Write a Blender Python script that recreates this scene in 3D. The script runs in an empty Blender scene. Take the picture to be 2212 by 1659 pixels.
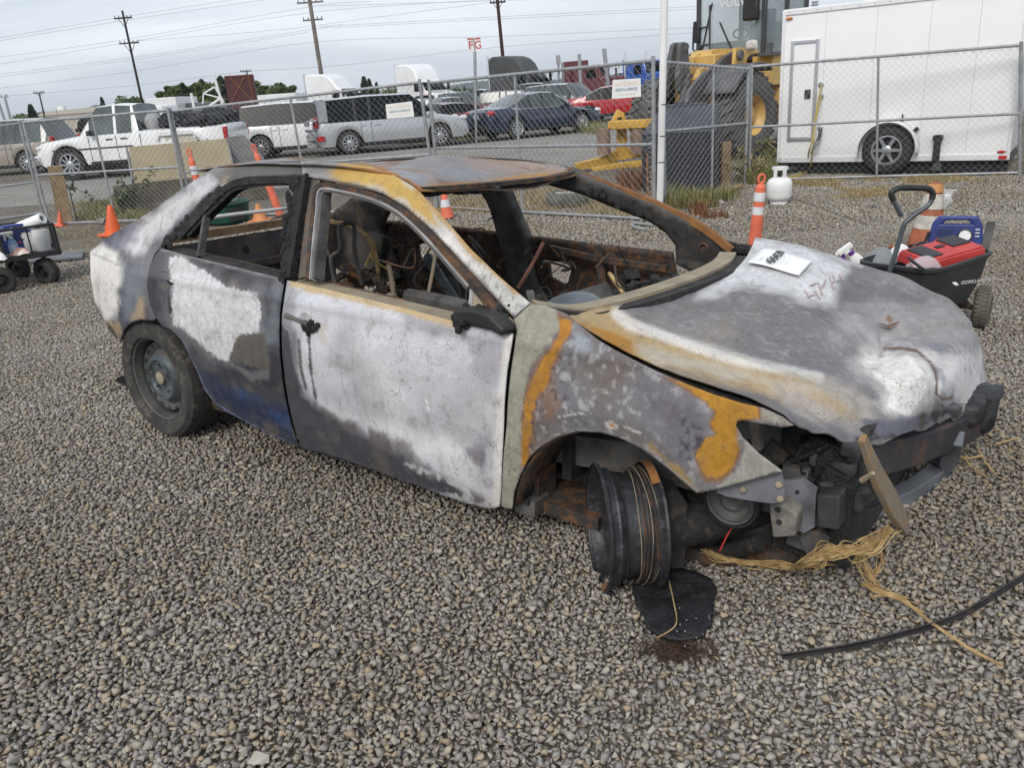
import bpy, bmesh, math, random
import numpy as np
from mathutils import Vector, Matrix, geometry
random.seed(7)
RNG = np.random.default_rng(7)
SC = bpy.context.scene
R = math.radians
# ------------------------------------------------------------------ camera
CW, CH, CF, CP, CRL, CHT = 2212.0, 1659.0, 1740.0, R(20.1), R(-4.3), 1.63   # picture units, focal, pitch, roll, eye height
cam_d = bpy.data.cameras.new('camera'); cam = bpy.data.objects.new('camera', cam_d); SC.collection.objects.link(cam)
cam_d.sensor_width = 36; cam_d.lens = 36*CF/CW; cam_d.clip_start = .05; cam_d.clip_end = 12000
_Rt = Vector((1, 0, 0)); _Up = Vector((0, math.sin(CP), math.cos(CP))); _Fw = Vector((0, math.cos(CP), -math.sin(CP)))
_cr = _Rt*math.cos(CRL)+_Up*math.sin(CRL); _cu = _Up*math.cos(CRL)-_Rt*math.sin(CRL)
cam.matrix_world = Matrix(((_cr.x, _cu.x, -_Fw.x, 0), (_cr.y, _cu.y, -_Fw.y, 0), (_cr.z, _cu.z, -_Fw.z, CHT), (0, 0, 0, 1)))
SC.camera = cam
# ------------------------------------------------------------------ sky, sun, exposure
SUN_EL, SUN_AZ = 40.0, 203.0      # azimuth clockwise from +Y (behind the viewer, a little to the left)
w = bpy.data.worlds.new('World'); SC.world = w; w.use_nodes = True
nt = w.node_tree; nt.nodes.clear()
def N(nt, t, **k):
    n = nt.nodes.new(t)
    for a, b in k.items(): setattr(n, a, b)
    return n
sky = N(nt, 'ShaderNodeTexSky', sky_type='NISHITA', sun_disc=False)
sky.sun_elevation = R(SUN_EL); sky.sun_rotation = R(SUN_AZ); sky.air_density = 1.2; sky.dust_density = 2.0; sky.ozone_density = 1.5
tc = N(nt, 'ShaderNodeTexCoord'); mp = N(nt, 'ShaderNodeMapping'); mp.inputs['Scale'].default_value = (1.0, 1.0, 6.0)
nz = N(nt, 'ShaderNodeTexNoise'); nz.inputs['Scale'].default_value = 1.7; nz.inputs['Detail'].default_value = 8; nz.inputs['Roughness'].default_value = .55
nz.inputs['Distortion'].default_value = .6
cr = N(nt, 'ShaderNodeValToRGB')
cr.color_ramp.elements[0].position = .36; cr.color_ramp.elements[0].color = (4.0, 4.5, 5.2, 1)
cr.color_ramp.elements[1].position = .66; cr.color_ramp.elements[1].color = (7.25, 7.6, 8.1, 1)
mx = N(nt, 'ShaderNodeMix', data_type='RGBA'); mx.inputs[0].default_value = .9
bg = N(nt, 'ShaderNodeBackground'); bg.inputs['Strength'].default_value = .112
wo = N(nt, 'ShaderNodeOutputWorld')
L = nt.links.new
L(tc.outputs['Generated'], mp.inputs[0]); L(mp.outputs[0], nz.inputs['Vector']); L(nz.outputs['Fac'], cr.inputs[0])
L(sky.outputs[0], mx.inputs[6]); L(cr.outputs[0], mx.inputs[7]); L(mx.outputs[2], bg.inputs[0]); L(bg.outputs[0], wo.inputs[0])
sd = bpy.data.lights.new('sun', 'SUN'); sun = bpy.data.objects.new('sun', sd); SC.collection.objects.link(sun)
sd.energy = 1.5; sd.angle = R(22); sd.color = (1, .95, .875)
_sdir = Vector((math.sin(R(SUN_AZ))*math.cos(R(SUN_EL)), math.cos(R(SUN_AZ))*math.cos(R(SUN_EL)), math.sin(R(SUN_EL))))
sun.rotation_euler = _sdir.to_track_quat('Z', 'Y').to_euler()
SC.view_settings.view_transform = 'Standard'; SC.view_settings.look = 'None'; SC.view_settings.gamma = 1
SC.view_settings.use_curve_mapping = False; SC.view_settings.exposure = .40
SC.cycles.max_bounces = 6; SC.cycles.transparent_max_bounces = 12
# ------------------------------------------------------------------ measuring helpers (picture point -> place in the yard)
CAM = np.array([0, 0, CHT])
def ray(u, v):
    x = (u-CW/2)/CF; y = -(v-CH/2)/CF
    xr = x*math.cos(CRL)-y*math.sin(CRL); yr = x*math.sin(CRL)+y*math.cos(CRL)
    return np.array([xr, math.cos(CP)+yr*math.sin(CP), -math.sin(CP)+yr*math.cos(CP)])
def G(u, v, z=0.0):
    q = ray(u, v); return Vector(CAM+q*((z-CHT)/q[2]))
def AT(u, v, Y):
    q = ray(u, v); return Vector(CAM+q*(Y/q[1]))
def proj(P):
    P = np.asarray(P, float); X, Y, Z = P[:, 0], P[:, 1], P[:, 2]-CHT
    z = Y*math.cos(CP)-Z*math.sin(CP); yy = (Y*math.sin(CP)+Z*math.cos(CP))/z; x = X/z
    c, s = math.cos(CRL), math.sin(CRL)
    return np.stack([CW/2+CF*(x*c+yy*s), CH/2-CF*(-x*s+yy*c)], 1)
# the wrecked car's own frame: x forward from the rear axle, y to its left, z up
CARM = Matrix.Translation((-1.354, 4.707, -.0425)) @ Matrix.Rotation(R(-37.33), 4, 'Z') @ Matrix.Rotation(R(1.645), 4, 'Y') @ Matrix.Rotation(R(-2.7), 4, 'X')
_C3 = np.array(CARM.to_3x3()); _CT = np.array(CARM.translation)
CO = _C3.T@(CAM-_CT)
def cq(u, v): return _C3.T@ray(u, v)
def cy(u, v, y): q = cq(u, v); return Vector(CO+q*((y-CO[1])/q[1]))
def cz(u, v, z): q = cq(u, v); return Vector(CO+q*((z-CO[2])/q[2]))
def cx(u, v, x): q = cq(u, v); return Vector(CO+q*((x-CO[0])/q[0]))
def car2pix(P): return proj(np.asarray(P)@_C3.T+_CT)
# ------------------------------------------------------------------ objects and tags
COL = SC.collection
def link(o, parent=None):
    COL.objects.link(o)
    if parent is not None: o.parent = parent
    return o
def tag(o, label=None, cat=None, group=None, kind=None):
    if label: o['label'] = label
    if cat: o['category'] = cat
    if group: o['group'] = group
    if kind: o['kind'] = kind
    return o
def empty(name, label, cat, loc=(0, 0, 0), rz=0.0, group=None, matrix=None):
    o = bpy.data.objects.new(name, None); o.empty_display_size = .2; link(o)
    if matrix is not None: o.matrix_world = matrix
    else: o.location = loc; o.rotation_euler = (0, 0, rz)
    return tag(o, label, cat, group)
def copy_tree(o, parent=None):
    c = o.copy(); link(c)
    if parent is not None: c.parent = parent
    for ch in list(o.children): copy_tree(ch, c)
    return c
class M:
    """collects shapes and links them as one mesh object"""
    def __init__(s): s.v = []; s.f = []; s.T = Matrix.Identity(4)
    def add(s, vs, fs):
        b = len(s.v); s.v += [tuple(s.T @ Vector(p)) for p in vs]; s.f += [tuple(i+b for i in f) for f in fs]; return s
    def box(s, c, d, rot=None, taper=1.0):
        hx, hy, hz = d[0]/2, d[1]/2, d[2]/2
        vs = [Vector((x*hx*(taper if z > 0 else 1), y*hy*(taper if z > 0 else 1), z*hz)) for z in (-1, 1) for y in (-1, 1) for x in (-1, 1)]
        if rot is not None:
            m = rot if isinstance(rot, Matrix) else Matrix.Rotation(rot, 4, 'Z')
            vs = [m @ p for p in vs]
        c = Vector(c)
        return s.add([p+c for p in vs], [(0, 2, 3, 1), (4, 5, 7, 6), (0, 1, 5, 4), (2, 6, 7, 3), (0, 4, 6, 2), (1, 3, 7, 5)])
    def tube(s, pts, r, n=8, closed=False, caps=True, flat=1.0):
        pts = [Vector(p) for p in pts]; k = len(pts)
        rs = r if isinstance(r, (list, tuple)) else [r]*k
        vs, prev = [], None
        for i, p in enumerate(pts):
            if closed: t = pts[(i+1) % k]-pts[i-1]
            else: t = pts[min(i+1, k-1)]-pts[max(i-1, 0)]
            t = t.normalized() if t.length > 1e-9 else Vector((0, 0, 1))
            if prev is None:
                a = Vector((0, 0, 1)) if abs(t.z) < .9 else Vector((1, 0, 0)); u = (a-t*a.dot(t)).normalized()
            else:
                u = prev-t*prev.dot(t); u = u.normalized() if u.length > 1e-6 else t.orthogonal().normalized()
            prev = u; b = t.cross(u)
            vs += [p+(u*math.cos(2*math.pi*j/n)*flat+b*math.sin(2*math.pi*j/n))*rs[i] for j in range(n)]
        fs = []
        for i in range(k if closed else k-1):
            a, b2 = i*n, ((i+1) % k)*n
            fs += [(a+j, a+(j+1) % n, b2+(j+1) % n, b2+j) for j in range(n)]
        if caps and not closed: fs += [tuple(range(n))[::-1], tuple((k-1)*n+j for j in range(n))]
        return s.add(vs, fs)
    def sweep(s, pts, w, h, up, n=None):
        """rectangular bar along pts: w across (up x tangent), h along up"""
        pts = [Vector(p) for p in pts]; up = Vector(up); vs = []; k = len(pts)
        ws = w if isinstance(w, (list, tuple)) else [w]*k
        for i, p in enumerate(pts):
            t = (pts[min(i+1, k-1)]-pts[max(i-1, 0)]).normalized()
            u = (up-t*up.dot(t)).normalized(); b = t.cross(u)
            vs += [p+b*ws[i]/2*sx+u*h/2*sy for sx, sy in ((-1, -1), (1, -1), (1, 1), (-1, 1))]
        fs = [(a*4+j, a*4+(j+1) % 4, a*4+4+(j+1) % 4, a*4+4+j) for a in range(k-1) for j in range(4)]
        fs += [(3, 2, 1, 0), tuple((k-1)*4+j for j in range(4))]
        return s.add(vs, fs)
    def lathe(s, prof, n=24, mat=None, caps=False, arc=None):
        """prof: (r, z) pairs turned about z"""
        vs, k = [], len(prof); a = arc or 2*math.pi; m = n if arc is None else n+1
        for r, z in prof: vs += [Vector((r*math.cos(a*j/n), r*math.sin(a*j/n), z)) for j in range(m)]
        fs = [(i*m+j, i*m+(j+1) % m, (i+1)*m+(j+1) % m, (i+1)*m+j) for i in range(k-1) for j in range(n)]
        if caps: fs += [tuple(range(m))[::-1], tuple((k-1)*m+j for j in range(m))]
        if mat is not None: vs = [mat @ p for p in vs]
        return s.add(vs, fs)
    def prism(s, poly, d, mat=None):
        """2D polygon in x,y pushed along z by d"""
        n = len(poly); vs = [Vector((x, y, 0)) for x, y in poly]+[Vector((x, y, d)) for x, y in poly]
        fs = [tuple(range(n))[::-1], tuple(range(n, 2*n))]+[(i, (i+1) % n, n+(i+1) % n, n+i) for i in range(n)]
        if mat is not None: vs = [mat @ p for p in vs]
        return s.add(vs, fs)
    def poly3(s, pts, nrm, th):
        """flat plate outline given in 3D, thickness th along nrm"""
        pts = [Vector(p) for p in pts]; nrm = Vector(nrm).normalized()*th; n = len(pts)
        return s.add(pts+[p+nrm for p in pts], [tuple(range(n))[::-1], tuple(range(n, 2*n))]+[(i, (i+1) % n, n+(i+1) % n, n+i) for i in range(n)])
    def grid(s, g):
        a, b = len(g), len(g[0]); vs = [p for row in g for p in row]
        return s.add(vs, [(i*b+j, i*b+j+1, (i+1)*b+j+1, (i+1)*b+j) for i in range(a-1) for j in range(b-1)])
    def ball(s, c, r, n=10, sc=(1, 1, 1)):
        c = Vector(c); k = n//2
        pr = [(math.sin(math.pi*i/k), -math.cos(math.pi*i/k)) for i in range(k+1)]
        vs = [Vector((a*math.cos(2*math.pi*j/n)*sc[0], a*math.sin(2*math.pi*j/n)*sc[1], z*sc[2]))*r+c for a, z in pr for j in range(n)]
        return s.add(vs, [(i*n+j, i*n+(j+1) % n, (i+1)*n+(j+1) % n, (i+1)*n+j) for i in range(k) for j in range(n)])
    def mesh(s, name, mat, smooth=.6):
        me = bpy.data.meshes.new(name); me.from_pydata(s.v, [], s.f); me.update()
        if mat: me.materials.append(mat)
        bm = bmesh.new(); bm.from_mesh(me); bmesh.ops.remove_doubles(bm, verts=bm.verts, dist=1e-6)
        bmesh.ops.recalc_face_normals(bm, faces=bm.faces); bm.to_mesh(me); bm.free()
        if smooth: me.shade_smooth(); me.set_sharp_from_angle(angle=smooth)
        return me
    def build(s, name, mat, parent=None, smooth=.6, bevel=0.0, label=None):
        o = bpy.data.objects.new(name, s.mesh(name, mat, smooth)); link(o, parent)
        if bevel:
            b = o.modifiers.new('bevel', 'BEVEL'); b.width = bevel; b.segments = 2; b.limit_method = 'ANGLE'; b.angle_limit = R(40)
        if label: o['label'] = label
        return o
def text(body, size, mat, parent, mtx, name='lettering', align='CENTER', sx=1.0, bold=0.0):
    c = bpy.data.curves.new(name, 'FONT'); c.body = body; c.size = size; c.align_x = align; c.align_y = 'CENTER'; c.extrude = .0008; c.offset = bold
    t_ = bpy.data.objects.new(name, c); link(t_); bpy.context.view_layer.update(); me = bpy.data.meshes.new_from_object(t_.evaluated_get(bpy.context.evaluated_depsgraph_get())); bpy.data.objects.remove(t_); me.materials.clear(); me.materials.append(mat); o = bpy.data.objects.new(name, me); link(o, parent); o.matrix_local = mtx @ Matrix.Diagonal((sx, 1, 1, 1)); return o
def axes(x, y, z, o):
    """matrix from three axis vectors and an origin"""
    return Matrix(((x[0], y[0], z[0], o[0]), (x[1], y[1], z[1], o[1]), (x[2], y[2], z[2], o[2]), (0, 0, 0, 1)))
def frame_z(z, o, up=(0, 0, 1)):
    z = Vector(z).normalized(); u = Vector(up)
    if abs(z.dot(u)) > .98: u = Vector((0, 1, 0))
    x = u.cross(z).normalized(); y = z.cross(x); return axes(x, y, z, o)
# ------------------------------------------------------------------ materials
def mat(name, col, rough=.6, metal=0.0, var=.12, scale=6.0, col2=None, dirt=0.0, dirtcol=(.12, .1, .08), bump=0.0, bscale=60.0, coat=0.0, spec=.5, alpha=None, obj=True):
    m = bpy.data.materials.new(name); m.use_nodes = True; nt = m.node_tree; b = nt.nodes['Principled BSDF']; l = nt.links.new
    b.inputs['Roughness'].default_value = rough; b.inputs['Metallic'].default_value = metal; b.inputs['Specular IOR Level'].default_value = spec
    if coat: b.inputs['Coat Weight'].default_value = coat; b.inputs['Coat Roughness'].default_value = .08
    t = N(nt, 'ShaderNodeTexCoord'); n1 = N(nt, 'ShaderNodeTexNoise'); n1.inputs['Scale'].default_value = scale; n1.inputs['Detail'].default_value = 6
    l(t.outputs['Object'], n1.inputs['Vector'])
    c2 = col2 if col2 else tuple(max(0, c*(1-var*2.2)) for c in col)
    rp = N(nt, 'ShaderNodeValToRGB'); e = rp.color_ramp.elements
    e[0].position = .35; e[0].color = (*c2, 1); e[1].position = .65; e[1].color = (*col, 1)
    l(n1.outputs['Fac'], rp.inputs[0]); out = rp.outputs[0]
    if dirt:
        n2 = N(nt, 'ShaderNodeTexNoise'); n2.inputs['Scale'].default_value = scale*3.1; n2.inputs['Detail'].default_value = 8; n2.inputs['Roughness'].default_value = .7
        l(t.outputs['Object'], n2.inputs['Vector'])
        r2 = N(nt, 'ShaderNodeValToRGB'); r2.color_ramp.elements[0].position = .62-.25*dirt; r2.color_ramp.elements[1].position = .85-.2*dirt
        l(n2.outputs['Fac'], r2.inputs[0]); mx = N(nt, 'ShaderNodeMix', data_type='RGBA'); l(r2.outputs[0], mx.inputs[0]); l(out, mx.inputs[6])
        mx.inputs[7].default_value = (*dirtcol, 1); out = mx.outputs[2]
    l(out, b.inputs['Base Color'])
    if bump:
        n3 = N(nt, 'ShaderNodeTexNoise'); n3.inputs['Scale'].default_value = bscale; n3.inputs['Detail'].default_value = 5; l(t.outputs['Object'], n3.inputs['Vector'])
        bp = N(nt, 'ShaderNodeBump'); bp.inputs['Strength'].default_value = bump; bp.inputs['Distance'].default_value = .01
        l(n3.outputs['Fac'], bp.inputs['Height']); l(bp.outputs[0], b.inputs['Normal'])
    if alpha is not None: b.inputs['Alpha'].default_value = alpha
    return m
MT = {}
MT['soot'] = mat('soot_metal', (.022, .022, .023), .85, var=.25, scale=9, dirt=.45, dirtcol=(.10, .075, .055), bump=.25, bscale=40)
MT['char'] = mat('char_plastic', (.014, .014, .015), .75, var=.3, scale=30, dirt=.2, dirtcol=(.09, .09, .095), bump=.9, bscale=70)
MT['rusty'] = mat('rusty_burnt_steel', (.055, .048, .043), .9, var=.1, scale=7, col2=(.022, .022, .023), dirt=.66, dirtcol=(.21, .085, .025), bump=.3, bscale=50)
MT['rust'] = mat('orange_rust', (.30, .13, .035), .9, var=.15, scale=14, col2=(.17, .075, .03), dirt=.35, dirtcol=(.10, .075, .06), bump=.2, bscale=90)
MT['greymetal'] = mat('burnt_grey_steel', (.115, .112, .108), .8, var=.18, scale=9, col2=(.045, .045, .048), dirt=.35, dirtcol=(.20, .12, .055), bump=.25, bscale=60)
MT['ashmetal'] = mat('ashy_steel', (.42, .41, .40), .8, var=.15, scale=10, col2=(.24, .24, .25), dirt=.3, dirtcol=(.30, .19, .09), bump=.1)
MT['tanmetal'] = mat('tan_scorched_steel', (.34, .29, .20), .75, var=.15, scale=9, col2=(.23, .20, .15), dirt=.4, dirtcol=(.33, .17, .05), bump=.1)
MT['galv'] = mat('galvanised_steel', (.42, .43, .44), .45, .55, var=.12, scale=12, dirt=.15, dirtcol=(.25, .23, .2))
MT['wire'] = mat('galvanised_wire', (.52, .53, .54), .5, .3, var=.1, scale=3)
MT['rubber'] = mat('tyre_rubber', (.035, .034, .033), .8, var=.15, scale=14, dirt=.4, dirtcol=(.13, .115, .095), bump=.15, bscale=60)
MT['dustrubber'] = mat('dusty_rubber', (.052, .049, .046), .9, var=.2, scale=8, dirt=.4, dirtcol=(.17, .155, .13), bump=.3, bscale=30)
MT['black'] = mat('black_plastic', (.022, .022, .023), .5, var=.2, scale=8, dirt=.15, dirtcol=(.07, .065, .06))
MT['blackmetal'] = mat('black_painted_steel', (.02, .02, .022), .4, var=.2, scale=8, dirt=.15, dirtcol=(.07, .065, .06))
MT['alloy'] = mat('wheel_alloy', (.52, .53, .55), .3, .7, var=.1, scale=9)
MT['chrome'] = mat('chrome', (.75, .75, .76), .12, 1.0, var=.05)
MT['white'] = mat('white_paint', (.80, .80, .80), .35, var=.03, scale=2, coat=.3)
MT['orange'] = mat('traffic_orange_plastic', (.80, .13, .025), .5, var=.1, scale=5, dirt=.12, dirtcol=(.35, .12, .05))
MT['coral'] = mat('faded_orange_plastic', (.78, .17, .09), .55, var=.1, scale=6, dirt=.15, dirtcol=(.35, .12, .08))
MT['reflect'] = mat('white_reflective_band', (.72, .73, .74), .35, var=.1, scale=9, dirt=.25, dirtcol=(.38, .37, .36))
MT['dullwhite'] = mat('worn_white_band', (.60, .57, .50), .6, var=.15, scale=16, dirt=.5, dirtcol=(.28, .24, .2))
MT['wood'] = mat('weathered_wood', (.36, .25, .13), .85, var=.2, scale=9, col2=(.24, .16, .085), bump=.3)
MT['straw'] = mat('dry_straw', (.52, .37, .17), .8, var=.25, scale=25, col2=(.34, .22, .09))
MT['glass'] = mat('tinted_glass', (.012, .014, .016), .18, var=.2, scale=1.5, spec=.12)
MT['yellow'] = mat('machine_yellow', (.62, .36, .055), .5, var=.12, scale=5, dirt=.3, dirtcol=(.25, .17, .08))
MT['red'] = mat('red_plastic', (.60, .06, .055), .5, var=.1, scale=6, dirt=.15, dirtcol=(.35, .12, .10))
MT['blue'] = mat('blue_plastic', (.022, .045, .22), .5, var=.15, scale=6, dirt=.15, dirtcol=(.08, .09, .16))
MT['paper'] = mat('white_paper', (.86, .86, .86), .7, var=.02)
MT['ink'] = mat('black_ink', (.02, .02, .02), .7, var=0)
MT['pvc'] = mat('white_pvc', (.82, .82, .80), .4, var=.03, scale=3)
# ------------------------------------------------------------------ numpy noise
_H = np.random.default_rng(3).random(65536)
def _h(a): return _H[((a[..., 0]*73856093) ^ (a[..., 1]*19349663) ^ (a[..., 2]*83492791)) & 65535]
def vnoise(P):
    P = np.asarray(P, float); i = np.floor(P).astype(np.int64); f = P-i; f = f*f*(3-2*f); o = 0
    for dx in (0, 1):
        for dy in (0, 1):
            for dz in (0, 1):
                wgt = (f[:, 0] if dx else 1-f[:, 0])*(f[:, 1] if dy else 1-f[:, 1])*(f[:, 2] if dz else 1-f[:, 2])
                o = o+wgt*_h(i+np.array([dx, dy, dz]))
    return o
def fbm(P, s, o=4):
    P = np.asarray(P, float)*s; a, t, n = 1, 0, 0
    for k in range(o): n = n+a*(vnoise(P+17.3*k)-.5)*2; t += a; P = P*2.03; a *= .55
    return n/t
def sdpoly(P, poly):
    """signed distance to a polygon, positive inside"""
    P = np.asarray(P, float); V = np.asarray(poly, float); d = np.full(len(P), 1e18); ins = np.zeros(len(P), bool)
    for a, b in zip(V, np.roll(V, -1, 0)):
        e = b-a; wv = P-a; t = np.clip((wv@e)/max(e@e, 1e-9), 0, 1); d = np.minimum(d, ((wv-t[:, None]*e)**2).sum(1))
        c1 = P[:, 1] >= a[1]; c2 = P[:, 1] < b[1]; c3 = e[0]*wv[:, 1]-e[1]*wv[:, 0] > 0
        ins ^= (c1 & c2 & c3) | (~c1 & ~c2 & ~c3)
    return np.where(ins, 1, -1)*np.sqrt(d)
def sdline(P, line):
    P = np.asarray(P, float); V = np.asarray(line, float); d = np.full(len(P), 1e18)
    for a, b in zip(V[:-1], V[1:]):
        e = b-a; wv = P-a; t = np.clip((wv@e)/max(e@e, 1e-9), 0, 1); d = np.minimum(d, ((wv-t[:, None]*e)**2).sum(1))
    return np.sqrt(d)
def smooth(a, b, x): t = np.clip((x-a)/(b-a), 0, 1); return t*t*(3-2*t)
def resample(pts, step, closed=True):
    pts = [np.array(p, float) for p in pts]; out = []
    n = len(pts)
    for i in range(n if closed else n-1):
        a, b = pts[i], pts[(i+1) % n]; k = max(1, int(np.linalg.norm(b-a)/step))
        out += [a+(b-a)*j/k for j in range(k)]
    if not closed: out.append(pts[-1])
    return out
def catmull(pts, k=6, closed=False):
    p = [np.array(q, float) for q in pts]; n = len(p); out = []
    for i in range(n if closed else n-1):
        if closed: a, b, c, d = p[i-1], p[i], p[(i+1) % n], p[(i+2) % n]
        else: a, b, c, d = p[max(i-1, 0)], p[i], p[i+1], p[min(i+2, n-1)]
        for j in range(k):
            t = j/k; out.append(.5*((2*b)+(c-a)*t+(2*a-5*b+4*c-d)*t*t+(3*b-a-3*c+d)*t**3))
    if not closed: out.append(p[-1])
    return out
# ================================================================== ground
def sheet(name, pts, z, m, kind='structure'):
    me = bpy.data.meshes.new(name); me.from_pydata([(p[0], p[1], z) for p in pts], [], [tuple(range(len(pts)))]); me.materials.append(m)
    o = bpy.data.objects.new(name, me); link(o); return tag(o, kind=kind)
def ground_mat(name, c1, c2, c3, sc1, sc2, bump, vscale=45):
    m = bpy.data.materials.new(name); m.use_nodes = True; nt = m.node_tree; b = nt.nodes['Principled BSDF']; l = nt.links.new
    b.inputs['Roughness'].default_value = .95; b.inputs['Specular IOR Level'].default_value = .2
    t = N(nt, 'ShaderNodeTexCoord'); n1 = N(nt, 'ShaderNodeTexNoise'); n1.inputs['Scale'].default_value = sc1; n1.inputs['Detail'].default_value = 7
    n2 = N(nt, 'ShaderNodeTexVoronoi'); n2.inputs['Scale'].default_value = vscale
    n3 = N(nt, 'ShaderNodeTexNoise'); n3.inputs['Scale'].default_value = sc2; n3.inputs['Detail'].default_value = 8
    for n in (n1, n2, n3): l(t.outputs['Object'], n.inputs['Vector'])
    r1 = N(nt, 'ShaderNodeValToRGB'); r1.color_ramp.elements[0].position = .38; r1.color_ramp.elements[1].position = .64
    r1.color_ramp.elements[0].color = (*c1, 1); r1.color_ramp.elements[1].color = (*c2, 1); l(n1.outputs['Fac'], r1.inputs[0])
    r3 = N(nt, 'ShaderNodeValToRGB'); r3.color_ramp.elements[0].position = .45; r3.color_ramp.elements[1].position = .7; l(n3.outputs['Fac'], r3.inputs[0])
    mx = N(nt, 'ShaderNodeMix', data_type='RGBA'); l(r3.outputs[0], mx.inputs[0]); l(r1.outputs[0], mx.inputs[6]); mx.inputs[7].default_value = (*c3, 1)
    hs = N(nt, 'ShaderNodeMix', data_type='RGBA', blend_type='MULTIPLY'); hs.inputs[0].default_value = .55
    r2 = N(nt, 'ShaderNodeMapRange'); r2.inputs[3].default_value = .55; r2.inputs[4].default_value = 1.35
    sp = N(nt, 'ShaderNodeSeparateColor'); l(n2.outputs['Color'], sp.inputs[0]); l(sp.outputs[0], r2.inputs[0])
    l(mx.outputs[2], hs.inputs[6]); l(r2.outputs[0], hs.inputs[7]); l(hs.outputs[2], b.inputs['Base Color'])
    bp = N(nt, 'ShaderNodeBump'); bp.inputs['Strength'].default_value = bump; bp.inputs['Distance'].default_value = .03
    l(n2.outputs['Distance'], bp.inputs['Height']); l(bp.outputs[0], b.inputs['Normal'])
    return m
MT['dirt'] = ground_mat('gravelly_ground', (.15, .13, .105), (.21, .19, .16), (.135, .11, .085), .6, 2.2, .6)
MT['road'] = ground_mat('packed_gravel_road', (.235, .225, .205), (.29, .28, .255), (.20, .19, .165), .25, 1.1, .35, 30)
MT['verge'] = ground_mat('dry_verge', (.13, .115, .085), (.18, .155, .105), (.21, .17, .095), .8, 1.6, .6, 30)
B = 3650
hz = bpy.data.materials.new('haze'); hz.use_nodes = True; _n = hz.node_tree; _n.nodes.clear(); _v = _n.nodes.new('ShaderNodeVolumePrincipled'); _v.inputs['Color'].default_value = (.90, .95, 1, 1); _v.inputs['Anisotropy'].default_value = .65; _v.inputs['Density'].default_value = 1.5e-4; _n.links.new(_v.outputs[0], _n.nodes.new('ShaderNodeOutputMaterial').inputs['Volume'])
_m = M(); _m.box((0, 1840, 84.4), (7400, 3800, 171)); tag(_m.build('haze', hz, smooth=None), kind='stuff')
sheet('ground', [(-B, -30), (B, -30), (B, B), (-B, B)], -.012, MT['dirt'])
# packed road behind the fence, one strip running left to right, and the dry verge along the fence foot
def strip(pxs_near, pxs_far): return [G(*p) for p in pxs_near]+[G(*p) for p in pxs_far][::-1]
sheet('road', [(-60, 16.6), (-14, 18.2), (-5, 17.6), (3.0, 17.2), (4.2, 18), (12, 26), (60, 60), (60, 66), (10, 33), (3, 29.6), (-4, 27.5), (-20, 24.6), (-60, 22)], -.006, MT['road'])
# ------------------------------------------------------------------ gravel: a patch of crushed stone laid again and again over the yard
def stone_hulls(k):
    out = []
    for i in range(k):
        a = RNG.normal(size=(9, 3)); a /= np.linalg.norm(a, axis=1)[:, None]; a *= RNG.uniform(.8, 1.25, (9, 1))
        a *= np.array([1.05, RNG.uniform(.6, .95), RNG.uniform(.42, .70)])
        bm = bmesh.new()
        for p in a: bm.verts.new(p)
        r = bmesh.ops.convex_hull(bm, input=bm.verts)
        bmesh.ops.delete(bm, geom=list({g for g in r['geom_interior']+r['geom_unused'] if isinstance(g, bmesh.types.BMVert)}), context='VERTS')
        bm.verts.ensure_lookup_table(); bm.verts.index_update(); bmesh.ops.triangulate(bm, faces=bm.faces)
        out.append((np.array([v.co[:] for v in bm.verts]), np.array([[v.index for v in f.verts] for f in bm.faces]))); bm.free()
    return out
HULLS = stone_hulls(22)
PAL = np.array([(.31, .275, .235), (.345, .31, .262), (.265, .24, .212), (.385, .335, .26), (.33, .285, .222), (.295, .275, .26), (.40, .36, .30), (.235, .215, .196), (.37, .295, .205), (.315, .29, .258)])
def stone_patch(name, size, rows, rmul=1.0, zoff=0.0):
    V, F, C = [], [], []; nb = 0
    for spacing, r0, r1, z in rows:
        n = int(size/spacing); 
        for i in range(n):
            for j in range(n):
                x = (i+.5*(j % 2)+RNG.uniform(-.42, .42))*size/n; y = (j+RNG.uniform(-.42, .42))*size/n
                hv, hf = HULLS[RNG.integers(len(HULLS))]; r = (r0+(r1-r0)*RNG.random()**1.8)*rmul
                a, b, c = RNG.uniform(0, 2*np.pi), RNG.normal(0, .35), RNG.normal(0, .35)
                Rz = np.array([[np.cos(a), -np.sin(a), 0], [np.sin(a), np.cos(a), 0], [0, 0, 1]]); Rx = np.array([[1, 0, 0], [0, np.cos(b), -np.sin(b)], [0, np.sin(b), np.cos(b)]])
                Ry = np.array([[np.cos(c), 0, np.sin(c)], [0, 1, 0], [-np.sin(c), 0, np.cos(c)]])
                V.append(hv@(Rz@Rx@Ry).T*r+np.array([x-size/2, y-size/2, z+RNG.uniform(-.003, .004)+zoff])); F.append(hf+nb); nb += len(hv)
                col = PAL[RNG.integers(len(PAL))]*RNG.uniform(.84, 1.14); C.append(np.repeat(np.array([[*col, 1]]), len(hv), 0))
    V = np.concatenate(V); F = np.concatenate(F); C = np.concatenate(C)
    me = bpy.data.meshes.new(name); me.vertices.add(len(V)); me.vertices.foreach_set('co', V.ravel().astype(np.float32))
    me.loops.add(F.size); me.loops.foreach_set('vertex_index', F.ravel().astype(np.int32)); me.polygons.add(len(F))
    me.polygons.foreach_set('loop_start', np.arange(0, F.size, 3, dtype=np.int32)); me.update(calc_edges=True); me.validate()
    at = me.color_attributes.new('tint', 'FLOAT_COLOR', 'POINT'); at.data.foreach_set('color', C.ravel().astype(np.float32))
    return me
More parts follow.
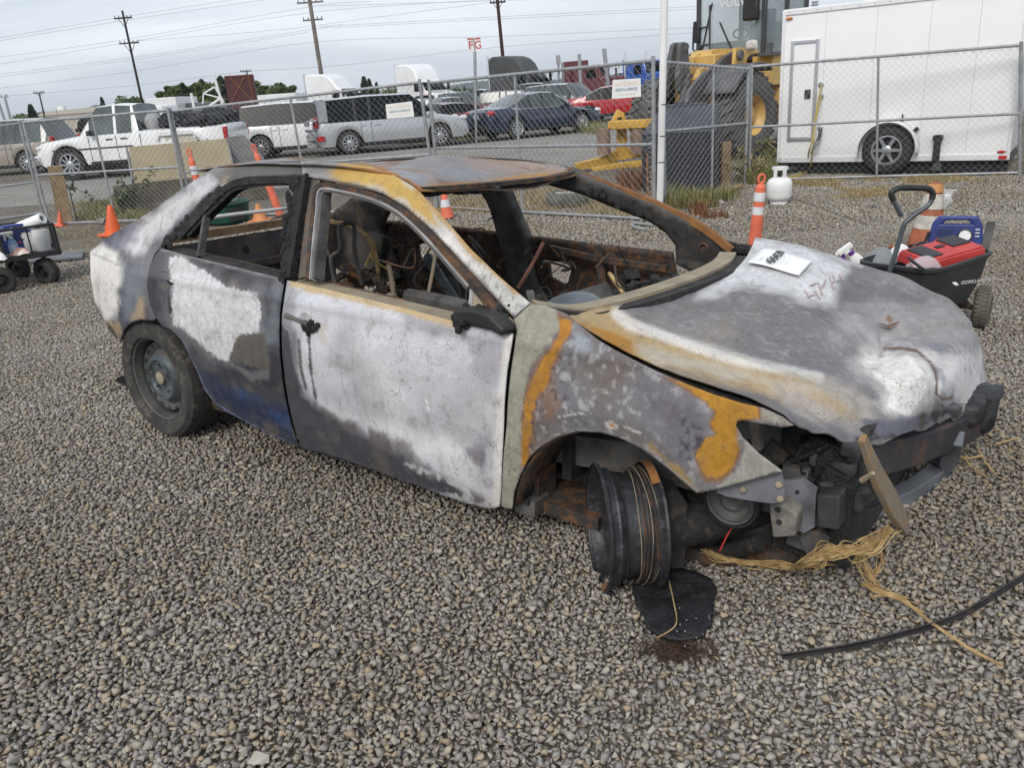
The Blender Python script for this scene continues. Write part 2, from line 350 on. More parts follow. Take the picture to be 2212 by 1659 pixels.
def tint_mat(name, rough=.9, bump=.3, bscale=160, patchy=False):
    m = bpy.data.materials.new(name); m.use_nodes = True; nt = m.node_tree; b = nt.nodes['Principled BSDF']; l = nt.links.new
    b.inputs['Roughness'].default_value = rough; b.inputs['Specular IOR Level'].default_value = .25
    a = N(nt, 'ShaderNodeAttribute', attribute_name='tint'); t = N(nt, 'ShaderNodeTexCoord'); n = N(nt, 'ShaderNodeTexNoise'); n.inputs['Scale'].default_value = bscale; n.inputs['Detail'].default_value = 6
    l(t.outputs['Object'], n.inputs['Vector']); mr = N(nt, 'ShaderNodeMapRange'); mr.inputs[3].default_value = .72; mr.inputs[4].default_value = 1.25; l(n.outputs['Fac'], mr.inputs[0])
    x = N(nt, 'ShaderNodeMix', data_type='RGBA', blend_type='MULTIPLY'); x.inputs[0].default_value = 1; l(a.outputs['Color'], x.inputs[6]); l(mr.outputs[0], x.inputs[7]); c_ = x.outputs[2]
    if patchy:
        gp = N(nt, 'ShaderNodeNewGeometry'); pn_ = N(nt, 'ShaderNodeTexNoise'); pn_.inputs['Scale'].default_value = .55; pn_.inputs['Detail'].default_value = 7; pn_.inputs['Roughness'].default_value = .62; l(gp.outputs['Position'], pn_.inputs['Vector'])
        rp = N(nt, 'ShaderNodeValToRGB'); e = rp.color_ramp.elements; e[0].position = .36; e[0].color = (.84, .82, .79, 1); e[1].position = .62; e[1].color = (1.10, 1.13, 1.17, 1); l(pn_.outputs['Fac'], rp.inputs[0])
        y = N(nt, 'ShaderNodeMix', data_type='RGBA', blend_type='MULTIPLY'); y.inputs[0].default_value = 1; l(c_, y.inputs[6]); l(rp.outputs[0], y.inputs[7]); c_ = y.outputs[2]
    l(c_, b.inputs['Base Color'])
    bp = N(nt, 'ShaderNodeBump'); bp.inputs['Strength'].default_value = bump; bp.inputs['Distance'].default_value = .004; l(n.outputs['Fac'], bp.inputs['Height']); l(bp.outputs[0], b.inputs['Normal'])
    return m
MT['stone'] = tint_mat('crushed_stone', patchy=True)
def gravel(name, me, tiles, size):
    """lays one patch of stones at every tile centre, turned by quarter turns (geometry nodes)"""
    me.materials.append(MT['stone'])
    o = bpy.data.objects.new(name, me); link(o); tag(o, kind='stuff')
    pm = np.array(tiles, float)
    ng = bpy.data.node_groups.new(name, 'GeometryNodeTree'); ng.interface.new_socket('Geometry', in_out='INPUT', socket_type='NodeSocketGeometry'); ng.interface.new_socket('Geometry', in_out='OUTPUT', socket_type='NodeSocketGeometry')
    gi = ng.nodes.new('NodeGroupInput'); go = ng.nodes.new('NodeGroupOutput'); jn = ng.nodes.new('GeometryNodeJoinGeometry'); jn2 = ng.nodes.new('GeometryNodeJoinGeometry')
    xs = sorted(set(pm[:, 0]))
    for x in xs:                                   # one row of points for every column of tiles
        ys = sorted(pm[pm[:, 0] == x][:, 1]); ml = ng.nodes.new('GeometryNodeMeshLine'); ml.mode = 'OFFSET'
        ml.inputs['Count'].default_value = len(ys); ml.inputs['Start Location'].default_value = (x, ys[0], 0); ml.inputs['Offset'].default_value = (0, size, 0)
        ng.links.new(ml.outputs[0], jn.inputs[0])
    ip = ng.nodes.new('GeometryNodeInstanceOnPoints'); rv = ng.nodes.new('FunctionNodeRandomValue'); rv.data_type = 'INT'
    rv.inputs[4].default_value = 0; rv.inputs[5].default_value = 3; rv.inputs['Seed'].default_value = 5
    mm = ng.nodes.new('ShaderNodeMath'); mm.operation = 'MULTIPLY'; mm.inputs[1].default_value = math.pi/2
    cb = ng.nodes.new('ShaderNodeCombineXYZ'); ng.links.new(rv.outputs[2], mm.inputs[0]); ng.links.new(mm.outputs[0], cb.inputs[2])
    ng.links.new(jn.outputs[0], ip.inputs['Points']); ng.links.new(gi.outputs[0], ip.inputs['Instance']); ng.links.new(cb.outputs[0], ip.inputs['Rotation'])
    ng.links.new(ip.outputs[0], go.inputs[0])
    md = o.modifiers.new('lay', 'NODES'); md.node_group = ng
    return o
SZ = 1.3
near = stone_patch('gravel', SZ, [(.020, .0105, .015, -.006), (.0215, .0105, .016, .002), (.034, .012, .021, .008)])
tiles = [(round(i*SZ, 3), round(j*SZ, 3)) for i in range(-7, 8) for j in range(0, 7) if abs(i*SZ) < 1.5+.78*(j*SZ+1.2)]
gravel('gravel', near, tiles, SZ)
SZ2 = 2.6
far = stone_patch('gravel_far', SZ2, [(.034, .015, .024, .0), (.08, .018, .032, .006)])
tiles2 = [(round(i*SZ2, 3), round(8.45+SZ2/2+j*SZ2, 3)) for i in range(-5, 6) for j in range(0, 2) if not (i < -1 and j == 1)]
g2 = gravel('gravel', far, tiles2, SZ2)
# ================================================================== the burnt-out car
def burn_mat():
    m = bpy.data.materials.new('burnt_car_paint'); m.use_nodes = True; nt = m.node_tree; b = nt.nodes['Principled BSDF']; l = nt.links.new
    b.inputs['Specular IOR Level'].default_value = .18
    a = N(nt, 'ShaderNodeAttribute', attribute_name='burn'); t = N(nt, 'ShaderNodeTexCoord')
    def noise(s, d=5, r=.6): n = N(nt, 'ShaderNodeTexNoise'); n.inputs['Scale'].default_value = s; n.inputs['Detail'].default_value = d; n.inputs['Roughness'].default_value = r; l(t.outputs['Object'], n.inputs['Vector']); return n
    def mr(src, lo, hi, a0, a1): r = N(nt, 'ShaderNodeMapRange'); r.inputs[1].default_value = lo; r.inputs[2].default_value = hi; r.inputs[3].default_value = a0; r.inputs[4].default_value = a1; l(src, r.inputs[0]); return r.outputs[0]
    def mul(c, f): x = N(nt, 'ShaderNodeMix', data_type='RGBA', blend_type='MULTIPLY'); x.inputs[0].default_value = 1; l(c, x.inputs[6]); l(f, x.inputs[7]); return x.outputs[2]
    n1 = noise(150, 8, .75); n2 = noise(22, 8, .7); n0 = noise(34, 10, .78)
    fl = N(nt, 'ShaderNodeAttribute', attribute_name='flake'); am = N(nt, 'ShaderNodeMath', operation='MULTIPLY_ADD'); l(n0.outputs['Fac'], am.inputs[0]); am.inputs[1].default_value = 3.6; l(fl.outputs['Alpha'], am.inputs[2])
    lay = N(nt, 'ShaderNodeMix', data_type='RGBA'); l(mr(am.outputs[0], 1.55, 2.15, 0, .95), lay.inputs[0]); l(a.outputs['Color'], lay.inputs[6]); l(mul(fl.outputs['Color'], mr(n0.outputs['Fac'], .32, .68, .74, 1.2)), lay.inputs[7])
    c = mul(lay.outputs[2], mr(n1.outputs['Fac'], .3, .7, .80, 1.18))
    c = mul(c, mr(n2.outputs['Fac'], .3, .7, .84, 1.14))
    def stain(src, lo, hi, op, col, c):
        x = N(nt, 'ShaderNodeMix', data_type='RGBA'); l(mr(src, lo, hi, 0, op), x.inputs[0]); l(c, x.inputs[6]); x.inputs[7].default_value = (*col, 1); return x.outputs[2]
    s1 = noise(5.5, 12, .68); s2 = noise(11, 12, .72); mpn = N(nt, 'ShaderNodeMapping'); mpn.inputs['Scale'].default_value = (26, 26, 2.2); l(t.outputs['Object'], mpn.inputs[0]); s3 = noise(1, 8, .6); l(mpn.outputs[0], s3.inputs['Vector'])
    c = stain(s1.outputs['Fac'], .52, .70, .38, (.22, .165, .11), c); c = stain(s2.outputs['Fac'], .54, .68, .42, (.075, .07, .072), c); c = stain(s3.outputs['Fac'], .56, .72, .30, (.09, .085, .085), c)
    v = N(nt, 'ShaderNodeTexVoronoi'); v.inputs['Scale'].default_value = 85; l(t.outputs['Object'], v.inputs['Vector'])
    g = noise(7, 4); pit = N(nt, 'ShaderNodeMath', operation='MULTIPLY'); l(mr(v.outputs['Distance'], .16, .22, 1, 0), pit.inputs[0]); l(mr(g.outputs['Fac'], .55, .62, 0, .75), pit.inputs[1])
    x = N(nt, 'ShaderNodeMix', data_type='RGBA'); l(pit.outputs[0], x.inputs[0]); l(c, x.inputs[6]); x.inputs[7].default_value = (.045, .045, .055, 1); c = x.outputs[2]
    # hairline cracks
    vc = N(nt, 'ShaderNodeTexVoronoi', feature='DISTANCE_TO_EDGE'); vc.inputs['Scale'].default_value = 13
    dn = noise(18, 3); ad = N(nt, 'ShaderNodeVectorMath', operation='MULTIPLY_ADD'); l(dn.outputs['Color'], ad.inputs[0]); ad.inputs[1].default_value = (.09, .09, .09); l(t.outputs['Object'], ad.inputs[2]); l(ad.outputs[0], vc.inputs['Vector'])
    g2 = noise(4, 3); ck = N(nt, 'ShaderNodeMath', operation='MULTIPLY'); l(mr(vc.outputs['Distance'], .006, .016, 1, 0), ck.inputs[0]); l(mr(g2.outputs['Fac'], .54, .6, 0, .6), ck.inputs[1])
    x = N(nt, 'ShaderNodeMix', data_type='RGBA'); l(ck.outputs[0], x.inputs[0]); l(c, x.inputs[6]); x.inputs[7].default_value = (.06, .055, .06, 1); c = x.outputs[2]
    l(c, b.inputs['Base Color']); l(mr(n2.outputs['Fac'], .3, .7, .55, .85), b.inputs['Roughness'])
    bp = N(nt, 'ShaderNodeBump'); bp.inputs['Strength'].default_value = .22; bp.inputs['Distance'].default_value = .006; l(n2.outputs['Fac'], bp.inputs['Height']); l(bp.outputs[0], b.inputs['Normal'])
    return m
BURN = burn_mat()
ASH = (.60, .595, .60); ASHW = (.70, .675, .64); SOOT = (.018, .018, .019); DGREY = (.045, .046, .052); STEEL = (.16, .157, .165); LAV = (.30, .29, .305)
TAN = (.40, .30, .17); RUST = (.40, .185, .03); DRUST = (.21, .105, .05); GREEN = (.31, .30, .24); NAVY = (.018, .026, .06); BLUEG = (.20, .225, .26)
def paint(P, base, ops):
    D = car2pix(P); C = np.tile(np.array(base, float), (len(P), 1)); nA = fbm(P, 14, 5); nB = fbm(P+5, 5, 4)
    for op in ops:
        k = op[0]
        if k == 'P': _, poly, col, opa, soft, amp = op; a = smooth(-soft, soft, sdpoly(D, poly)+amp*1.6*nA+amp*.8*nB)*opa
        elif k == 'L': _, ln, col, opa, wd, soft, amp = op; a = (1-smooth(wd, wd+soft, sdline(D, ln)+amp*1.5*nA))*opa
        elif k == 'N': _, col, sc, lo, hi, opa, st = op; a = smooth(lo, hi, fbm(P*np.array(st), sc, 5))*opa
        elif k == 'X': _, poly, col, sc, lo, hi, opa, soft = op; a = smooth(lo, hi, fbm(P, sc, 5))*opa*smooth(-soft, soft, sdpoly(D, poly))
        C += (np.array(col)-C)*a[:, None]
    C *= (1+.10*nB+.08*nA)[:, None]
    FC = np.zeros((len(P), 4)); FC[:, 3] = -9
    for op in ops:
        if op[0] == 'S': f = (sdpoly(D, op[1])+op[3]*(1.4*nB+.9*nA))/9.0; u_ = f > FC[:, 3]; FC[u_, :3] = op[2]; FC[u_, 3] = f[u_]
    FC[:, 3] = np.clip(FC[:, 3], -3, 3); return np.clip(C, 0, 1), FC
def painted(name, V, F, parent, base, ops, thick=.005, smoothang=.9, off=-1.0):
    me = bpy.data.meshes.new(name); me.from_pydata([tuple(p) for p in V], [], [tuple(f) for f in F]); me.update()
    C, FC = paint(np.asarray(V), base, ops); at = me.color_attributes.new('flake', 'FLOAT_COLOR', 'POINT'); at.data.foreach_set('color', FC.ravel().astype(np.float32))
    at = me.color_attributes.new('burn', 'FLOAT_COLOR', 'POINT'); at.data.foreach_set('color', np.c_[C, np.ones(len(C))].ravel().astype(np.float32))
    me.materials.append(BURN); me.shade_smooth(); me.set_sharp_from_angle(angle=smoothang)
    o = bpy.data.objects.new(name, me); link(o, parent)
    if thick: s = o.modifiers.new('sheet', 'SOLIDIFY'); s.thickness = thick; s.offset = off
    return o
# body side: half width by height, narrowed towards both ends
_zt = np.array([0, .15, .25, .4, .55, .70, .80, .88, .95, 1.02, 1.10, 1.20, 1.30, 1.37, 1.42, 1.46, 1.6])
_wt = np.array([.82, .845, .868, .892, .900, .905, .897, .875, .845, .80, .758, .708, .652, .606, .56, .44, .0])
_zf = np.linspace(0, 1.6, 321); _wf = np.interp(_zf, _zt, _wt)
for _ in range(10): _wf = np.r_[_wf[0], (_wf[:-2]+_wf[1:-1]+_wf[2:])/3, _wf[-1]]
def S(x, z):
    x = np.asarray(x, float); z = np.asarray(z, float); w_ = np.interp(z, _zf, _wf)
    w_ = w_*(1-.16*np.clip((.05-x)/.9, 0, 1.5)**2-.05*np.clip((x-2.5)/.8, 0, 1.5)**2)
    w_ = w_+.012*np.exp(-((z-.90)/.022)**2)*smooth(-.4, .3, x)-.016*np.exp(-((z-.46)/.085)**2)*smooth(.35, .6, x)*(1-smooth(2.1, 2.3, x))
    return -w_
def side_pt(u, v):
    q = cq(u, v); y = -.85
    for _ in range(40):
        t = (y-CO[1])/q[1]; p = CO+q*t; y = .5*y+.5*float(S(p[0], p[2]))
    p = CO+q*((y-CO[1])/q[1]); return p
def cdt_panel(loops, step, surf, jit=.15):
    """loops in the (a,b) plane; first is the outline, the rest holes. returns verts on surf and triangles"""
    pts, edges = [], []
    for lp in loops:
        b = len(pts); pts += [tuple(p) for p in lp]; edges += [(b+i, b+(i+1) % len(lp)) for i in range(len(lp))]
    A = np.array(loops[0]); lo, hi = A.min(0), A.max(0)
    g = np.array([(x+(step/2 if k % 2 else 0), y) for k, y in enumerate(np.arange(lo[1], hi[1], step*.87)) for x in np.arange(lo[0], hi[0], step)])
    if len(g):
        keep = sdpoly(g, loops[0]) > step*.45
        for hlp in loops[1:]: keep &= sdpoly(g, hlp) < -step*.45
        g = g[keep]; pts += [tuple(p) for p in g]
    r = geometry.delaunay_2d_cdt([Vector(p) for p in pts], edges, [], 1, 1e-6)
    V2 = np.array([tuple(v) for v in r[0]]); F = [f for f in r[2]]
    if len(loops) > 1:
        cen = np.array([V2[list(f)].mean(0) for f in F]); ok = np.ones(len(F), bool)
        for hlp in loops[1:]: ok &= sdpoly(cen, hlp) < 0
        F = [f for f, k in zip(F, ok) if k]
    return surf(V2), F
def side_surf(V2, dent=None, flip=False, inset=0.0):
    y = S(V2[:, 0], V2[:, 1])
    P = np.c_[V2[:, 0], y, V2[:, 1]]
    d = .0035*fbm(P, 5, 3)
    if dent is not None: d = d+dent(P)
    P[:, 1] += d
    if flip: P[:, 1] = -P[:, 1]-inset
    return P
def side_panel(name, outline, parent, base, ops, step=.0105, holes=(), dent=None, thick=.006):
    lp = [[side_pt(*p)[[0, 2]] for p in resample(o, 5.0)] for o in (outline, *holes)]
    V, F = cdt_panel(lp, step, lambda v: side_surf(v, dent)); return painted(name, V, F, parent, base, ops, thick, off=1.0)
car = empty('burnt_car', 'burnt out sedan shell with rusted ashy panels and no glass, standing on gravel', 'car', matrix=CARM)
# ---- quarter panel with C pillar and roof rail
quarter = [(197, 545), (215, 529), (245, 505), (290, 480), (330, 455), (385, 415), (440, 378), (464, 364), (492, 356.5), (530, 353), (580, 351), (650, 350),
 (655, 380), (600, 380), (540, 383), (515, 387), (490, 401), (460, 431), (430, 464), (405, 491), (380, 514), (352, 533), (336, 547), (324, 580), (320, 620), (326, 658), (338, 688), (330, 693), (305, 690), (285, 697), (270, 712), (262, 738), (243, 706), (225, 690), (207, 650), (198, 600)]
side_panel('quarter_panel', quarter, car, (.085, .087, .10), [
 ('N', LAV, 4, .0, .5, .5, (1, 1, 1)), ('N', SOOT, 6, .15, .5, .5, (1, 1, 1)),
 ('P', [(255, 528), (330, 465), (440, 380), (490, 362), (478, 395), (420, 445), (366, 495), (338, 525), (290, 545)], ASH, .85, 14, 10),
 ('P', [(455, 372), (520, 352), (650, 350), (655, 382), (520, 388), (480, 402)], (.13, .125, .12), .9, 10, 8), ('X', [(480, 350), (655, 350), (655, 382), (480, 400)], TAN, 9, .1, .4, .5, 6),
 ('P', [(345, 540), (372, 502), (420, 450), (470, 408), (500, 384), (505, 402), (450, 447), (405, 497), (372, 528)], SOOT, .95, 5, 12),
 ('P', [(190, 545), (225, 527), (258, 545), (266, 580), (262, 640), (250, 690), (225, 695), (200, 645)], ASHW, .95, 9, 8),
 ('P', [(222, 528), (262, 505), (300, 480), (290, 520), (255, 545)], (.16, .16, .21), .7, 8, 8),
 ('P', [(266, 575), (318, 585), (319, 640), (300, 690), (268, 690)], BLUEG, .6, 10, 8), ('P', [(284, 692), (302, 640), (313, 640), (316, 690)], TAN, .75, 6, 6),
 ('P', [(200, 655), (232, 690), (262, 700), (262, 740), (235, 705)], TAN, .6, 6, 8), ('L', [(300, 500), (350, 455), (430, 400), (480, 370)], (.20, .20, .22), .35, 1.5, 4, 1),
 ('L', [(203, 548), (235, 562), (262, 575)], (.35, .34, .33), .7, 1, 2, 1)])
# ---- A pillar with the front of the roof rail
apil = [(650, 350), (700, 350.5), (740, 354), (800, 361), (850, 378), (905, 411), (960, 470), (1020, 540), (1080, 598), (1147, 655), (1112, 686), (1095, 668), (1040, 610), (985, 550), (930, 492), (880, 450), (830, 420), (780, 403), (720, 393), (690, 387), (655, 380)]
side_panel('a_pillar', apil, car, (.52, .51, .48), [
 ('P', [(650, 345), (730, 345), (745, 400), (650, 390)], (.23, .23, .24), .95, 22, 10),
 ('P', [(705, 372), (740, 350), (800, 352), (870, 384), (925, 440), (960, 490), (940, 495), (880, 440), (810, 402), (740, 392)], (.50, .31, .06), .9, 9, 10),
 ('L', [(905, 411), (960, 470), (1020, 540), (1085, 600), (1120, 632)], (.42, .24, .06), .85, 5, 7, 5), ('P', [(960, 500), (1050, 590), (1020, 600), (940, 510)], ASHW, .8, 14, 8),
 ('X', [(990, 560), (1147, 655), (1112, 690), (970, 560)], (.12, .12, .13), 60, .0, .35, .75, 12), ('L', [(690, 388), (780, 404), (830, 421), (880, 451), (985, 551), (1112, 686)], (.12, .10, .085), .8, 2.5, 4, 3)])
# ---- doors
split = [(616, 604), (611, 640), (606, 680), (604.5, 720), (606.5, 770), (611.5, 820), (619.5, 870), (631.5, 920), (648, 966)]
rdoor = [(350, 537), (400, 551), (450, 562.5), (500, 574.5), (550, 587), (598, 599)]+split+[(640, 963), (600, 945), (560, 925), (520, 904), (490, 889), (465, 869), (445, 842), (430, 806), (414, 770), (395, 735), (372, 712), (352, 703), (338, 685), (326, 655), (321, 620), (325, 580), (338, 549)]
def zz(pts, ox, oy, s): return [(ox+x*s, oy+y*s) for x, y in pts]
blob = zz([(590, 690), (660, 670), (740, 720), (850, 800), (960, 880), (1060, 900), (1150, 920), (1175, 1000), (1170, 1100), (1170, 1170), (1100, 1180), (1040, 1190), (1000, 1260), (970, 1350), (900, 1350), (830, 1290), (760, 1220), (680, 1160), (610, 1120), (600, 1000), (610, 900), (590, 790)], 171.7, 326.3, .3338)
rd = side_panel('rear_door', rdoor, car, (.045, .047, .056), [
 ('N', STEEL, 4, .05, .5, .4, (1, 1, 1)), ('P', blob, LAV, .45, 34, 14), ('S', blob, (.61, .61, .615), 5),
 ('X', blob, STEEL, 22, .25, .5, .5, 4), ('S', zz([(1040, 1185), (1200, 1180), (1230, 1300), (1260, 1420), (1110, 1400), (985, 1350), (1000, 1260)], 171.7, 326.3, .3338), (.115, .105, .095), 6),
 ('P', zz([(990, 1380), (1120, 1420), (1240, 1400), (1230, 1470), (1120, 1490)], 171.7, 326.3, .3338), (.16, .165, .17), .8, 5, 6),
 ('P', [(420, 790), (470, 822), (560, 862), (640, 890), (648, 945), (560, 915), (480, 872), (440, 830)], NAVY, .85, 16, 12), ('X', [(430, 800), (640, 890), (640, 940), (480, 870)], (.03, .05, .12), 9, .0, .4, .8, 8),
 ('P', [(600, 600), (618, 604), (606, 680), (604, 740), (575, 740), (585, 660)], BLUEG, .5, 12, 8),
 ('L', [(352, 538), (450, 563), (598, 600)], (.32, .31, .30), .6, 2, 3, 3), ('L', [(366, 630), (369, 665), (372, 690)], SOOT, .9, 2, 2, 3),
 ('L', [(352, 703), (395, 735), (430, 806), (445, 842), (465, 869), (520, 904), (640, 963)], (.20, .23, .36), .75, 1.0, 2, .5)])
fdoor = [(622, 606), (700, 624), (780, 643), (860, 662.5), (940, 683), (1000, 698.5), (1060, 712), (1110, 722), (1107, 745), (1097, 800), (1091.5, 860), (1089, 930), (1086, 1000), (1084.5, 1060), (1081, 1093), (1060, 1099), (1000, 1084), (940, 1062), (870, 1037), (800, 1012), (730, 987), (690, 976), (655, 968)]+[(x+6, y) for x, y in split[::-1]][1:-1]
def fd_dent(P): return .012*np.exp(-((P[:, 0]-1.35)/.09)**2-((P[:, 2]-.80)/.05)**2)
fd = side_panel('front_door', fdoor, car, (.555, .555, .585), [
 ('N', LAV, 3.2, -.05, .45, .5, (1, 1, 1)), ('N', (.66, .655, .65), 3, .0, .5, .5, (1, 1, 1)),
 ('P', [(600, 660), (640, 720), (648, 800), (662, 850), (690, 880), (730, 902), (772, 928), (815, 957), (872, 977), (914, 1011), (957, 1034), (1014, 1060), (1071, 1088), (1070, 1102), (900, 1050), (757, 1000), (644, 967), (600, 860)], DGREY, .9, 14, 9), ('S', [(600, 690), (628, 720), (640, 800), (655, 858), (684, 892), (726, 914), (768, 940), (811, 969), (868, 990), (910, 1024), (953, 1046), (1000, 1066), (900, 1050), (757, 1000), (644, 967), (600, 860)], (.06, .06, .068), 5),
 ('P', [(600, 600), (632, 600), (640, 660), (636, 740), (648, 800), (600, 820)], (.26, .265, .285), .8, 14, 9),
 ('X', [(760, 930), (1000, 960), (1060, 960), (1082, 1070), (1000, 1060), (860, 985)], (.14, .125, .14), 11, -.15, .22, .85, 26),
 ('X', [(690, 880), (870, 950), (860, 990), (740, 930)], (.10, .085, .09), 16, -.1, .2, .9, 9),
 ('X', [(860, 985), (1075, 1080), (1070, 1100), (900, 1050)], ASH, 20, .0, .25, .7, 6), ('P', [(870, 668), (990, 698), (1000, 722), (940, 726), (880, 700)], STEEL, .55, 12, 14),
 ('P', [(1010, 725), (1100, 735), (1085, 800), (1060, 850), (1010, 800)], (.27, .26, .30), .65, 22, 20), ('P', [(715, 752), (750, 758), (755, 785), (720, 782)], (.46, .47, .50), .8, 5, 4), ('P', [(725, 762), (745, 765), (747, 778), (728, 778)], (.30, .30, .32), .7, 5, 4),
 ('L', [(1107, 735), (1092, 870), (1087, 1000), (1083, 1085)], ASHW, .85, 9, 16, 4), ('L', [(640, 612), (700, 626), (860, 665), (1000, 700)], (.50, .36, .17), .85, 7, 8, 4),
 ('P', [(685, 700), (705, 700), (712, 745), (695, 745)], (.52, .42, .30), .5, 12, 6), ('L', [(668, 715), (671, 750), (674, 800), (684, 860)], SOOT, .85, 1.6, 2, 3), ('L', [(648, 735), (652, 790), (664, 840)], SOOT, .8, 1.5, 2, 3),
 ('L', [(655, 969), (730, 988), (800, 1013), (940, 1063), (1060, 1100)], (.36, .38, .42), .55, 3, 4, 3), ('L', [(921, 855), (926, 875), (929, 892)], (.85, .85, .85), .9, .6, 1, 0)], dent=fd_dent)
# ---- front fender
fend = [(1148, 658), (1180, 660.5), (1225, 678), (1255, 704), (1290, 732), (1330, 757), (1370, 777), (1420, 802), (1480, 828), (1540, 852), (1600, 870), (1650, 882), (1690, 900), (1715, 919), (1690, 923), (1640, 914), (1605, 907), (1594, 909), (1590, 919), (1605, 945), (1640, 980), (1691, 1018), (1640, 1031), (1570, 1050), (1510, 1060), (1489, 1045), (1440, 1005), (1390, 968), (1340, 944), (1300, 933), (1250, 930), (1210, 941), (1170, 963), (1145, 988), (1126, 1025), (1115, 1060), (1112, 1096), (1088, 1091), (1091, 1060), (1094, 990), (1097, 930), (1099, 870), (1105, 810), (1114, 750), (1119, 716), (1113, 690)]
Z6 = lambda p: zz(p, 1030.4, 515.2, .3338)
def fe_dent(P): return -.014*np.exp(-((np.hypot(P[:, 0]-2.70, P[:, 2]-.33)-.40)/.05)**2)
side_panel('front_fender', fend, car, (.17, .163, .172), [
 ('N', LAV, 5, -.05, .5, .5, (1, 1, 1)), ('N', (.15, .115, .10), 3.4, .0, .4, .7, (1, 1, 1)), ('X', fend, (.40, .40, .41), 48, .08, .4, .45, 3),
 ('S', [(1148, 646), (1200, 664), (1216, 710), (1188, 740), (1148, 795), (1134, 856), (1128, 920), (1128, 990), (1110, 1110), (1070, 1110), (1080, 900), (1100, 690)], GREEN, 4),
 ('P', [(1200, 676), (1238, 688), (1240, 722), (1215, 762), (1200, 790), (1190, 830), (1162, 870), (1151, 930), (1143, 1005), (1126, 1010), (1128, 920), (1127, 870), (1140, 820), (1165, 780), (1190, 750), (1205, 720)], DRUST, .6, 9, 10), ('S', [(1206, 690), (1232, 692), (1236, 722), (1212, 758), (1196, 788), (1185, 830), (1158, 870), (1146, 930), (1138, 1000), (1130, 1000), (1132, 920), (1134, 870), (1146, 820), (1170, 782), (1196, 748), (1208, 718)], RUST, 7),
 ('P', [(1232, 702), (1283, 735), (1290, 770), (1262, 775), (1240, 750)], (.30, .33, .37), .7, 8, 12), ('P', [(1175, 850), (1200, 840), (1215, 870), (1190, 900), (1178, 885)], DRUST, .6, 10, 8),
 ('P', [(1400, 832), (1480, 850), (1525, 880), (1548, 930), (1532, 990), (1480, 1000), (1440, 950), (1400, 900)], (.135, .125, .15), .75, 18, 24),
 ('X', [(1150, 740), (1260, 740), (1210, 930), (1140, 990)], (.055, .05, .07), 55, .18, .36, .85, 12),
 ('P', Z6([(1200, 890), (1300, 915), (1420, 960), (1560, 1000), (1700, 1030), (1850, 1075), (1850, 1175), (1760, 1175), (1690, 1180), (1700, 1230), (1690, 1300), (1715, 1380), (1665, 1500), (1560, 1565), (1480, 1570), (1430, 1480), (1410, 1400), (1450, 1340), (1480, 1290), (1540, 1270), (1500, 1200), (1530, 1120), (1480, 1060), (1400, 1000)]), DRUST, .7, 7, 8), ('S', Z6([(1240, 905), (1300, 922), (1420, 965), (1560, 1000), (1700, 1035), (1830, 1080), (1830, 1160), (1760, 1165), (1690, 1180), (1700, 1230), (1690, 1300), (1705, 1370), (1660, 1480), (1560, 1545), (1490, 1550), (1440, 1480), (1425, 1400), (1460, 1340), (1490, 1290), (1550, 1265), (1510, 1200), (1540, 1120), (1490, 1060), (1410, 1000)]), (.43, .215, .03), 6),
 ('S', Z6([(1730, 1250), (2000, 1480), (1640, 1620), (1450, 1660), (1580, 1590), (1690, 1490), (1730, 1380)]), (.33, .32, .28), 5), ('P', Z6([(1840, 1085), (2080, 1220), (1840, 1172)]), (.36, .33, .26), .8, 8, 6),
 ('P', Z6([(1130, 1330), (1250, 1420), (1330, 1480), (1450, 1640), (1400, 1640), (1300, 1530), (1180, 1400)]), (.36, .24, .08), .8, 7, 9),
 ('X', [(1470, 900), (1560, 900), (1560, 1000), (1470, 1000)], (.045, .04, .055), 60, .1, .3, .8, 8),
 ('L', [(1112, 1095), (1126, 1025), (1170, 963), (1250, 930), (1340, 944), (1440, 1005), (1510, 1060)], (.33, .33, .33), .6, 2, 4, 2), ('L', [(1204, 900), (1250, 892), (1280, 893)], ASHW, .7, .8, 1.5, 1),
 ('P', [(1310, 912), (1322, 910), (1338, 918), (1330, 925), (1315, 922)], ASHW, .9, 2, 2), ('P', [(1314, 914), (1324, 913), (1333, 918), (1326, 922)], RUST, .95, 2, 1), ('L', [(1352, 920), (1383, 934)], ASHW, .8, 1, 1.5, 1)], dent=fe_dent, step=.0082)
# ---- hood
Z7 = lambda p: zz(p, 1473.5, 472.3, .3338)
hrows = [(-.74, [(1231, 678), (1318, 737), (1414, 789), (1520, 824), (1615, 852), (1716, 900)]), (-.45, [(1325, 656), (1440, 700), (1560, 760), (1700, 820), (1830, 900), (1890, 946)]),
 (-.1, [(1470, 628), (1580, 660), (1700, 710), (1830, 780), (1960, 850), (1990, 918)]), (.3, [(1590, 580), (1690, 600), (1800, 640), (1930, 710), (2060, 790), (2060, 897)]),
 (.62, [(1622, 535), (1720, 545), (1840, 590), (1970, 650), (2090, 730), (2125, 890)]), (.78, [(1632, 513), (1740, 532), (1860, 572), (1985, 610), (2108, 712), (2142, 880)])]
def patch(rows, nu, nv):
    """smooth sheet through a net of points"""
    a = [catmull([np.array(p) for p in r], nv) for r in rows]; cols = list(zip(*a))
    return np.array([catmull(list(c), nu) for c in cols]).transpose(1, 0, 2)
def grid_faces(a, b): return [(i*b+j, i*b+j+1, (i+1)*b+j+1, (i+1)*b+j) for i in range(a-1) for j in range(b-1)]
hp = patch([[np.array(cy(u, v, y)) for u, v in r] for y, r in hrows], 40, 38); hs = hp.shape; HP = hp.reshape(-1, 3)
hd = car2pix(HP)
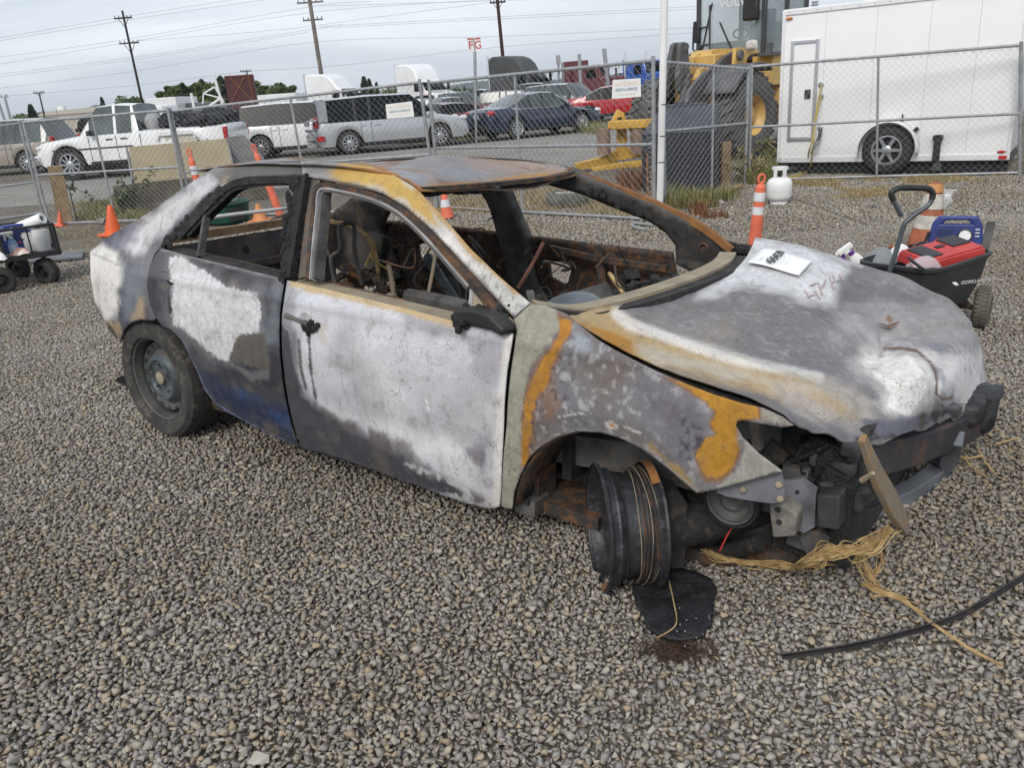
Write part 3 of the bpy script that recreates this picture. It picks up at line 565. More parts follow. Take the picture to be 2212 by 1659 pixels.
tear = Z7([(1300, 842), (1420, 838), (1520, 855), (1600, 920), (1640, 990), (1650, 1070), (1640, 1130), (1690, 1170), (1740, 1160)])
HP[:, 2] -= .022*np.abs(fbm(HP*np.array([1, 1.3, 1])+11, 4.2, 3))*smooth(2.9, 3.3, HP[:, 0])
sg = sdpoly(hd, tear+[(2150, 860), (2150, 700), (1900, 700)]); HP[:, 2] -= .028*smooth(-2, 6, sg)*np.exp(-np.maximum(sg, 0)/22)
HP[:, 2] += .015*fbm(HP*np.array([1, 1.6, 1]), 3.2, 4)+.011*fbm(HP*np.array([1, 1.3, 1])+3, 7, 2)*smooth(3.1, 3.4, HP[:, 0])-.012*np.exp(-(sdline(hd, tear)/9)**2)-.030*np.exp(-(sdline(hd, Z7([(1000, 560), (1150, 520), (1300, 620), (1280, 760), (1200, 830)]))/34)**2)-.022*np.exp(-(sdline(hd, [(1420, 690), (1560, 725), (1720, 775)])/30)**2)+.028*np.exp(-(sdline(hd, Z7([(1440, 1000), (1520, 1120)]))/46)**2)-.02*np.exp(-(sdline(hd, [(1700, 850), (1800, 890), (1880, 915)])/16)**2)+.018*np.exp(-(sdline(hd, Z7([(1700, 640), (1850, 760)]))/40)**2)
HP[:, 2] += .026*np.exp(-(sdline(hd, [(1330, 690), (1450, 735), (1560, 778), (1700, 822), (1840, 880)])/16)**2)+.02*np.exp(-(sdline(hd, Z7([(1480, 930), (1520, 1080)]))/30)**2)
ed = np.linspace(0, 1, hs[1]); HP = HP.reshape(hs); fr = smooth(.93, 1, ed)
jag = fbm(HP[:, -1], 4.5, 3); HP[:, :, 2] -= fr[None, :]*(.045*np.abs(jag))[:, None]; HP = HP.reshape(-1, 3)
fg = M(); fg.sweep(catmull([tuple(cy(u, v, -.70)) for u, v in ((1240, 690), (1330, 760), (1420, 800), (1540, 845), (1650, 880), (1705, 908))], 5), .05, .02, (0, 0, 1)); fg.build('dark_gap_flange', MT['soot'], car)  # flange strip kept dark, its colour gives the hood gap its shade
hood = painted('hood', HP, grid_faces(hs[0], hs[1]), car, (.175, .17, .178), [
 ('N', (.30, .285, .28), 1.6, -.2, .6, .6, (1.6, .7, 1)), ('N', (.36, .30, .22), 2.6, .12, .6, .45, (1.2, .6, 1)), ('X', [(1300, 600), (2000, 600), (2000, 830), (1400, 760)], (.40, .39, .40), 60, .10, .42, .35, 10),
 ('P', Z7([(1060, 560), (1500, 560), (1900, 640), (2010, 900), (1600, 860), (1250, 860), (1000, 780)]), (.36, .345, .345), .75, 50, 24),
 ('P', [(1600, 505), (1740, 535), (1830, 572), (1821, 612), (1804, 659), (1757, 652), (1673, 629), (1607, 619), (1500, 648), (1545, 605), (1590, 575)], (.50, .495, .50), .85, 16, 9), ('S', [(1610, 512), (1736, 540), (1815, 574), (1808, 612), (1790, 650), (1757, 645), (1673, 620), (1607, 610), (1550, 620), (1560, 600), (1600, 575)], (.60, .60, .61), 8),
 ('P', Z7([(1000, 400), (1130, 380), (1400, 480), (1600, 500), (1560, 560), (1250, 500), (1080, 560), (1000, 560)]), (.13, .13, .14), .75, 14, 16),
 ('P', Z6([(540, 490), (870, 425), (1000, 520), (1150, 640), (1400, 700), (1600, 760), (1850, 830), (2200, 920), (2300, 1020), (1900, 1020), (1400, 890), (1100, 810), (900, 730), (730, 610)]), (.40, .29, .15), .95, 14, 8),
 ('P', Z6([(1040, 690), (1400, 770), (1800, 880), (1950, 960), (1500, 880), (1150, 800)]), (.43, .40, .34), .8, 14, 12), ('P', Z6([(670, 550), (860, 590), (1000, 670), (1010, 750), (880, 700), (760, 620)]), (.38, .19, .04), .8, 12, 9),
 ('L', Z6([(900, 480), (1000, 560), (1400, 690), (1700, 790), (2212, 900)]), ASHW, .75, 5, 14, 4),
 ('P', Z7([(700, 1000), (1000, 1050), (1200, 1180), (1250, 1330), (1100, 1340), (750, 1260), (560, 1100)]), (.43, .39, .34), .8, 18, 14), ('X', Z7([(400, 930), (900, 1050), (1150, 1300), (700, 1250)]), TAN, 12, .0, .3, .7, 14),
 ('P', Z7([(1200, 850), (1500, 850), (1640, 930), (1650, 1080), (1560, 1200), (1450, 1290), (1330, 1230), (1300, 1050), (1120, 950)]), (.68, .655, .62), .9, 34, 18),
 ('P', Z7([(1640, 890), (1800, 830), (1950, 880), (2000, 1180), (1990, 1300), (1850, 1300), (1750, 1180), (1670, 1000)]), (.66, .645, .64), .88, 20, 12), ('X', Z7([(1300, 800), (2000, 800), (2000, 1300), (1300, 1300)]), (.20, .20, .24), 9, .12, .4, .75, 10),
 ('L', [(1850, 948), (1885, 945), (1930, 938), (1990, 908), (2040, 890), (2100, 893)], SOOT, .8, 4, 10, 14), ('P', Z7([(1190, 1320), (1350, 1310), (1500, 1300), (1600, 1290), (1450, 1420), (1250, 1400)]), (.12, .12, .145), .75, 10, 18),
 ('S', Z7([(1260, 900), (1480, 880), (1600, 950), (1620, 1070), (1540, 1160), (1450, 1250), (1370, 1200), (1340, 1050), (1200, 960)]), (.70, .68, .65), 14), ('S', Z6([(690, 560), (860, 600), (990, 675), (1000, 735), (890, 695), (770, 615)]), (.37, .185, .04), 8), ('L', tear, (.10, .055, .03), .9, 1.6, 3, 1.5), ('P', Z7([(1320, 650), (1335, 615), (1350, 640), (1370, 660), (1340, 675)]), DRUST, .9, 2, 1),
 ('L', [(1632, 513), (1740, 532), (1860, 572)], (.55, .55, .56), .5, 3, 6, 2)], thick=.007, off=-1)
# ---- roof skin: buckled
xs = [.12, .5, .85, 1.15, 1.42, 1.58, 1.69]; zn = [1.385, 1.418, 1.436, 1.436, 1.418, 1.395, 1.347]; zf = [1.34, 1.37, 1.385, 1.388, 1.378, 1.36, 1.328]
rr = []
for k, y in enumerate((-.585, -.38, -.15, .12, .38, .60)):
    t = k/5; rr.append([np.array((x+(.02*(1-(2*t-1)**2)), y, a*(1-t)+b*t-.022*(1-(2*t-1)**2)*math.sin(min(1, i/3)*math.pi/2)+.05*math.sin(x*6.3+y*5)*(1-(2*t-1)**2)*(1 if 0 < i < 6 else .2))) for i, (x, a, b) in enumerate(zip(xs, zn, zf))])
rp_ = patch(rr, 14, 16); rs = rp_.shape; RP = rp_.reshape(-1, 3); RP[:, 2] += .010*fbm(RP, 4, 3)-.014*np.abs(fbm(RP+4, 3.1, 2))*smooth(.62, .3, np.abs(RP[:, 1]))
painted('roof_panel', RP, grid_faces(rs[0], rs[1]), car, (.25, .242, .24), [
 ('N', (.36, .355, .36), 3, .0, .4, .7, (.6, 1.6, 1)), ('N', DRUST, 3.2, .05, .3, .75, (.7, 2.4, 1)), ('N', (.36, .20, .08), 3.7, .16, .36, .75, (.8, 2.8, 1)),
 ('P', [(990, 338), (1150, 338), (1245, 368), (1120, 384), (1030, 374)], (.33, .255, .22), .75, 12, 12), ('P', [(800, 355), (900, 372), (980, 365), (1050, 372), (1000, 395), (900, 400)], (.27, .29, .325), .7, 12, 12),
 ('L', [(905, 411), (1000, 401), (1100, 389), (1237, 372)], (.40, .21, .05), .85, 4, 6, 4), ('L', [(740, 354), (800, 361), (850, 378), (905, 411)], (.34, .15, .045), .9, 4, 6, 4),
 ('P', [(560, 345), (660, 345), (760, 356), (700, 362)], (.20, .20, .21), .7, 10, 10)], thick=.008, off=-1)
mk = M(); rd2 = car2pix(RP)
def on_roof(u, v): return Vector(RP[int(((rd2-np.array((u, v)))**2).sum(1).argmin())])
for a, b in (((1128, 358), (1150, 366)), ((1142, 355), (1150, 368)), ((1160, 358), (1178, 366)), ((1165, 366), (1184, 360))): mk.sweep([on_roof(*a)+Vector((0, 0, .002)), on_roof(*b)+Vector((0, 0, .002))], .008, .003, (0, 0, 1))
# ---- windscreen header and far pillars
hdr = M(); hpts = [cy(905, 416, -.57), Vector((1.70, -.3, 1.325)), Vector((1.71, 0, 1.318)), Vector((1.70, .3, 1.312)), cy(1237, 378, .59)]
hdr.sweep(catmull([tuple(p+Vector((0, 0, .014))) for p in hpts], 8), .05, .018, (0, 0, 1)); hdr.build('roof_header', MT['rusty'], car)
hj = M()
for i in range(26):
    t = i/25; k = min(int(t*4), 3); p = hpts[k].lerp(hpts[k+1], t*4-k); hj.box(p+Vector((-.03, 0, -.004-.012*random.random())), (.05, .06, .012+.012*random.random()))
hj.build('charred_headliner', MT['char'], car)
def far_panel(name, outline, m, holes=(), th=.05, dy=.05, step=.03):
    def fp(u, v):
        q = cq(u, v); y = .7
        for _ in range(40):
            p = CO+q*((y-CO[1])/q[1]); y = .5*y+.5*(-float(S(p[0], p[2]))-dy)
        return p
    lp = [[fp(*p)[[0, 2]] for p in resample(o, 7)] for o in (outline, *holes)]
    V, F = cdt_panel(lp, step, lambda v: side_surf(v, None, True, dy))
    V[:, 1] += .012*fbm(V, 9, 3)
    me = bpy.data.meshes.new(name); me.from_pydata([tuple(p) for p in V], [], F); me.materials.append(m); me.shade_smooth(); me.set_sharp_from_angle(angle=.7)
    o = bpy.data.objects.new(name, me); link(o, car); s = o.modifiers.new('sheet', 'SOLIDIFY'); s.thickness = th; s.offset = 0; return o
far_panel('a_pillar', [(1237, 366), (1326, 403), (1419, 440), (1512, 486), (1578, 540), (1560, 575), (1500, 585), (1462, 570), (1461, 524), (1442, 498), (1403, 472), (1349, 452), (1268, 417), (1209, 400), (1174, 390), (1150, 386)], MT['greymetal'], th=.04)
o = M(); o.sweep(catmull([tuple(cy(u, v, y)) for u, v, y in ((1232, 366, .60), (1326, 404, .64), (1419, 441, .68), (1512, 487, .72), (1580, 540, .75))], 6), .05, .03, (0, 0, 1)); o.build('pillar_edge', MT['rust'], car, label='orange rusted outer edge of the far windscreen pillar')
far_panel('b_pillar', [(1040, 399), (1082, 394), (1105, 425), (1125, 475), (1140, 510), (1149, 560), (1166, 610), (1192, 675), (1130, 675), (1110, 610), (1098, 560), (1080, 500), (1070, 460), (1055, 425)], MT['greymetal'], th=.07)
far_panel('front_door', [(1146, 512), (1200, 518), (1280, 529), (1370, 539), (1452, 548), (1462, 600), (1440, 650), (1340, 668), (1230, 690), (1190, 680), (1165, 610)], MT['rusty'], holes=[[(1186, 566), (1200, 562), (1230, 566), (1237, 590), (1232, 612), (1215, 612), (1191, 598)], [(1166, 570), (1174, 569), (1174, 579), (1167, 579)]], th=.03, dy=.04)
far_panel('rear_door', [(830, 478), (950, 488), (1075, 503), (1098, 560), (1130, 675), (960, 690), (860, 640), (850, 560)], MT['rusty'], holes=[[(903, 527), (925, 523), (945, 540), (942, 562), (925, 570), (908, 555)]], th=.03, dy=.05)
far_panel('c_pillar', [(656, 352), (720, 352), (748, 372), (712, 405), (690, 440), (706, 470), (760, 425), (792, 425), (848, 450), (832, 480), (826, 500), (846, 530), (870, 600), (800, 620), (700, 560), (652, 545), (654, 440)], mat('sooty_pillar', (.095, .092, .088), .8, var=.25, scale=8, col2=(.03, .03, .032), dirt=.5, dirtcol=(.19, .11, .06), bump=.3), th=.04, dy=.09)
rl = M(); rl.sweep(catmull([(-.1, .60, 1.27), (.3, .62, 1.34), (.9, .62, 1.365), (1.4, .61, 1.355), (1.66, .60, 1.315)], 6), .06, .05, (0, 0, 1)); rl.build('roof_rail', MT['soot'], car)
dl = M()
dl.sweep([cy(1175, 532, .75), cy(1300, 560, .74), cy(1440, 580, .74)], .03, .025, (0, 1, 0)); dl.sweep([cy(1290, 530, .76), cy(1310, 660, .74)], .04, .02, (0, 1, 0)); dl.build('door_rib', MT['rusty'], car)
# ---- near side door frames, B pillar and rubber remains
def on_side(pts, out=.0): return [Vector(side_pt(u, v))+Vector((0, -out, 0)) for u, v in pts]
def frame_strip(name, pts, wd, h, m, parent, out=-.02, k=5): o = M(); o.sweep(catmull([tuple(p) for p in on_side(pts, out)], k), wd, h, (0, 1, 0)); return o.build(name, m, parent)
frame_strip('window_frame', [(668, 604), (672, 540), (680, 460), (688, 404), (740, 407), (810, 424), (865, 452), (920, 500), (975, 560), (1020, 612), (1085, 690)], .022, .04, MT['rusty'], fd, -.008)
frame_strip('window_channel', [(680, 606), (686, 540), (694, 460), (701, 414), (745, 418), (805, 434), (858, 461), (910, 508), (962, 566), (1012, 625)], .012, .05, MT['greymetal'], fd, -.02); frame_strip('window_seal', [(674, 605), (679, 540), (687, 460), (695, 409), (742, 412), (808, 429), (862, 456), (916, 504), (969, 563), (1017, 618)], .008, .03, MT['ashmetal'], fd, -.002)
frame_strip('corner_divider', [(1016, 606), (1014, 640), (1011, 668)], .018, .02, MT['ashmetal'], fd, -.02)
frame_strip('window_frame', [(390, 512), (430, 468), (470, 425), (500, 400), (535, 391), (600, 387), (650, 388)], .030, .04, MT['soot'], rd, -.005)
frame_strip('window_channel', [(400, 512), (438, 470), (478, 430), (505, 408), (540, 400), (600, 396), (640, 396)], .02, .05, MT['char'], rd, -.03)
frame_strip('chrome_remnant', [(482, 402), (515, 390), (560, 385), (600, 383), (645, 383)], .012, .012, MT['ashmetal'], rd, .012)
frame_strip('divider_bar', [(447, 420), (440, 470), (432, 520), (426, 556)], .022, .03, MT['greymetal'], rd, -.015)
bp_ = M(); bp_.sweep(catmull([tuple(p) for p in on_side([(655, 382), (646, 430), (634, 500), (625, 560), (618, 604)], -.005)], 6), .075, .03, (0, 1, 0)); bp_.build('b_pillar', MT['char'], car)
frame_strip('b_pillar_trim', [(680, 392), (668, 450), (658, 520), (648, 602)], .05, .02, mat('brown_scorched_pillar', (.13, .105, .08), .8, var=.2, scale=8, col2=(.06, .055, .055), dirt=.3, dirtcol=(.22, .12, .05)), car, -.02)
drip = M()
for pts in ([(640, 385), (628, 470), (616, 560), (608, 610)],):
    for kk in range(34):
        t = random.random(); i = min(int(t*3), 2); u = pts[i][0]+(pts[i+1][0]-pts[i][0])*(t*3-i)+random.uniform(-9, 9); v = pts[i][1]+(pts[i+1][1]-pts[i][1])*(t*3-i)
        drip.ball(side_pt(u, v)+np.array((0, -.006, 0)), random.uniform(.008, .02), 7, (1, .6, 1.8))
for kk in range(60):
    t = random.random(); u = 355+t*130+random.uniform(-8, 5); v = 530-t*128+random.uniform(-3, 10)
    drip.ball(side_pt(u, v)+np.array((0, -.004, 0)), random.uniform(.006, .02), 7, (1.3, .6, 1.2))
drip.build('charred_seal', MT['char'], car)['kind'] = 'stuff'
for px, wd in (([(x+3, y) for x, y in split], .05), ([(1115, 715), (1101, 810), (1094, 930), (1088, 1080)], .08), ([(352, 536), (332, 550), (322, 600), (324, 650), (345, 700)], .03)):
    gap = M(); gap.sweep(catmull([tuple(p) for p in on_side(px, -.032)], 4), wd, .02, (0, 1, 0)); gap.build('door_jamb', MT['soot'], car)
# inner door shells keep the doors thick
for nm, pl, par in (('inner_shell', rdoor, rd), ('inner_shell', fdoor, fd)):
    lp = [side_pt(*p)[[0, 2]] for p in resample(pl, 12)]
    V, F = cdt_panel([lp], .06, lambda v: side_surf(v)); V[:, 1] += .10; V[:, 1] = np.maximum(V[:, 1], -.78)
    me = bpy.data.meshes.new(nm); me.from_pydata([tuple(p) for p in V], [], F); me.materials.append(MT['rusty']); oo = bpy.data.objects.new(nm, me); link(oo, par); s = oo.modifiers.new('sheet', 'SOLIDIFY'); s.thickness = .02
sill = M(); sill.sweep([side_pt(622, 608)+np.array((0, .05, -.01)), side_pt(860, 665)+np.array((0, .05, -.01)), side_pt(1105, 722)+np.array((0, .05, -.01))], .09, .02, (0, 0, 1)); sill.build('sill_top', MT['tanmetal'], fd)
sill = M(); sill.sweep([side_pt(355, 539)+np.array((0, .05, -.01)), side_pt(598, 601)+np.array((0, .05, -.01))], .09, .02, (0, 0, 1)); sill.build('sill_top', MT['soot'], rd)
# ---- handles, mirror stump
h = M(); a = on_side([(622, 680), (634, 684), (655, 693), (672, 700)], .012); h.tube(a, [.012, .009, .009, .014], 8); hb = h.build('handle', MT['greymetal'], fd, label='bent handle lever hanging from its burnt socket')
h = M()
for kk in range(22): h.ball(side_pt(668+random.gauss(0, 8), 705+random.gauss(0, 6))+np.array((0, -.008, 0)), random.uniform(.008, .016), 7)
h.build('handle_socket', MT['char'], fd)
def decal(poly, m, name, parent, out=.004):
    pts = on_side(poly, out); o = M(); o.poly3(pts, (0, -1, 0), .003); return o.build(name, m, parent, smooth=None)
decal([(617, 678), (626, 675), (637, 680), (639, 688), (632, 692), (621, 689)], MT['ink'], 'lock_hole', fd, .003)
decal([(646, 668), (660, 672), (676, 684), (668, 692), (650, 688), (644, 678)], MT['ashmetal'], 'handle_cup', fd, .002)
decal([(347, 588), (360, 584), (370, 600), (378, 604), (379, 613), (370, 616), (362, 606)], MT['char'], 'handle_socket', rd, .004)
decal([(341, 592), (352, 597), (368, 616), (365, 634), (352, 622)], MT['greymetal'], 'handle_cup', rd, .003)
mm_ = M(); pts = [side_pt(u, v)+np.array((0, -.03, 0)) for u, v in ((1003, 676), (1040, 676), (1080, 686), (1113, 712))]
mm_.sweep(pts, [.05, .055, .05, .03], .075, (0, 1, 0)); mm_.build('mirror_base', MT['black'], fd, bevel=.01)
mm_ = M()
for kk in range(26): mm_.ball(side_pt(1006+random.gauss(0, 7), 690+random.gauss(0, 7))+np.array((0, -.03+random.uniform(-.03, .02), 0)), random.uniform(.01, .022), 7)
for kk in range(36): mm_.ball(side_pt(1040+random.gauss(0, 22), 671+random.gauss(0, 5))+np.array((0, -.0, 0)), random.uniform(.008, .016), 7)
mm_.build('melted_mirror', MT['char'], fd)
mm_ = M(); mm_.poly3(on_side([(1016, 606), (1080, 678), (1100, 700), (1050, 690), (1012, 672)], -.012), (0, 1, 0), .02); mm_.build('mirror_plate', MT['tanmetal'], fd, smooth=None)
# ---- rear wheel (tyre still on), front bare rim
RX = Matrix.Rotation(R(90), 4, 'X')
def steel_wheel(parent, mtx, tyre=True):
    wr = bpy.data.objects.new('rear_wheel', None); link(wr, parent); wr.matrix_local = mtx
    o = M(); o.lathe([(.222, -.085), (.228, -.095), (.25, -.106), (.295, -.105), (.318, -.085), (.325, -.05), (.326, .05), (.318, .085), (.295, .105), (.25, .106), (.225, .095), (.222, .085)], 56)
    o.build('tyre', MT['dustrubber'], wr, smooth=.5)
    o = M(); o.lathe([(.226, .098), (.226, .088), (.214, .082), (.208, .05), (.196, .02), (.186, .0), (.184, -.08)], 56); o.lathe([(.196, .02), (.182, .045), (.165, .038), (.150, .024), (.135, .042), (.118, .066), (.098, .066), (.088, .052), (.05, .05), (.036, .056), (.033, .07), (.0, .07)], 56)
    o.build('rim', mat('dusty_steel_rim', (.10, .095, .088), .6, .2, var=.2, scale=9, col2=(.06, .065, .07), dirt=.35, dirtcol=(.17, .14, .105)), wr, smooth=.5)
    o = M(); o.lathe([(.128, .052), (.118, .068), (.098, .068), (.088, .054), (.05, .052)], 48); o.build('hub_disc', mat('blue_grey_steel', (.115, .14, .155), .4, .3, var=.25, scale=7, col2=(.05, .06, .068)), wr, smooth=.5)
    o = M(); o.lathe([(.034, .052), (.034, .072), (.026, .076), (.0, .076)], 24); o.build('hub_cap', MT['tanmetal'], wr)
    nut = None
    for i in range(5):
        a = 2*math.pi*i/5+.3; T = Matrix.Translation((.068*math.cos(a), .068*math.sin(a), .05))
        if nut is None: n = M(); n.lathe([(.0115, 0), (.0115, .018), (.009, .026), (.0, .028)], 6); nut = n.build('lug_nut', MT['chrome'], wr); nut.matrix_local = T
        else: c = nut.copy(); link(c, wr); c.matrix_local = T
    vm = None
    for i in range(16):
        a = 2*math.pi*i/16; T = Matrix.Translation((.173*math.cos(a), .173*math.sin(a), .046)) @ Matrix.Rotation(a, 4, 'Z') @ Matrix.Rotation(R(-24), 4, 'Y') @ Matrix.Diagonal((.8, 1.35, 1, 1))
        if vm is None: h_ = M(); h_.lathe([(.0001, .0), (.012, .0)], 10); vm = h_.build('vent_hole', MT['ink'], wr, smooth=None); vm.matrix_local = T
        else: c = vm.copy(); link(c, wr); c.matrix_local = T
    return wr
steel_wheel(car, Matrix.Translation((0, -.775, .335)) @ Matrix.Rotation(R(90), 4, 'X'))
b = M(); b.sweep(catmull([tuple(side_pt(u, v)+np.array((0, .06, .01))) for u, v in ((262, 740), (268, 715), (285, 699), (305, 692), (345, 702), (395, 738), (430, 808), (447, 850))], 5), .10, .012, (0, 1, 0)); b.box((0, -.45, .55), (.95, .5, .5)); b.build('wheel_housing', MT['soot'], car)
gb = G(1290, 1255); view = Vector((gb.x, gb.y, 0)).normalized(); side = Vector((view.y, -view.x, 0))
axis_w = (-side*.975-view*.17+Vector((0, 0, .045))).normalized()          # the way the outer face of the loose front rim points
cw = gb+Vector((0, 0, .213))-axis_w*.02
inv = CARM.inverted(); wm = inv @ frame_z(axis_w, cw-axis_w*.085)
fw = bpy.data.objects.new('front_wheel', None); link(fw, car); fw.matrix_local = wm
o = M(); o.lathe([(.213, .098), (.219, .094), (.217, .086), (.203, .080), (.198, .062), (.200, .055), (.192, .045), (.176, .028), (.172, -.02), (.178, -.035), (.186, -.05), (.196, -.072), (.203, -.078), (.217, -.086), (.219, -.094), (.213, -.098)], 64)
o.lathe([(.205, .086), (.195, .06), (.186, .042), (.168, .022), (.166, -.02), (.18, -.05), (.2, -.09)], 64)
o.build('rim', mat('burnt_alloy_rim', (.035, .036, .04), .5, .25, var=.3, scale=8, col2=(.016, .016, .018), dirt=.45, dirtcol=(.11, .11, .12), bump=.3, bscale=40), fw, smooth=.5)
o = M(); o.lathe([(.186, .03), (.14, .055), (.09, .04), (.03, .045), (0, .045)], 40); o.build('wheel_face', MT['soot'], fw)
beads = None
for kk in range(12):
    o = M(); rr_ = .188+.012*random.random(); zz_ = -.012-.0055*kk; ph = random.random()*6
    o.tube([(rr_*math.cos(a)+.003*math.sin(3*a+ph), rr_*math.sin(a), zz_+.006*math.sin(a*2+ph)) for a in np.linspace(0, 2*math.pi, 56)[:-1]], .0015, 4, closed=True); o.build('bead_wire', MT['rusty'] if kk % 5 else MT['tanmetal'], fw)
o = M(); o.lathe([(.212, -.064), (.2195, -.09)], 18, arc=1.9); ob = o.build('rust_band', MT['rust'], fw); ob.rotation_euler = (0, 0, 0)
o = M(); o.poly3([(.19*math.cos(a), .19*math.sin(a), .0995) for a in np.linspace(0, .5, 6)]+[(.212*math.cos(a), .212*math.sin(a), .0995) for a in np.linspace(.5, 0, 6)], (0, 0, 1), .002); ob2 = o.build('rust_patch', MT['rust'], fw, smooth=None)
low = fw.matrix_local.to_3x3().inverted() @ (inv.to_3x3() @ Vector((0, 0, -1))); ob2.rotation_euler = (0, 0, math.atan2(low.y, low.x)-.25); ob.rotation_euler = (0, 0, math.atan2(-low.y, -low.x)-1.2)
o = M(); o.tube([(.06, 0, -.02), (.02, 0, -.25), (.0, .02, -.5)], [.09, .07, .05], 12); o.box((0, 0, -.12), (.2, .24, .12)); o.build('hub_carrier', MT['soot'], fw)
def lump(o, c, d, amp, seed, n=22):
    c = Vector(c); vs = []
    for i in range(n//2+1):
        for j in range(n):
            t, p = math.pi*i/(n//2), 2*math.pi*j/n; q = np.array((math.sin(t)*math.cos(p), math.sin(t)*math.sin(p), math.cos(t))); q = np.sign(q)*np.abs(q)**.42; vs.append(q*np.array(d))
    vs = np.array(vs); vs = vs*(1+fbm(vs+seed, 13, 4)*amp*7)[:, None]; k = len(o.v)
    o.add([Vector(q)+c for q in vs], [(i*n+j, i*n+(j+1) % n, (i+1)*n+(j+1) % n, (i+1)*n+j) for i in range(n//2) for j in range(n)])
# ---- inside of the wreck
o = M(); o.box((1.15, 0, .22), (2.9, 1.5, .05)); o.box((1.15, .68, .30), (2.4, .12, .18)); o.box((1.15, -.70, .30), (2.4, .12, .16)); o.box((1.5, 0, .33), (1.8, .26, .2)); o.build('floor_pan', MT['rusty'], car)
o = M(); o.box((.35, 0, .36), (.5, 1.25, .22), taper=.85); o.build('rear_seat_base', MT['soot'], car)
o = M(); o.box((-.36, 0, .985), (.22, 1.26, .02)); o.box((-.25, 0, 1.0), (.03, 1.28, .045)); o.build('rear_shelf', mat('scorched_shelf', (.27, .175, .095), .85, var=.2, scale=6, col2=(.13, .085, .055), dirt=.55, dirtcol=(.05, .045, .045)), car)
o = M()
for y in (-.45, -.15, .15, .45): o = M(); o.box((-.30, y, .997), (.04, .14, .004)); o.build('shelf_slot', MT['ink'], car)
o = M(); o.box((-.25, 0, .66), (.03, 1.28, .60)); o.sweep([(-.22, -.6, .80), (-.22, .6, .78)], .04, .02, (1, 0, 0)); o.sweep([(-.22, -.6, .6), (-.22, .6, .6)], .05, .02, (1, 0, 0)); o.build('rear_bulkhead', mat('burnt_bulkhead', (.075, .08, .09), .8, var=.2, scale=5, col2=(.035, .035, .04), dirt=.5, dirtcol=(.15, .09, .05)), car)
o = M()
for y, z, r_ in ((-.3, .78, .03), (-.05, .80, .025), (.3, .8, .03), (.1, .55, .05), (-.4, .58, .05)): o.lathe([(.0001, 0), (r_, 0)], 14, Matrix.Translation((-.232, y, z+.08)) @ Matrix.Rotation(R(90), 4, 'Y'))
o.build('bulkhead_hole', MT['ink'], car, smooth=None)['kind'] = 'stuff'
o = M(); o.grid([[(-.66, y, 1.035+.01*math.cos(y*2)) for y in np.linspace(-.56, .58, 12)], [(-.54, y, 1.045+.012*math.cos(y*2)) for y in np.linspace(-.56, .58, 12)]]); ol = o.build('trunk_lid', mat('white_ash_lid', (.66, .65, .63), .8, var=.1), car); s = ol.modifiers.new('s', 'SOLIDIFY'); s.thickness = .02
o = M(); o.box((-.45, 0, .5), (.55, 1.2, .06)); o.build('trunk_floor', MT['soot'], car)
o = M(); o.sweep(catmull([(-.62, -.5, .42), (-.70, 0, .42), (-.62, .5, .42)], 6), .22, .05, (1, 0, 0)); o.build("rear_crossmember", MT["rusty"], car)
def tub(name, pts, r, m, n=8, k=6): o = M(); o.tube(catmull([tuple(p) for p in pts], k), r, n); return o.build(name, m, car)
tub('seat_frame', [cy(728, 625, -.30), cy(715, 560, -.30), cy(735, 538, -.30), cy(732, 496, -.30), cy(742, 484, -.28), cy(758, 482, -.22), cy(766, 494, -.2), cy(766, 540, -.2), cy(782, 615, -.2)], .011, MT['greymetal'])
tub('seat_frame', [cy(836, 512, .15), cy(832, 542, .15), cy(823, 576, .15), cy(828, 602, .15)], .024, MT['soot'])
tub('seat_frame', [cy(660, 700, .1), cy(770, 642, .05), cy(800, 650, .0), cy(830, 690, .0)], .02, MT['greymetal'])
tub('seat_frame', [cy(930, 500, .45), cy(955, 540, .40), cy(975, 600, .35), cy(995, 660, .3)], .03, MT['greymetal'])
o = M()
for kk in range(9):
    a = Vector(cy(700+kk*16, 610+random.uniform(-4, 10), random.uniform(-.2, .4))); b = a+Vector((random.uniform(-.2, .3), random.uniform(-.2, .3), random.uniform(-.22, .1))); o.sweep([a, b], .05, .02, (0, 0, 1))
o.build('seat_rail', MT['rusty'], car)['kind'] = 'stuff'
tub('dashboard_beam', [cy(884, 640, -.5), cy(950, 652, -.55), cy(1012, 668, -.62)], .035, MT['greymetal'], 10)
tub('steering_column', [cy(925, 556, .25), cy(955, 605, .15), cy(990, 660, .05)], .028, mat('blue_grey_tube', (.10, .12, .135), .6, var=.2), 10)
tub('rusty_rod', [cy(941, 546, -.35), cy(932, 600, -.38), cy(918, 668, -.4)], .008, MT['tanmetal'], 6)
tub('rusty_rod', [cy(1174, 523, .1), cy(1150, 570, .05), cy(1119, 622, .0)], .010, mat('dark_red_stick', (.16, .07, .05), .8, var=.2, scale=20), 6)
tub('rusty_rod', [cy(1316, 590, .2), cy(1332, 612, .15), cy(1347, 634, .1)], .010, MT['straw'], 6)
tub('rusty_rod', [cy(839, 572, -.2), cy(845, 600, -.22), cy(850, 640, -.25)], .012, MT['tanmetal'], 6)
tub('rusty_rod', [cy(773, 444, .3), cy(777, 470, .3), cy(779, 500, .28)], .010, MT['tanmetal'], 6)
tub('rusty_rod', [cy(690, 478, .2), cy(700, 520, .15), cy(712, 556, .1)], .009, MT['tanmetal'], 6)
o = M()
for kk in range(14):
    p = [np.array(cy(715, 478+random.uniform(-3, 3), .35)), np.array(cy(760, 488+random.uniform(-4, 4), .25)), np.array(cy(795+random.uniform(-4, 4), 512, .1)), np.array(cy(812+random.uniform(-3, 3), 555, .0)), np.array(cy(818, 600+random.uniform(-10, 10), -.05))]
    o.tube(catmull(p, 4), .006, 5)
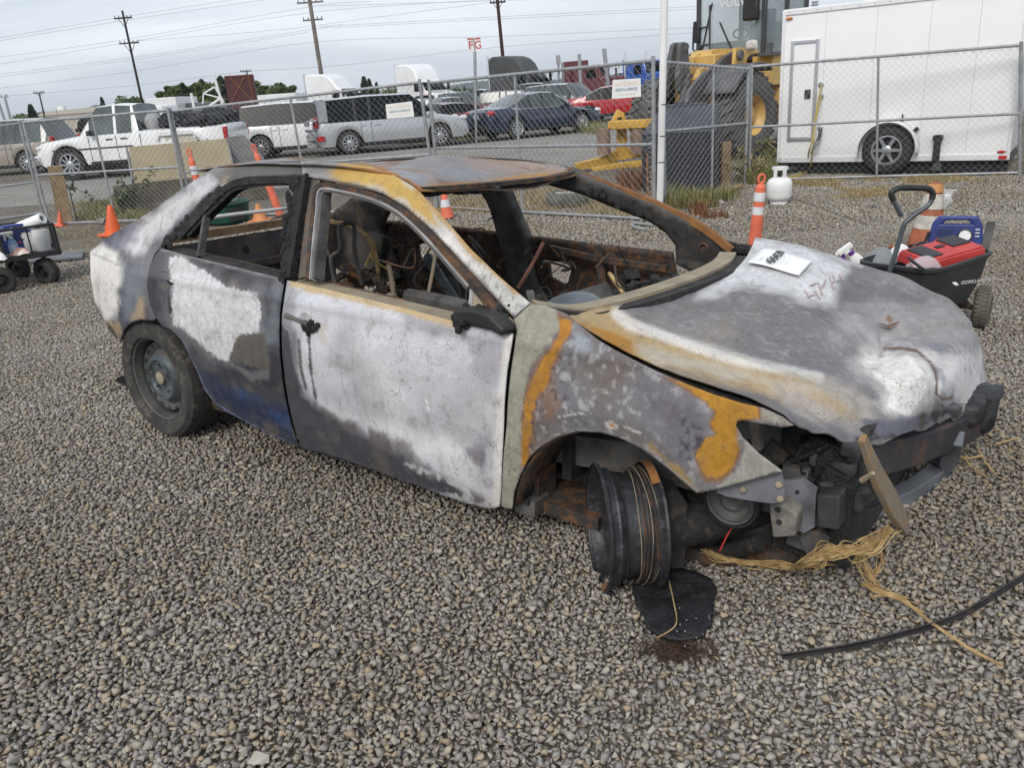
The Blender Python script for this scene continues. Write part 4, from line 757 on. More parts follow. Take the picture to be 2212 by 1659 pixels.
o.build('straw_strand', MT['straw'], car, label='bundle of tan fibres hanging inside the cabin')
cols = ['soot', 'char', 'rusty', 'greymetal']
for kk, mname in enumerate(['char', 'rusty', 'soot', 'straw']):
    o = M()
    for j in range(64 if mname != 'straw' else 5):
        p = np.array((random.uniform(.2, 2.2), random.uniform(-.3, .6), random.uniform(.5, 1.0)) if j % 2 else (random.uniform(.2, 2.3), random.uniform(-.5, .6), random.uniform(.34, .8))); q = [p]
        for _ in range(3): q.append(q[-1]+np.array((random.uniform(-.13, .13), random.uniform(-.12, .12), random.uniform(-.14, .10))))
        o.tube(catmull(q, 4), random.uniform(.002, .007), 4)
    o.build('burnt_wiring', MT[mname], car)['kind'] = 'stuff'
for mname in ('soot', 'rusty', 'char', 'greymetal', 'tanmetal'):
    o = M()
    for j in range(60 if mname[0] in 'src' else 22):
        o.box((random.uniform(.3, 2.35), random.uniform(-.55, .6), random.uniform(.26, .62)), (random.uniform(.02, .16), random.uniform(.02, .16), random.uniform(.01, .10)), Matrix.Rotation(random.uniform(0, 3), 4, 'Z') @ Matrix.Rotation(random.uniform(-.7, .7), 4, 'X'))
    o.build('cabin_debris', MT[mname], car)['kind'] = 'stuff'
# dashboard wreckage under the windscreen opening
o = M()
for j in range(40):
    o.box((random.uniform(1.95, 2.5), random.uniform(-.55, .62), random.uniform(.55, .86)), (random.uniform(.04, .2), random.uniform(.04, .2), random.uniform(.02, .08)), Matrix.Rotation(random.uniform(0, 3), 4, 'Z') @ Matrix.Rotation(random.uniform(-.9, .9), 4, 'X'))
o.build('dashboard_debris', MT['soot'], car)['kind'] = 'stuff'
o = M(); o.lathe([(.13, 0), (.15, .03), (.15, .08), (.10, .10), (0, .10)], 20, Matrix.Translation((2.2, -.28, .78)) @ Matrix.Rotation(R(30), 4, 'X')); o.build('blower_housing', mat('blue_grey_housing', (.14, .16, .18), .6, var=.2), car)
o = M(); o.lathe([(.17, 0), (.20, .03), (.19, .1), (.0, .12)], 22, Matrix.Translation((2.05, -.02, .75)) @ Matrix.Rotation(R(-25), 4, 'Y')); o.build('blower_housing', MT['greymetal'], car)
o = M(); o.sweep([(1.95, -.45, .78), (2.2, -.42, .86)], .05, .01, (0, 0, 1)); o.sweep([(1.9, -.36, .70), (1.93, -.40, .88)], .06, .02, (0, 1, 0)); o.sweep([(2.0, -.30, .92), (2.15, -.45, .80)], .03, .02, (0, 0, 1)); o.build('dash_bracket', MT['greymetal'], car)
springs = M()
for y in (-.45, -.3, .25, .4):
    for k in range(4): z = .45+.12*k; springs.tube([(1.05+.05*math.sin(t*9)+.10*(z-.4), y+.02*math.cos(t*9)*k+.1*t, z) for t in np.linspace(0, 1.4, 24)], .0035, 4)
springs.build('seat_spring', MT['rusty'], car)['kind'] = 'stuff'
o = M()
for j in range(60): o.ball(cy(1440+random.gauss(0, 28), 612+random.gauss(0, 8)-.0, .15)+Vector((0, random.uniform(-.1, .1), 0)), random.uniform(.012, .035), 7, (1, 1, .6))
o.build('melted_dash', MT['char'], car)
o = M(); o.tube(catmull([tuple(cy(u, v, .15)) for u, v in ((1410, 606), (1425, 622), (1450, 628), (1475, 630))], 5), .009, 6); o.build('pale_wire', MT['ashmetal'], car)
# cowl: the pale rail along the foot of the windscreen opening
o = M(); cw_ = [cy(1152, 662, -.72), cy(1240, 672, -.60), cy(1330, 655, -.42), cy(1440, 622, -.12), cy(1520, 592, .16), cy(1560, 570, .40), cy(1572, 552, .62)]
o.sweep(catmull([tuple(p) for p in cw_], 7), .075, .035, (0, 0, 1)); o.build('cowl_panel', MT['tanmetal'], car)
o = M(); o.sweep(catmull([tuple(p+Vector((.06, 0, -.02))) for p in cw_], 7), .06, .05, (0, 0, 1)); o.build('cowl_channel', MT['soot'], car)
o = M(); o.box((2.42, 0, .62), (.04, 1.35, .6)); o.build('firewall', MT['soot'], car)
o = M(); o.sweep([cy(1545, 504, .82), cy(1562, 522, .84), cy(1590, 530, .86)], .05, .02, (0, 0, 1)); o.ball(cy(1600, 540, .86), .055, 10, (1, .7, .6)); o.build('far_mirror_stub', MT['char'], car)
o = M(); o.lathe([(.0, .005), (.014, .0), (.022, .008), (.024, .016), (.016, .02)], 16, Matrix.Translation(cy(1522, 533, .64)) @ Matrix.Rotation(R(90), 4, 'X')); o.build('pillar_socket', MT['rusty'], car)
hb_ = M()
for u, v in ((1276, 409), (1295, 413), (1303, 421), (1361, 437), (1335, 446), (1443, 477), (1478, 515), (1382, 460)): hb_.box(cy(u, v, .60), (.03, .012, .022))
hb_.build('pillar_hole', MT['ink'], car, smooth=None)['kind'] = 'stuff'
# ---- engine bay and smashed front
o = M(); o.box((2.95, 0, .42), (.9, 1.0, .46)); o.box((2.9, .1, .62), (.6, .7, .16)); o.ball((3.0, -.25, .5), .17, 14); o.ball((3.15, .1, .5), .2, 14); o.build('engine_block', MT['soot'], car)
o = M(); o.sweep([(2.3, -.60, .42), (2.7, -.60, .46), (3.2, -.58, .44)], .09, .12, (0, 0, 1)); o.sweep([(2.3, .58, .42), (3.3, .58, .44)], .09, .12, (0, 0, 1)); o.build('frame_rail', MT['greymetal'], car)
o = M(); o.grid([[(x, -.52-.03*math.sin(x*9), z) for x in np.linspace(2.25, 3.15, 14)] for z in np.linspace(.2, .74, 8)]); ol = o.build('inner_fender', mat('sooty_green_liner', (.075, .085, .085), .75, var=.2, scale=5, col2=(.03, .032, .035), dirt=.45, dirtcol=(.13, .09, .055)), car); s = ol.modifiers.new('s', 'SOLIDIFY'); s.thickness = .01
o = M(); pts = [side_pt(1112, 1094), side_pt(1117, 1058), side_pt(1130, 1020), side_pt(1168, 968), side_pt(1212, 944), side_pt(1252, 934)]
o.grid([[tuple(p+np.array((.004, .004, .0))) for p in pts], [tuple(p+np.array((0, .14, -.005))) for p in pts], [tuple(p+np.array((0, .32, 0))) for p in pts]]); ol = o.build('arch_liner', MT['rusty'], car); s = ol.modifiers.new('s', 'SOLIDIFY'); s.thickness = .008
o = M(); o.box(tuple(cy(1150, 1085, -.76)), (.09, .1, .06)); o.build('sill_end', MT['greymetal'], car)
o = M(); o.lathe([(.012, -.01), (.012, .004), (0, .004)], 12, Matrix.Translation(cy(1137, 1085, -.82)) @ Matrix.Rotation(R(90), 4, 'X')); o.build('sill_hole', MT['ink'], car)
def plate(name, pts, y, m, th=.006, par=None, x=None):
    P = [cy(u, v, y) if x is None else cx(u, v, x) for u, v in pts]; o = M(); o.poly3(P, (0, 1, 0) if x is None else (-1, 0, 0), th); return o.build(name, m, par or car, smooth=None)
# bolted bracket under the fender tip
plate('fender_bracket', [(1543, 1053), (1600, 1042), (1686, 1020), (1692, 1040), (1695, 1075), (1690, 1086), (1665, 1088), (1610, 1080), (1570, 1073), (1550, 1065)], -.84, mat('blue_grey_bracket', (.20, .20, .225), .6, var=.15, scale=8), .008)
for u, v in ((1606, 1057), (1683, 1047), (1686, 1077)): o = M(); o.lathe([(.011, 0), (.011, .008), (.007, .012), (0, .012)], 6, Matrix.Translation(cy(u, v, -.842)) @ Matrix.Rotation(R(90), 4, 'X')); o.build('bracket_bolt', MT['tanmetal'], car)
o = M(); o.poly3([cy(u, v, -.70) for u, v in ((1660, 1092), (1690, 1090), (1722, 1112), (1716, 1160), (1668, 1164))], (0, 1, 0), .08); o.build('crush_box', mat('flaked_pale_steel', (.30, .28, .23), .8, var=.2, scale=22, col2=(.13, .125, .12), dirt=.4, dirtcol=(.16, .10, .05)), car, bevel=.008)
o = M()
for u, v in ((1681, 1101), (1683, 1128)): o.lathe([(.009, 0), (.009, .004), (0, .004)], 12, Matrix.Translation(cy(u, v, -.702)) @ Matrix.Rotation(R(90), 4, 'X'))
o.build('crush_box_hole', MT['ink'], car)
o = M(); o.box(cy(1715, 1080, -.56), (.08, .04, .24)); o.build('rail_flange', MT['greymetal'], car); o = M(); o.box(cy(1748, 1110, -.53), (.09, .03, .26), Matrix.Rotation(.12, 4, 'Y')); o.build('rail_flange', mat('blue_grey_flange', (.12, .13, .145), .7, var=.25, scale=9, col2=(.05, .05, .055)), car)
o = M(); o.sweep(catmull([tuple(cz(u, v, z)) for u, v, z in ((1480, 1180, .13), (1560, 1195, .13), (1610, 1185, .14), (1650, 1170, .17), (1700, 1172, .17), (1750, 1180, .16), (1800, 1165, .17))], 6), .10, .05, (0, 0, 1)); o.build('control_arm', MT['rusty'], car)
o = M(); o.lathe([(.03, .07), (.085, .06), (.09, .02), (.07, .0), (.085, -.02), (.08, -.06), (.05, -.085), (0, -.09)], 24, Matrix.Translation(cz(1672, 1200, .12))); o.build('bushing_cup', MT['rusty'], car)
o = M(); o.tube([cy(1640, 1172, -.6), cy(1560, 1195, -.55), cy(1480, 1170, -.5)], .03, 10); o.tube([cy(1395, 1090, -.58), cy(1470, 1062, -.50), cy(1530, 1040, -.4)], [.03, .022, .03], 12); o.tube([cy(1330, 975, -.58), cy(1350, 1050, -.55), cy(1370, 1100, -.58)], .045, 12); o.build('suspension_strut', MT['soot'], car)
o = M(); o.lathe([(.05, -.09), (.06, -.06), (.055, -.03), (.062, 0), (.055, .03), (.06, .06), (.045, .09)], 20, Matrix.Translation(cy(1515, 1105, -.56))); o.lathe([(.075, -.01), (.075, .01), (.0, .012)], 20, Matrix.Translation(cy(1515, 1150, -.56))); o.build('rubber_boot', MT['char'], car)
pm = Matrix.Translation(cy(1582, 1080, -.70)) @ Matrix.Rotation(R(90), 4, 'X')
o = M(); o.lathe([(.0, .0), (.03, .012), (.045, .0), (.060, .006), (.066, .02), (.074, .012), (.080, .02), (.080, -.03)], 36, pm); o.build('pulley', MT['greymetal'], car)
o = M(); o.lathe([(.084, .018), (.092, .018), (.092, -.03), (.084, -.03)], 36, pm); o.build('drive_belt', MT['black'], car)
# black air box with folded remains over it
plate('flange', [(1690, 1040), (1730, 1035), (1763, 1058), (1759, 1140), (1736, 1152), (1716, 1142), (1724, 1096), (1690, 1082)], -.63, mat('blue_grey_end', (.19, .20, .225), .65, var=.25, scale=9, col2=(.08, .08, .09), dirt=.3, dirtcol=(.03, .03, .03)), .02); plate('flange', [(1722, 1150), (1765, 1146), (1792, 1160), (1786, 1192), (1742, 1197)], -.58, MT['greymetal'], .03); plate('slot', [(1718, 1060), (1726, 1060), (1726, 1068), (1718, 1068)], -.632, MT['ink'], .002)
o = M(); o.poly3([cy(u, v, -.66) for u, v in ((1763, 1069), (1814, 1073), (1812, 1147), (1766, 1141))], (0, 1, 0), .09); o.build('charred_box', mat('charred_grey_box', (.045, .045, .048), .7, var=.2, scale=14), car, bevel=.006)
o = M(); o.box(cy(1826, 1100, -.52), (.06, .12, .22)); o.box(cy(1800, 1045, -.52), (.08, .10, .13), Matrix.Rotation(.3, 4, 'Y')); o.box(cy(1818, 1020, -.5), (.07, .08, .10), Matrix.Rotation(-.25, 4, 'Y')); o.build('charred_box', MT['char'], car, bevel=.006)
o = M()
for j in range(16):
    u, v = random.uniform(1730, 1815), random.uniform(965, 1065); p = np.array(cy(u, v, -.56+random.uniform(-.02, .06))); a = random.uniform(0, 6); r_ = random.uniform(.012, .028)
    o.tube([p+np.array((r_*math.cos(t)*.8, r_*.7*math.sin(t+a), r_*math.sin(t))) for t in np.linspace(0, 5, 12)], random.uniform(.004, .008), 6, flat=.4)
for j in range(12): lump(o, cy(random.uniform(1735, 1815), random.uniform(960, 1060), -.50), (random.uniform(.02, .05), .03, random.uniform(.03, .07)), .08, j*3+.5, 20)
o.build('melted_harness', MT['char'], car)
o = M()
for j in range(16): lump(o, cy(random.uniform(1720, 1850), random.uniform(955, 1075), random.uniform(-.58, -.44)), (random.uniform(.015, .04), .03, random.uniform(.015, .045)), .09, j*5+.2, 18)
o.build('melted_plastic', mat('grey_charred_plastic', (.06, .06, .062), .7, var=.3, scale=18, col2=(.02, .02, .02)), car, smooth=1.2)['kind'] = 'stuff'
o = M()
for j in range(12):
    a = np.array(cy(random.uniform(1640, 1850), random.uniform(950, 1090), -.5)); o.tube(catmull([a, a+np.array((random.uniform(-.08, .08), random.uniform(-.05, .05), -.06)), a+np.array((random.uniform(-.12, .12), random.uniform(-.08, .02), -.15))], 5), random.uniform(.003, .008), 6)
o.build('hanging_wire', MT['soot'], car)['kind'] = 'stuff'
plate('lamp_bracket', [(1735, 955), (1800, 945), (1812, 975), (1800, 1010), (1760, 1030), (1725, 1010)], -.44, MT['soot'], .05)
plate('upright_post', [(1617, 912), (1640, 915), (1642, 975), (1625, 965)], -.70, MT['greymetal'], .03)
o = M()
for j in range(46): o.box((random.uniform(2.75, 3.28), random.uniform(-.60, .3), random.uniform(.28, .56)), (random.uniform(.03, .16), random.uniform(.03, .14), random.uniform(.02, .12)), Matrix.Rotation(random.uniform(0, 3), 4, 'Z') @ Matrix.Rotation(random.uniform(-.8, .8), 4, 'X'))
o.build('engine_debris', MT['soot'], car)['kind'] = 'stuff'
o = M()
for j in range(22):
    p = np.array((random.uniform(2.8, 3.4), random.uniform(-.6, .2), random.uniform(.2, .65))); q = [p]
    for _ in range(3): q.append(q[-1]+np.array((random.uniform(-.14, .14), random.uniform(-.12, .12), random.uniform(-.12, .12))))
    o.tube(catmull(q, 4), random.uniform(.004, .012), 6)
o.build('engine_hose', MT['char'], car)['kind'] = 'stuff'
# bumper beam, condenser, lower support, leaning brace
o = M(); bm0 = [cy(1856, 992, -.44), cy(1886, 988, -.32), cy(1940, 978, -.10), cy(2010, 955, .18), cy(2080, 925, .45), cy(2135, 895, .62)]
o.sweep(catmull([tuple(p) for p in bm0], 6), .055, .125, (0, 0, 1)); o.build('bumper_beam', mat('sooty_rust_beam', (.042, .042, .048), .7, var=.2, scale=3, col2=(.022, .022, .026), dirt=.35, dirtcol=(.16, .075, .035)), car, bevel=.008)
o = M(); c0 = bm0[-1]; 
lump(o, c0+Vector((-.03, .0, .03)), (.065, .10, .085), .06, 3, 44); lump(o, c0+Vector((-.08, -.10, .05)), (.07, .10, .05), .06, 7, 34); o.build('melted_bumper_end', mat('charred_cap', (.028, .028, .033), .55, var=.3, scale=9, dirt=.25, dirtcol=(.07, .07, .08), bump=.6, bscale=35), car, smooth=1.2)
o = M(); r0, r1, r2, r3 = cx(1838, 1025, 3.36), cx(1985, 985, 3.36), cx(1985, 1035, 3.36), cx(1842, 1095, 3.36); o.poly3([r0, r1, r2, r3], (-1, 0, 0), .03); o.build('radiator_core', MT['soot'], car, smooth=None)
o = M()
for j in range(11): t = (j+.5)/11; o.tube([r0.lerp(r3, t)+Vector((.006, 0, 0)), r1.lerp(r2, t)+Vector((.006, 0, 0))], .0045, 5)
o.build('radiator_fin', MT['greymetal'], car)['kind'] = 'stuff'
o = M(); o.tube([r3+Vector((.01, 0, -.01)), r2+Vector((.01, 0, -.01))], .014, 8); o.build('radiator_tank', MT['greymetal'], car)
o = M(); sup = [cz(1835, 1118, .17), cz(1900, 1092, .17), cz(1965, 1062, .18), cz(2025, 1020, .19), cz(2052, 975, .30), cz(2060, 945, .40)]
o.sweep(catmull([tuple(p) for p in sup], 6), .07, .065, (0, 0, 1)); o.build('lower_support', mat('blue_grey_support', (.17, .185, .205), .6, var=.2, scale=6, col2=(.09, .095, .105)), car, bevel=.008)
o = M(); s0, s1, s2 = cx(1862, 945, 3.45), cx(1895, 1030, 3.49), cx(1955, 1140, 3.55); o.sweep([s0, s0.lerp(s1, .5), s1, s1.lerp(s2, .5), s2], [.03, .05, .07, .085, .055], .02, (1, 0, .2)); o.build('hood_latch_brace', mat('scorched_olive_steel', (.20, .185, .14), .75, var=.2, scale=14, col2=(.14, .135, .11), dirt=.75, dirtcol=(.30, .15, .04)), car, bevel=.004)
o = M(); o.tube([cx(1886, 1022, 3.5), cx(1862, 1038, 3.47)], [.006, .009], 8); o.build('latch_bolt', MT['tanmetal'], car)
o = M(); o.tube(catmull([tuple(cz(u, v, z)) for u, v, z in ((1824, 1150, .22), (1832, 1180, .16), (1830, 1203, .11), (1812, 1213, .10), (1765, 1222, .10))], 5), .010, 8); o.build('hook_rod', MT['greymetal'], car)
tub('red_wire', [cy(1650, 1088, -.66), cy(1600, 1120, -.66), cy(1575, 1150, -.66), cy(1555, 1190, -.66)], .003, MT['red'], 5)
tub('red_wire', [cy(1645, 1090, -.65), cy(1610, 1108, -.62), cy(1540, 1108, -.62)], .003, MT['red'], 5)
o = M(); o.box((3.05, .0, .2), (.5, .8, .05)); o.box((2.75, 0, .24), (.3, 1.1, .08)); o.build('subframe', MT['soot'], car)
# rear bumper remains: the brown flap below the tail
o = M(); o.poly3([side_pt(u, v)+np.array((0, .02, 0)) for u, v in ((222, 690), (262, 738), (270, 744), (258, 742), (240, 728), (226, 712))], (0, 1, 0), .02); o.build('bumper_flap', MT['rusty'], car, smooth=None)
o = M(); o.poly3([side_pt(u, v)+np.array((.0, .03, .0)) for u, v in ((224, 672), (268, 700), (262, 722), (268, 742), (252, 738), (232, 716))], (0, 1, 0), .03); o.build('rear_bumper', mat('brown_scorched_bumper', (.19, .165, .145), .8, var=.2, scale=7, col2=(.09, .085, .085), dirt=.3, dirtcol=(.3, .25, .2)), car, smooth=None)
plate('tail_hole', [(229, 671), (233, 671), (233, 677), (229, 677)], -.735, MT['ink'], .002)
mko = mk.build('crayon_mark', mat('pink_crayon', (.40, .31, .29), .9, var=.1), hood.children[0] if hood.children else car, smooth=None, label='faint pink crayon scrawl on the roof')
hk = M()
def on_hood(u, v):
    d2 = ((hd-np.array((u, v)))**2).sum(1); i = int(d2.argmin()); return Vector(HP[i])
for a, b in (((1768, 612), (1778, 632)), ((1783, 606), (1776, 622)), ((1790, 600), (1800, 622)), ((1800, 596), (1806, 610)), ((1812, 590), (1822, 606)), ((1760, 628), (1772, 640)), ((1745, 640), (1760, 634)), ((1738, 628), (1750, 644)), ((1795, 612), (1812, 604)), ((1752, 618), (1764, 612))):
    hk.sweep([on_hood(*a)+Vector((0, 0, .004)), on_hood(*b)+Vector((0, 0, .004))], .006, .003, (0, 0, 1))
hk.build('crayon_mark', mat('pink_crayon_on_hood', (.46, .37, .36), .9, var=.1), hood, smooth=None, label='faint pink crayon scrawl')
# ================================================================== paper sheet on the hood
pc = [on_hood(u, v)+Vector((0, 0, .006)) for u, v in ((1613, 577), (1725, 607), (1754, 572), (1648, 545))]
pcw = [CARM @ p for p in pc]; ctr = sum(pcw, Vector())/4; px_ = ((pcw[2]-pcw[3])+(pcw[1]-pcw[0])).normalized(); pn = px_.cross((pcw[3]-pcw[0]).normalized()).normalized()
if pn.z < 0: pn = -pn
py_ = pn.cross(px_); pm_ = axes(px_, py_, pn, ctr+pn*.016)
sheet_o = empty('paper_sheet', 'white paper sheet with a handwritten number lying on the burnt hood', 'paper', matrix=pm_)
loc = [pm_.inverted() @ p for p in pcw]; q00, q10, q11, q01 = loc
def bil(s, t): p = (q00*(1-s)+q10*s)*(1-t)+(q01*(1-s)+q11*s)*t; return Vector((p.x, p.y, .004*math.sin(s*5)+.006*(t*t)))
o = M(); o.grid([[bil(s, t) for s in np.linspace(0, 1, 9)] for t in np.linspace(0, 1, 7)]); po = o.build('sheet', MT['paper'], sheet_o); s = po.modifiers.new('s', 'SOLIDIFY'); s.thickness = .0006
# the sheet reads along its short side, foot towards the windscreen
ux = (q01-q00).normalized(); uy = -(q10-q00).normalized(); uy = (uy-ux*uy.dot(ux)).normalized()
def on_sheet(s, t, sz, body, m=MT['ink'], sx=1.0, b=0.0): p = bil(s, t); return text(body, sz, m, sheet_o, axes((ux.x, ux.y, 0), (uy.x, uy.y, 0), (0, 0, 1), (p.x, p.y, .0125)), sx=sx, bold=b)
wlen = (q01-q00).length
on_sheet(.40, .50, wlen*.24, '45454539', sx=.84, b=.0005)
tiny = mat('grey_print', (.35, .35, .36), .8, var=0)
o = M()
for k in range(7):
    a = bil(.20, .10+.035*k); o.box((a.x, a.y, .012), (.002, .006, .001), Matrix.Rotation(math.atan2(ux.y, ux.x), 4, 'Z'))
for s_, n_ in ((.52, 9), (.58, 6), (.66, 7)):
    for k in range(n_): a = bil(s_, .22+.06*k); o.box((a.x, a.y, .012), (.007, .0016, .001), Matrix.Rotation(math.atan2(ux.y, ux.x), 4, 'Z'))
for k in range(4): a = bil(.28, .30+.03*k); o.box((a.x, a.y, .012), (.006, .004, .001), Matrix.Rotation(math.atan2(ux.y, ux.x), 4, 'Z'))
o.build('fine_print', tiny, sheet_o, smooth=None)
o = M(); o.poly3([tuple(CARM.inverted() @ G(u, v, z)) for u, v, z in ((246, 822, .02), (262, 812, .10), (280, 812, .14), (284, 832, .03), (268, 834, .015))], (0, 1, 0), .02); o.build('mud_flap', MT['char'], car, smooth=None)
# leaf on the hood
lf = empty('dead_leaf', 'small curled brown leaf lying in the middle of the burnt hood', 'leaf', matrix=Matrix.Translation(CARM @ (on_hood(1922, 693)+Vector((0, 0, .012)))))
o = M(); o.grid([[(x, y*(1-abs(x)/.05), .01*math.cos(y*60)+.014*abs(x)/.04) for x in np.linspace(-.04, .04, 7)] for y in (-.018, -.006, .006, .018)]); o.build('leaf_blade', mat('brown_leaf', (.20, .10, .055), .8, var=.2, scale=30), lf)
# ================================================================== things lying on the stones in front
def ground_pts(pp, z): return [tuple(G(u, v, z)) for u, v in pp]
ru = empty('rubber_flap', 'burnt black sheet of rubber with frayed edges lying below the bare front rim', 'rubber sheet', loc=G(1455, 1310))
outl = catmull([(1372, 1255), (1400, 1240), (1440, 1228), (1490, 1232), (1530, 1248), (1547, 1275), (1545, 1320), (1525, 1352), (1505, 1380), (1462, 1384), (1420, 1372), (1395, 1345), (1378, 1305)], 5, True)
A = np.array([G(u, v, .03)[:2] for u, v in outl]); 
A = A+np.c_[fbm(np.c_[A*14, A[:, :1]*0], 1, 3), fbm(np.c_[A*14+9, A[:, :1]*0], 1, 3)]*.022
def rub(V2): return np.c_[V2, .034+.022*fbm(np.c_[V2, V2[:, :1]*0], 7, 3)]
V, F = cdt_panel([A], .018, rub); V = V-np.array(ru.location)
me = bpy.data.meshes.new('sheet'); me.from_pydata([tuple(p) for p in V], [], F); me.materials.append(mat('charred_rubber', (.020, .020, .023), .65, var=.3, scale=16, dirt=.3, dirtcol=(.075, .075, .085), bump=.9, bscale=45)); me.shade_smooth()
oo = bpy.data.objects.new('sheet', me); link(oo, ru); s = oo.modifiers.new('s', 'SOLIDIFY'); s.thickness = .012
o = M(); wl = [G(1375, 1262, .04), G(1385, 1245, .06), G(1410, 1240, .055), G(1425, 1262, .05)]; o.tube([p-ru.location for p in wl], .012, 6); o.build('fold', MT['char'], ru)
mo = M()
for kk in range(240):
    u, v = random.gauss(1452, 34), random.uniform(1375, 1412); p = G(u, v, .022); a = random.gauss(0, .5); d = Vector((math.sin(a), -math.cos(a), random.uniform(-.15, .35)))*random.uniform(.03, .08)
    mo.tube([p, p+d*.5+Vector((0, 0, .004)), p+d], .0012, 3)
mo_o = mo.build('brown_fibres', mat('brown_fibre', (.085, .05, .03), .9, var=.3, scale=30), smooth=None); tag(mo_o, kind='stuff')
for pts in ([(1445, 1255), (1455, 1300), (1460, 1350), (1420, 1378)],):
    o = M(); o.tube(catmull([tuple(G(u, v, .06)) for u, v in pts], 5), .002, 5); t = o.build('twig', MT['straw']); tag(t, 'thin dry stalk lying across the black rubber flap', 'twig')
dbp = M()
for kk in range(12):
    u, v = random.gauss(1480, 26), random.gauss(1345, 28); dbp.box(G(u, v, .05), (.004, .003, .002), random.random()*3)
tag(dbp.build('ash_flakes', MT['ashmetal'], smooth=None), kind='stuff')
# straw rope along the broken front
st = empty('straw_rope', 'frayed bundle of dry straw draped along the broken front of the burnt car', 'straw', loc=G(1760, 1235))
def strands(name, path, n, sp, r, m, parent):
    o = M()
    for kk in range(n):
        off = [np.array((random.gauss(0, sp), random.gauss(0, sp), random.gauss(0, sp*.6)))*random.uniform(.4, 1.8) for _ in path]
        q = [np.array(G(u, v, z))+f*(1.0 if 0 < i < len(path)-1 else .7)-np.array(parent.location) for i, ((u, v, z), f) in enumerate(zip(path, off))]
        o.tube(catmull(q, 5), [r*random.uniform(.3, 1.3)*(.45 if j_ in (0, 1) else 1) for j_ in range(len(path)*5-4)], 4)
    return o.build(name, m, parent, smooth=.8)
strands('strand_bundle', [(1712, 1228, .07), (1750, 1212, .16), (1800, 1192, .22), (1840, 1190, .22), (1880, 1183, .22), (1922, 1142, .30)], 40, .011, .0022, MT['straw'], st)
strands('strand_bundle', [(1520, 1192, .10), (1560, 1205, .05), (1610, 1215, .04), (1670, 1222, .04), (1720, 1226, .05)], 16, .009, .002, MT['straw'], st)
strands('strand_bundle', [(1740, 1222, .05), (1800, 1218, .05), (1850, 1205, .06), (1880, 1190, .09), (1900, 1192, .07), (1905, 1215, .04), (1888, 1245, .02)], 14, .006, .0016, MT['straw'], st)
strands('strand_bundle', [(1858, 1195, .10), (1868, 1225, .06), (1885, 1255, .03), (1900, 1270, .03)], 24, .008, .0017, MT['straw'], st)
s2 = empty('straw_wisp', 'long thin wisp of straw trailing over the gravel towards the lower right', 'straw', loc=G(1980, 1320))
strands('strand_bundle', [(1863, 1262, .03), (1900, 1278, .04), (1950, 1298, .035), (1990, 1325, .03)], 36, .006, .0017, MT['straw'], s2)
strands('strand_bundle', [(1960, 1300, .035), (2000, 1335, .035), (2050, 1372, .035), (2100, 1405, .03), (2165, 1438, .03)], 11, .004, .0012, MT['straw'], s2)
strands('strand_bundle', [(1880, 1290, .03), (1920, 1287, .035), (1960, 1292, .035)], 9, .004, .0014, MT['straw'], s2)
tr = M(); path = [(1690, 1421), (1760, 1411), (1850, 1396), (1950, 1372), (2040, 1345), (2100, 1318), (2160, 1280), (2240, 1228), (2320, 1160)]
pt = catmull([tuple(G(u, v, .03)) for u, v in path], 6); tr.sweep(pt, [.006]+[.013]*(len(pt)-2)+[.013], .009, (0, .3, 1)); tr.tube([np.array(p)+np.array((0, .006, .006)) for p in pt], .0035, 5)
tag(tr.build('trim_strip', mat('black_rubber_trim', (.030, .027, .027), .45, var=.3, scale=5, dirt=.3, dirtcol=(.10, .07, .05))), 'long black rubber trim strip lying curved on the gravel at the lower right', 'trim strip')
twl = ['longer brown twig lying just right of the lower front support', 'brown twig crossing below the charred bumper end', 'flat brown twig lying level beside the lower front support', 'short reddish twig farthest right beside the charred bumper end']
for k, pts in enumerate(([(2078, 985), (2100, 1010), (2130, 1030)], [(2110, 965), (2130, 1000), (2150, 1025)], [(2055, 985), (2095, 990), (2120, 985)], [(2150, 960), (2200, 945)])):
    o = M(); o.tube([G(u, v, .03) for u, v in pts], .004, 5); tag(o.build('twig', MT['straw']), twl[k], 'twig', 'twigs by the crushed front corner')
# pale chips and odd bright stones among the gravel
for k, (u, v, r_) in enumerate(((1280, 1437, .022), (1195, 1175, .02), (560, 1640, .03), (25, 1640, .03), (40, 1565, .02))):
    hv, hf = HULLS[k]; o = M(); o.add([tuple(p*r_) for p in hv], [tuple(f) for f in hf]); ob = o.build('pale_stone', mat('pale_stone', (.42, .39, .33), .85, var=.1, scale=30), smooth=None); ob.location = G(u, v, .015)
    tag(ob, ['large pale stone below the black rubber flap', 'pale stone on the gravel below the front door', 'pale stone near the bottom edge left of centre', 'pale stone in the bottom left corner', 'small pale stone just above the bottom left corner'][k], 'stone')
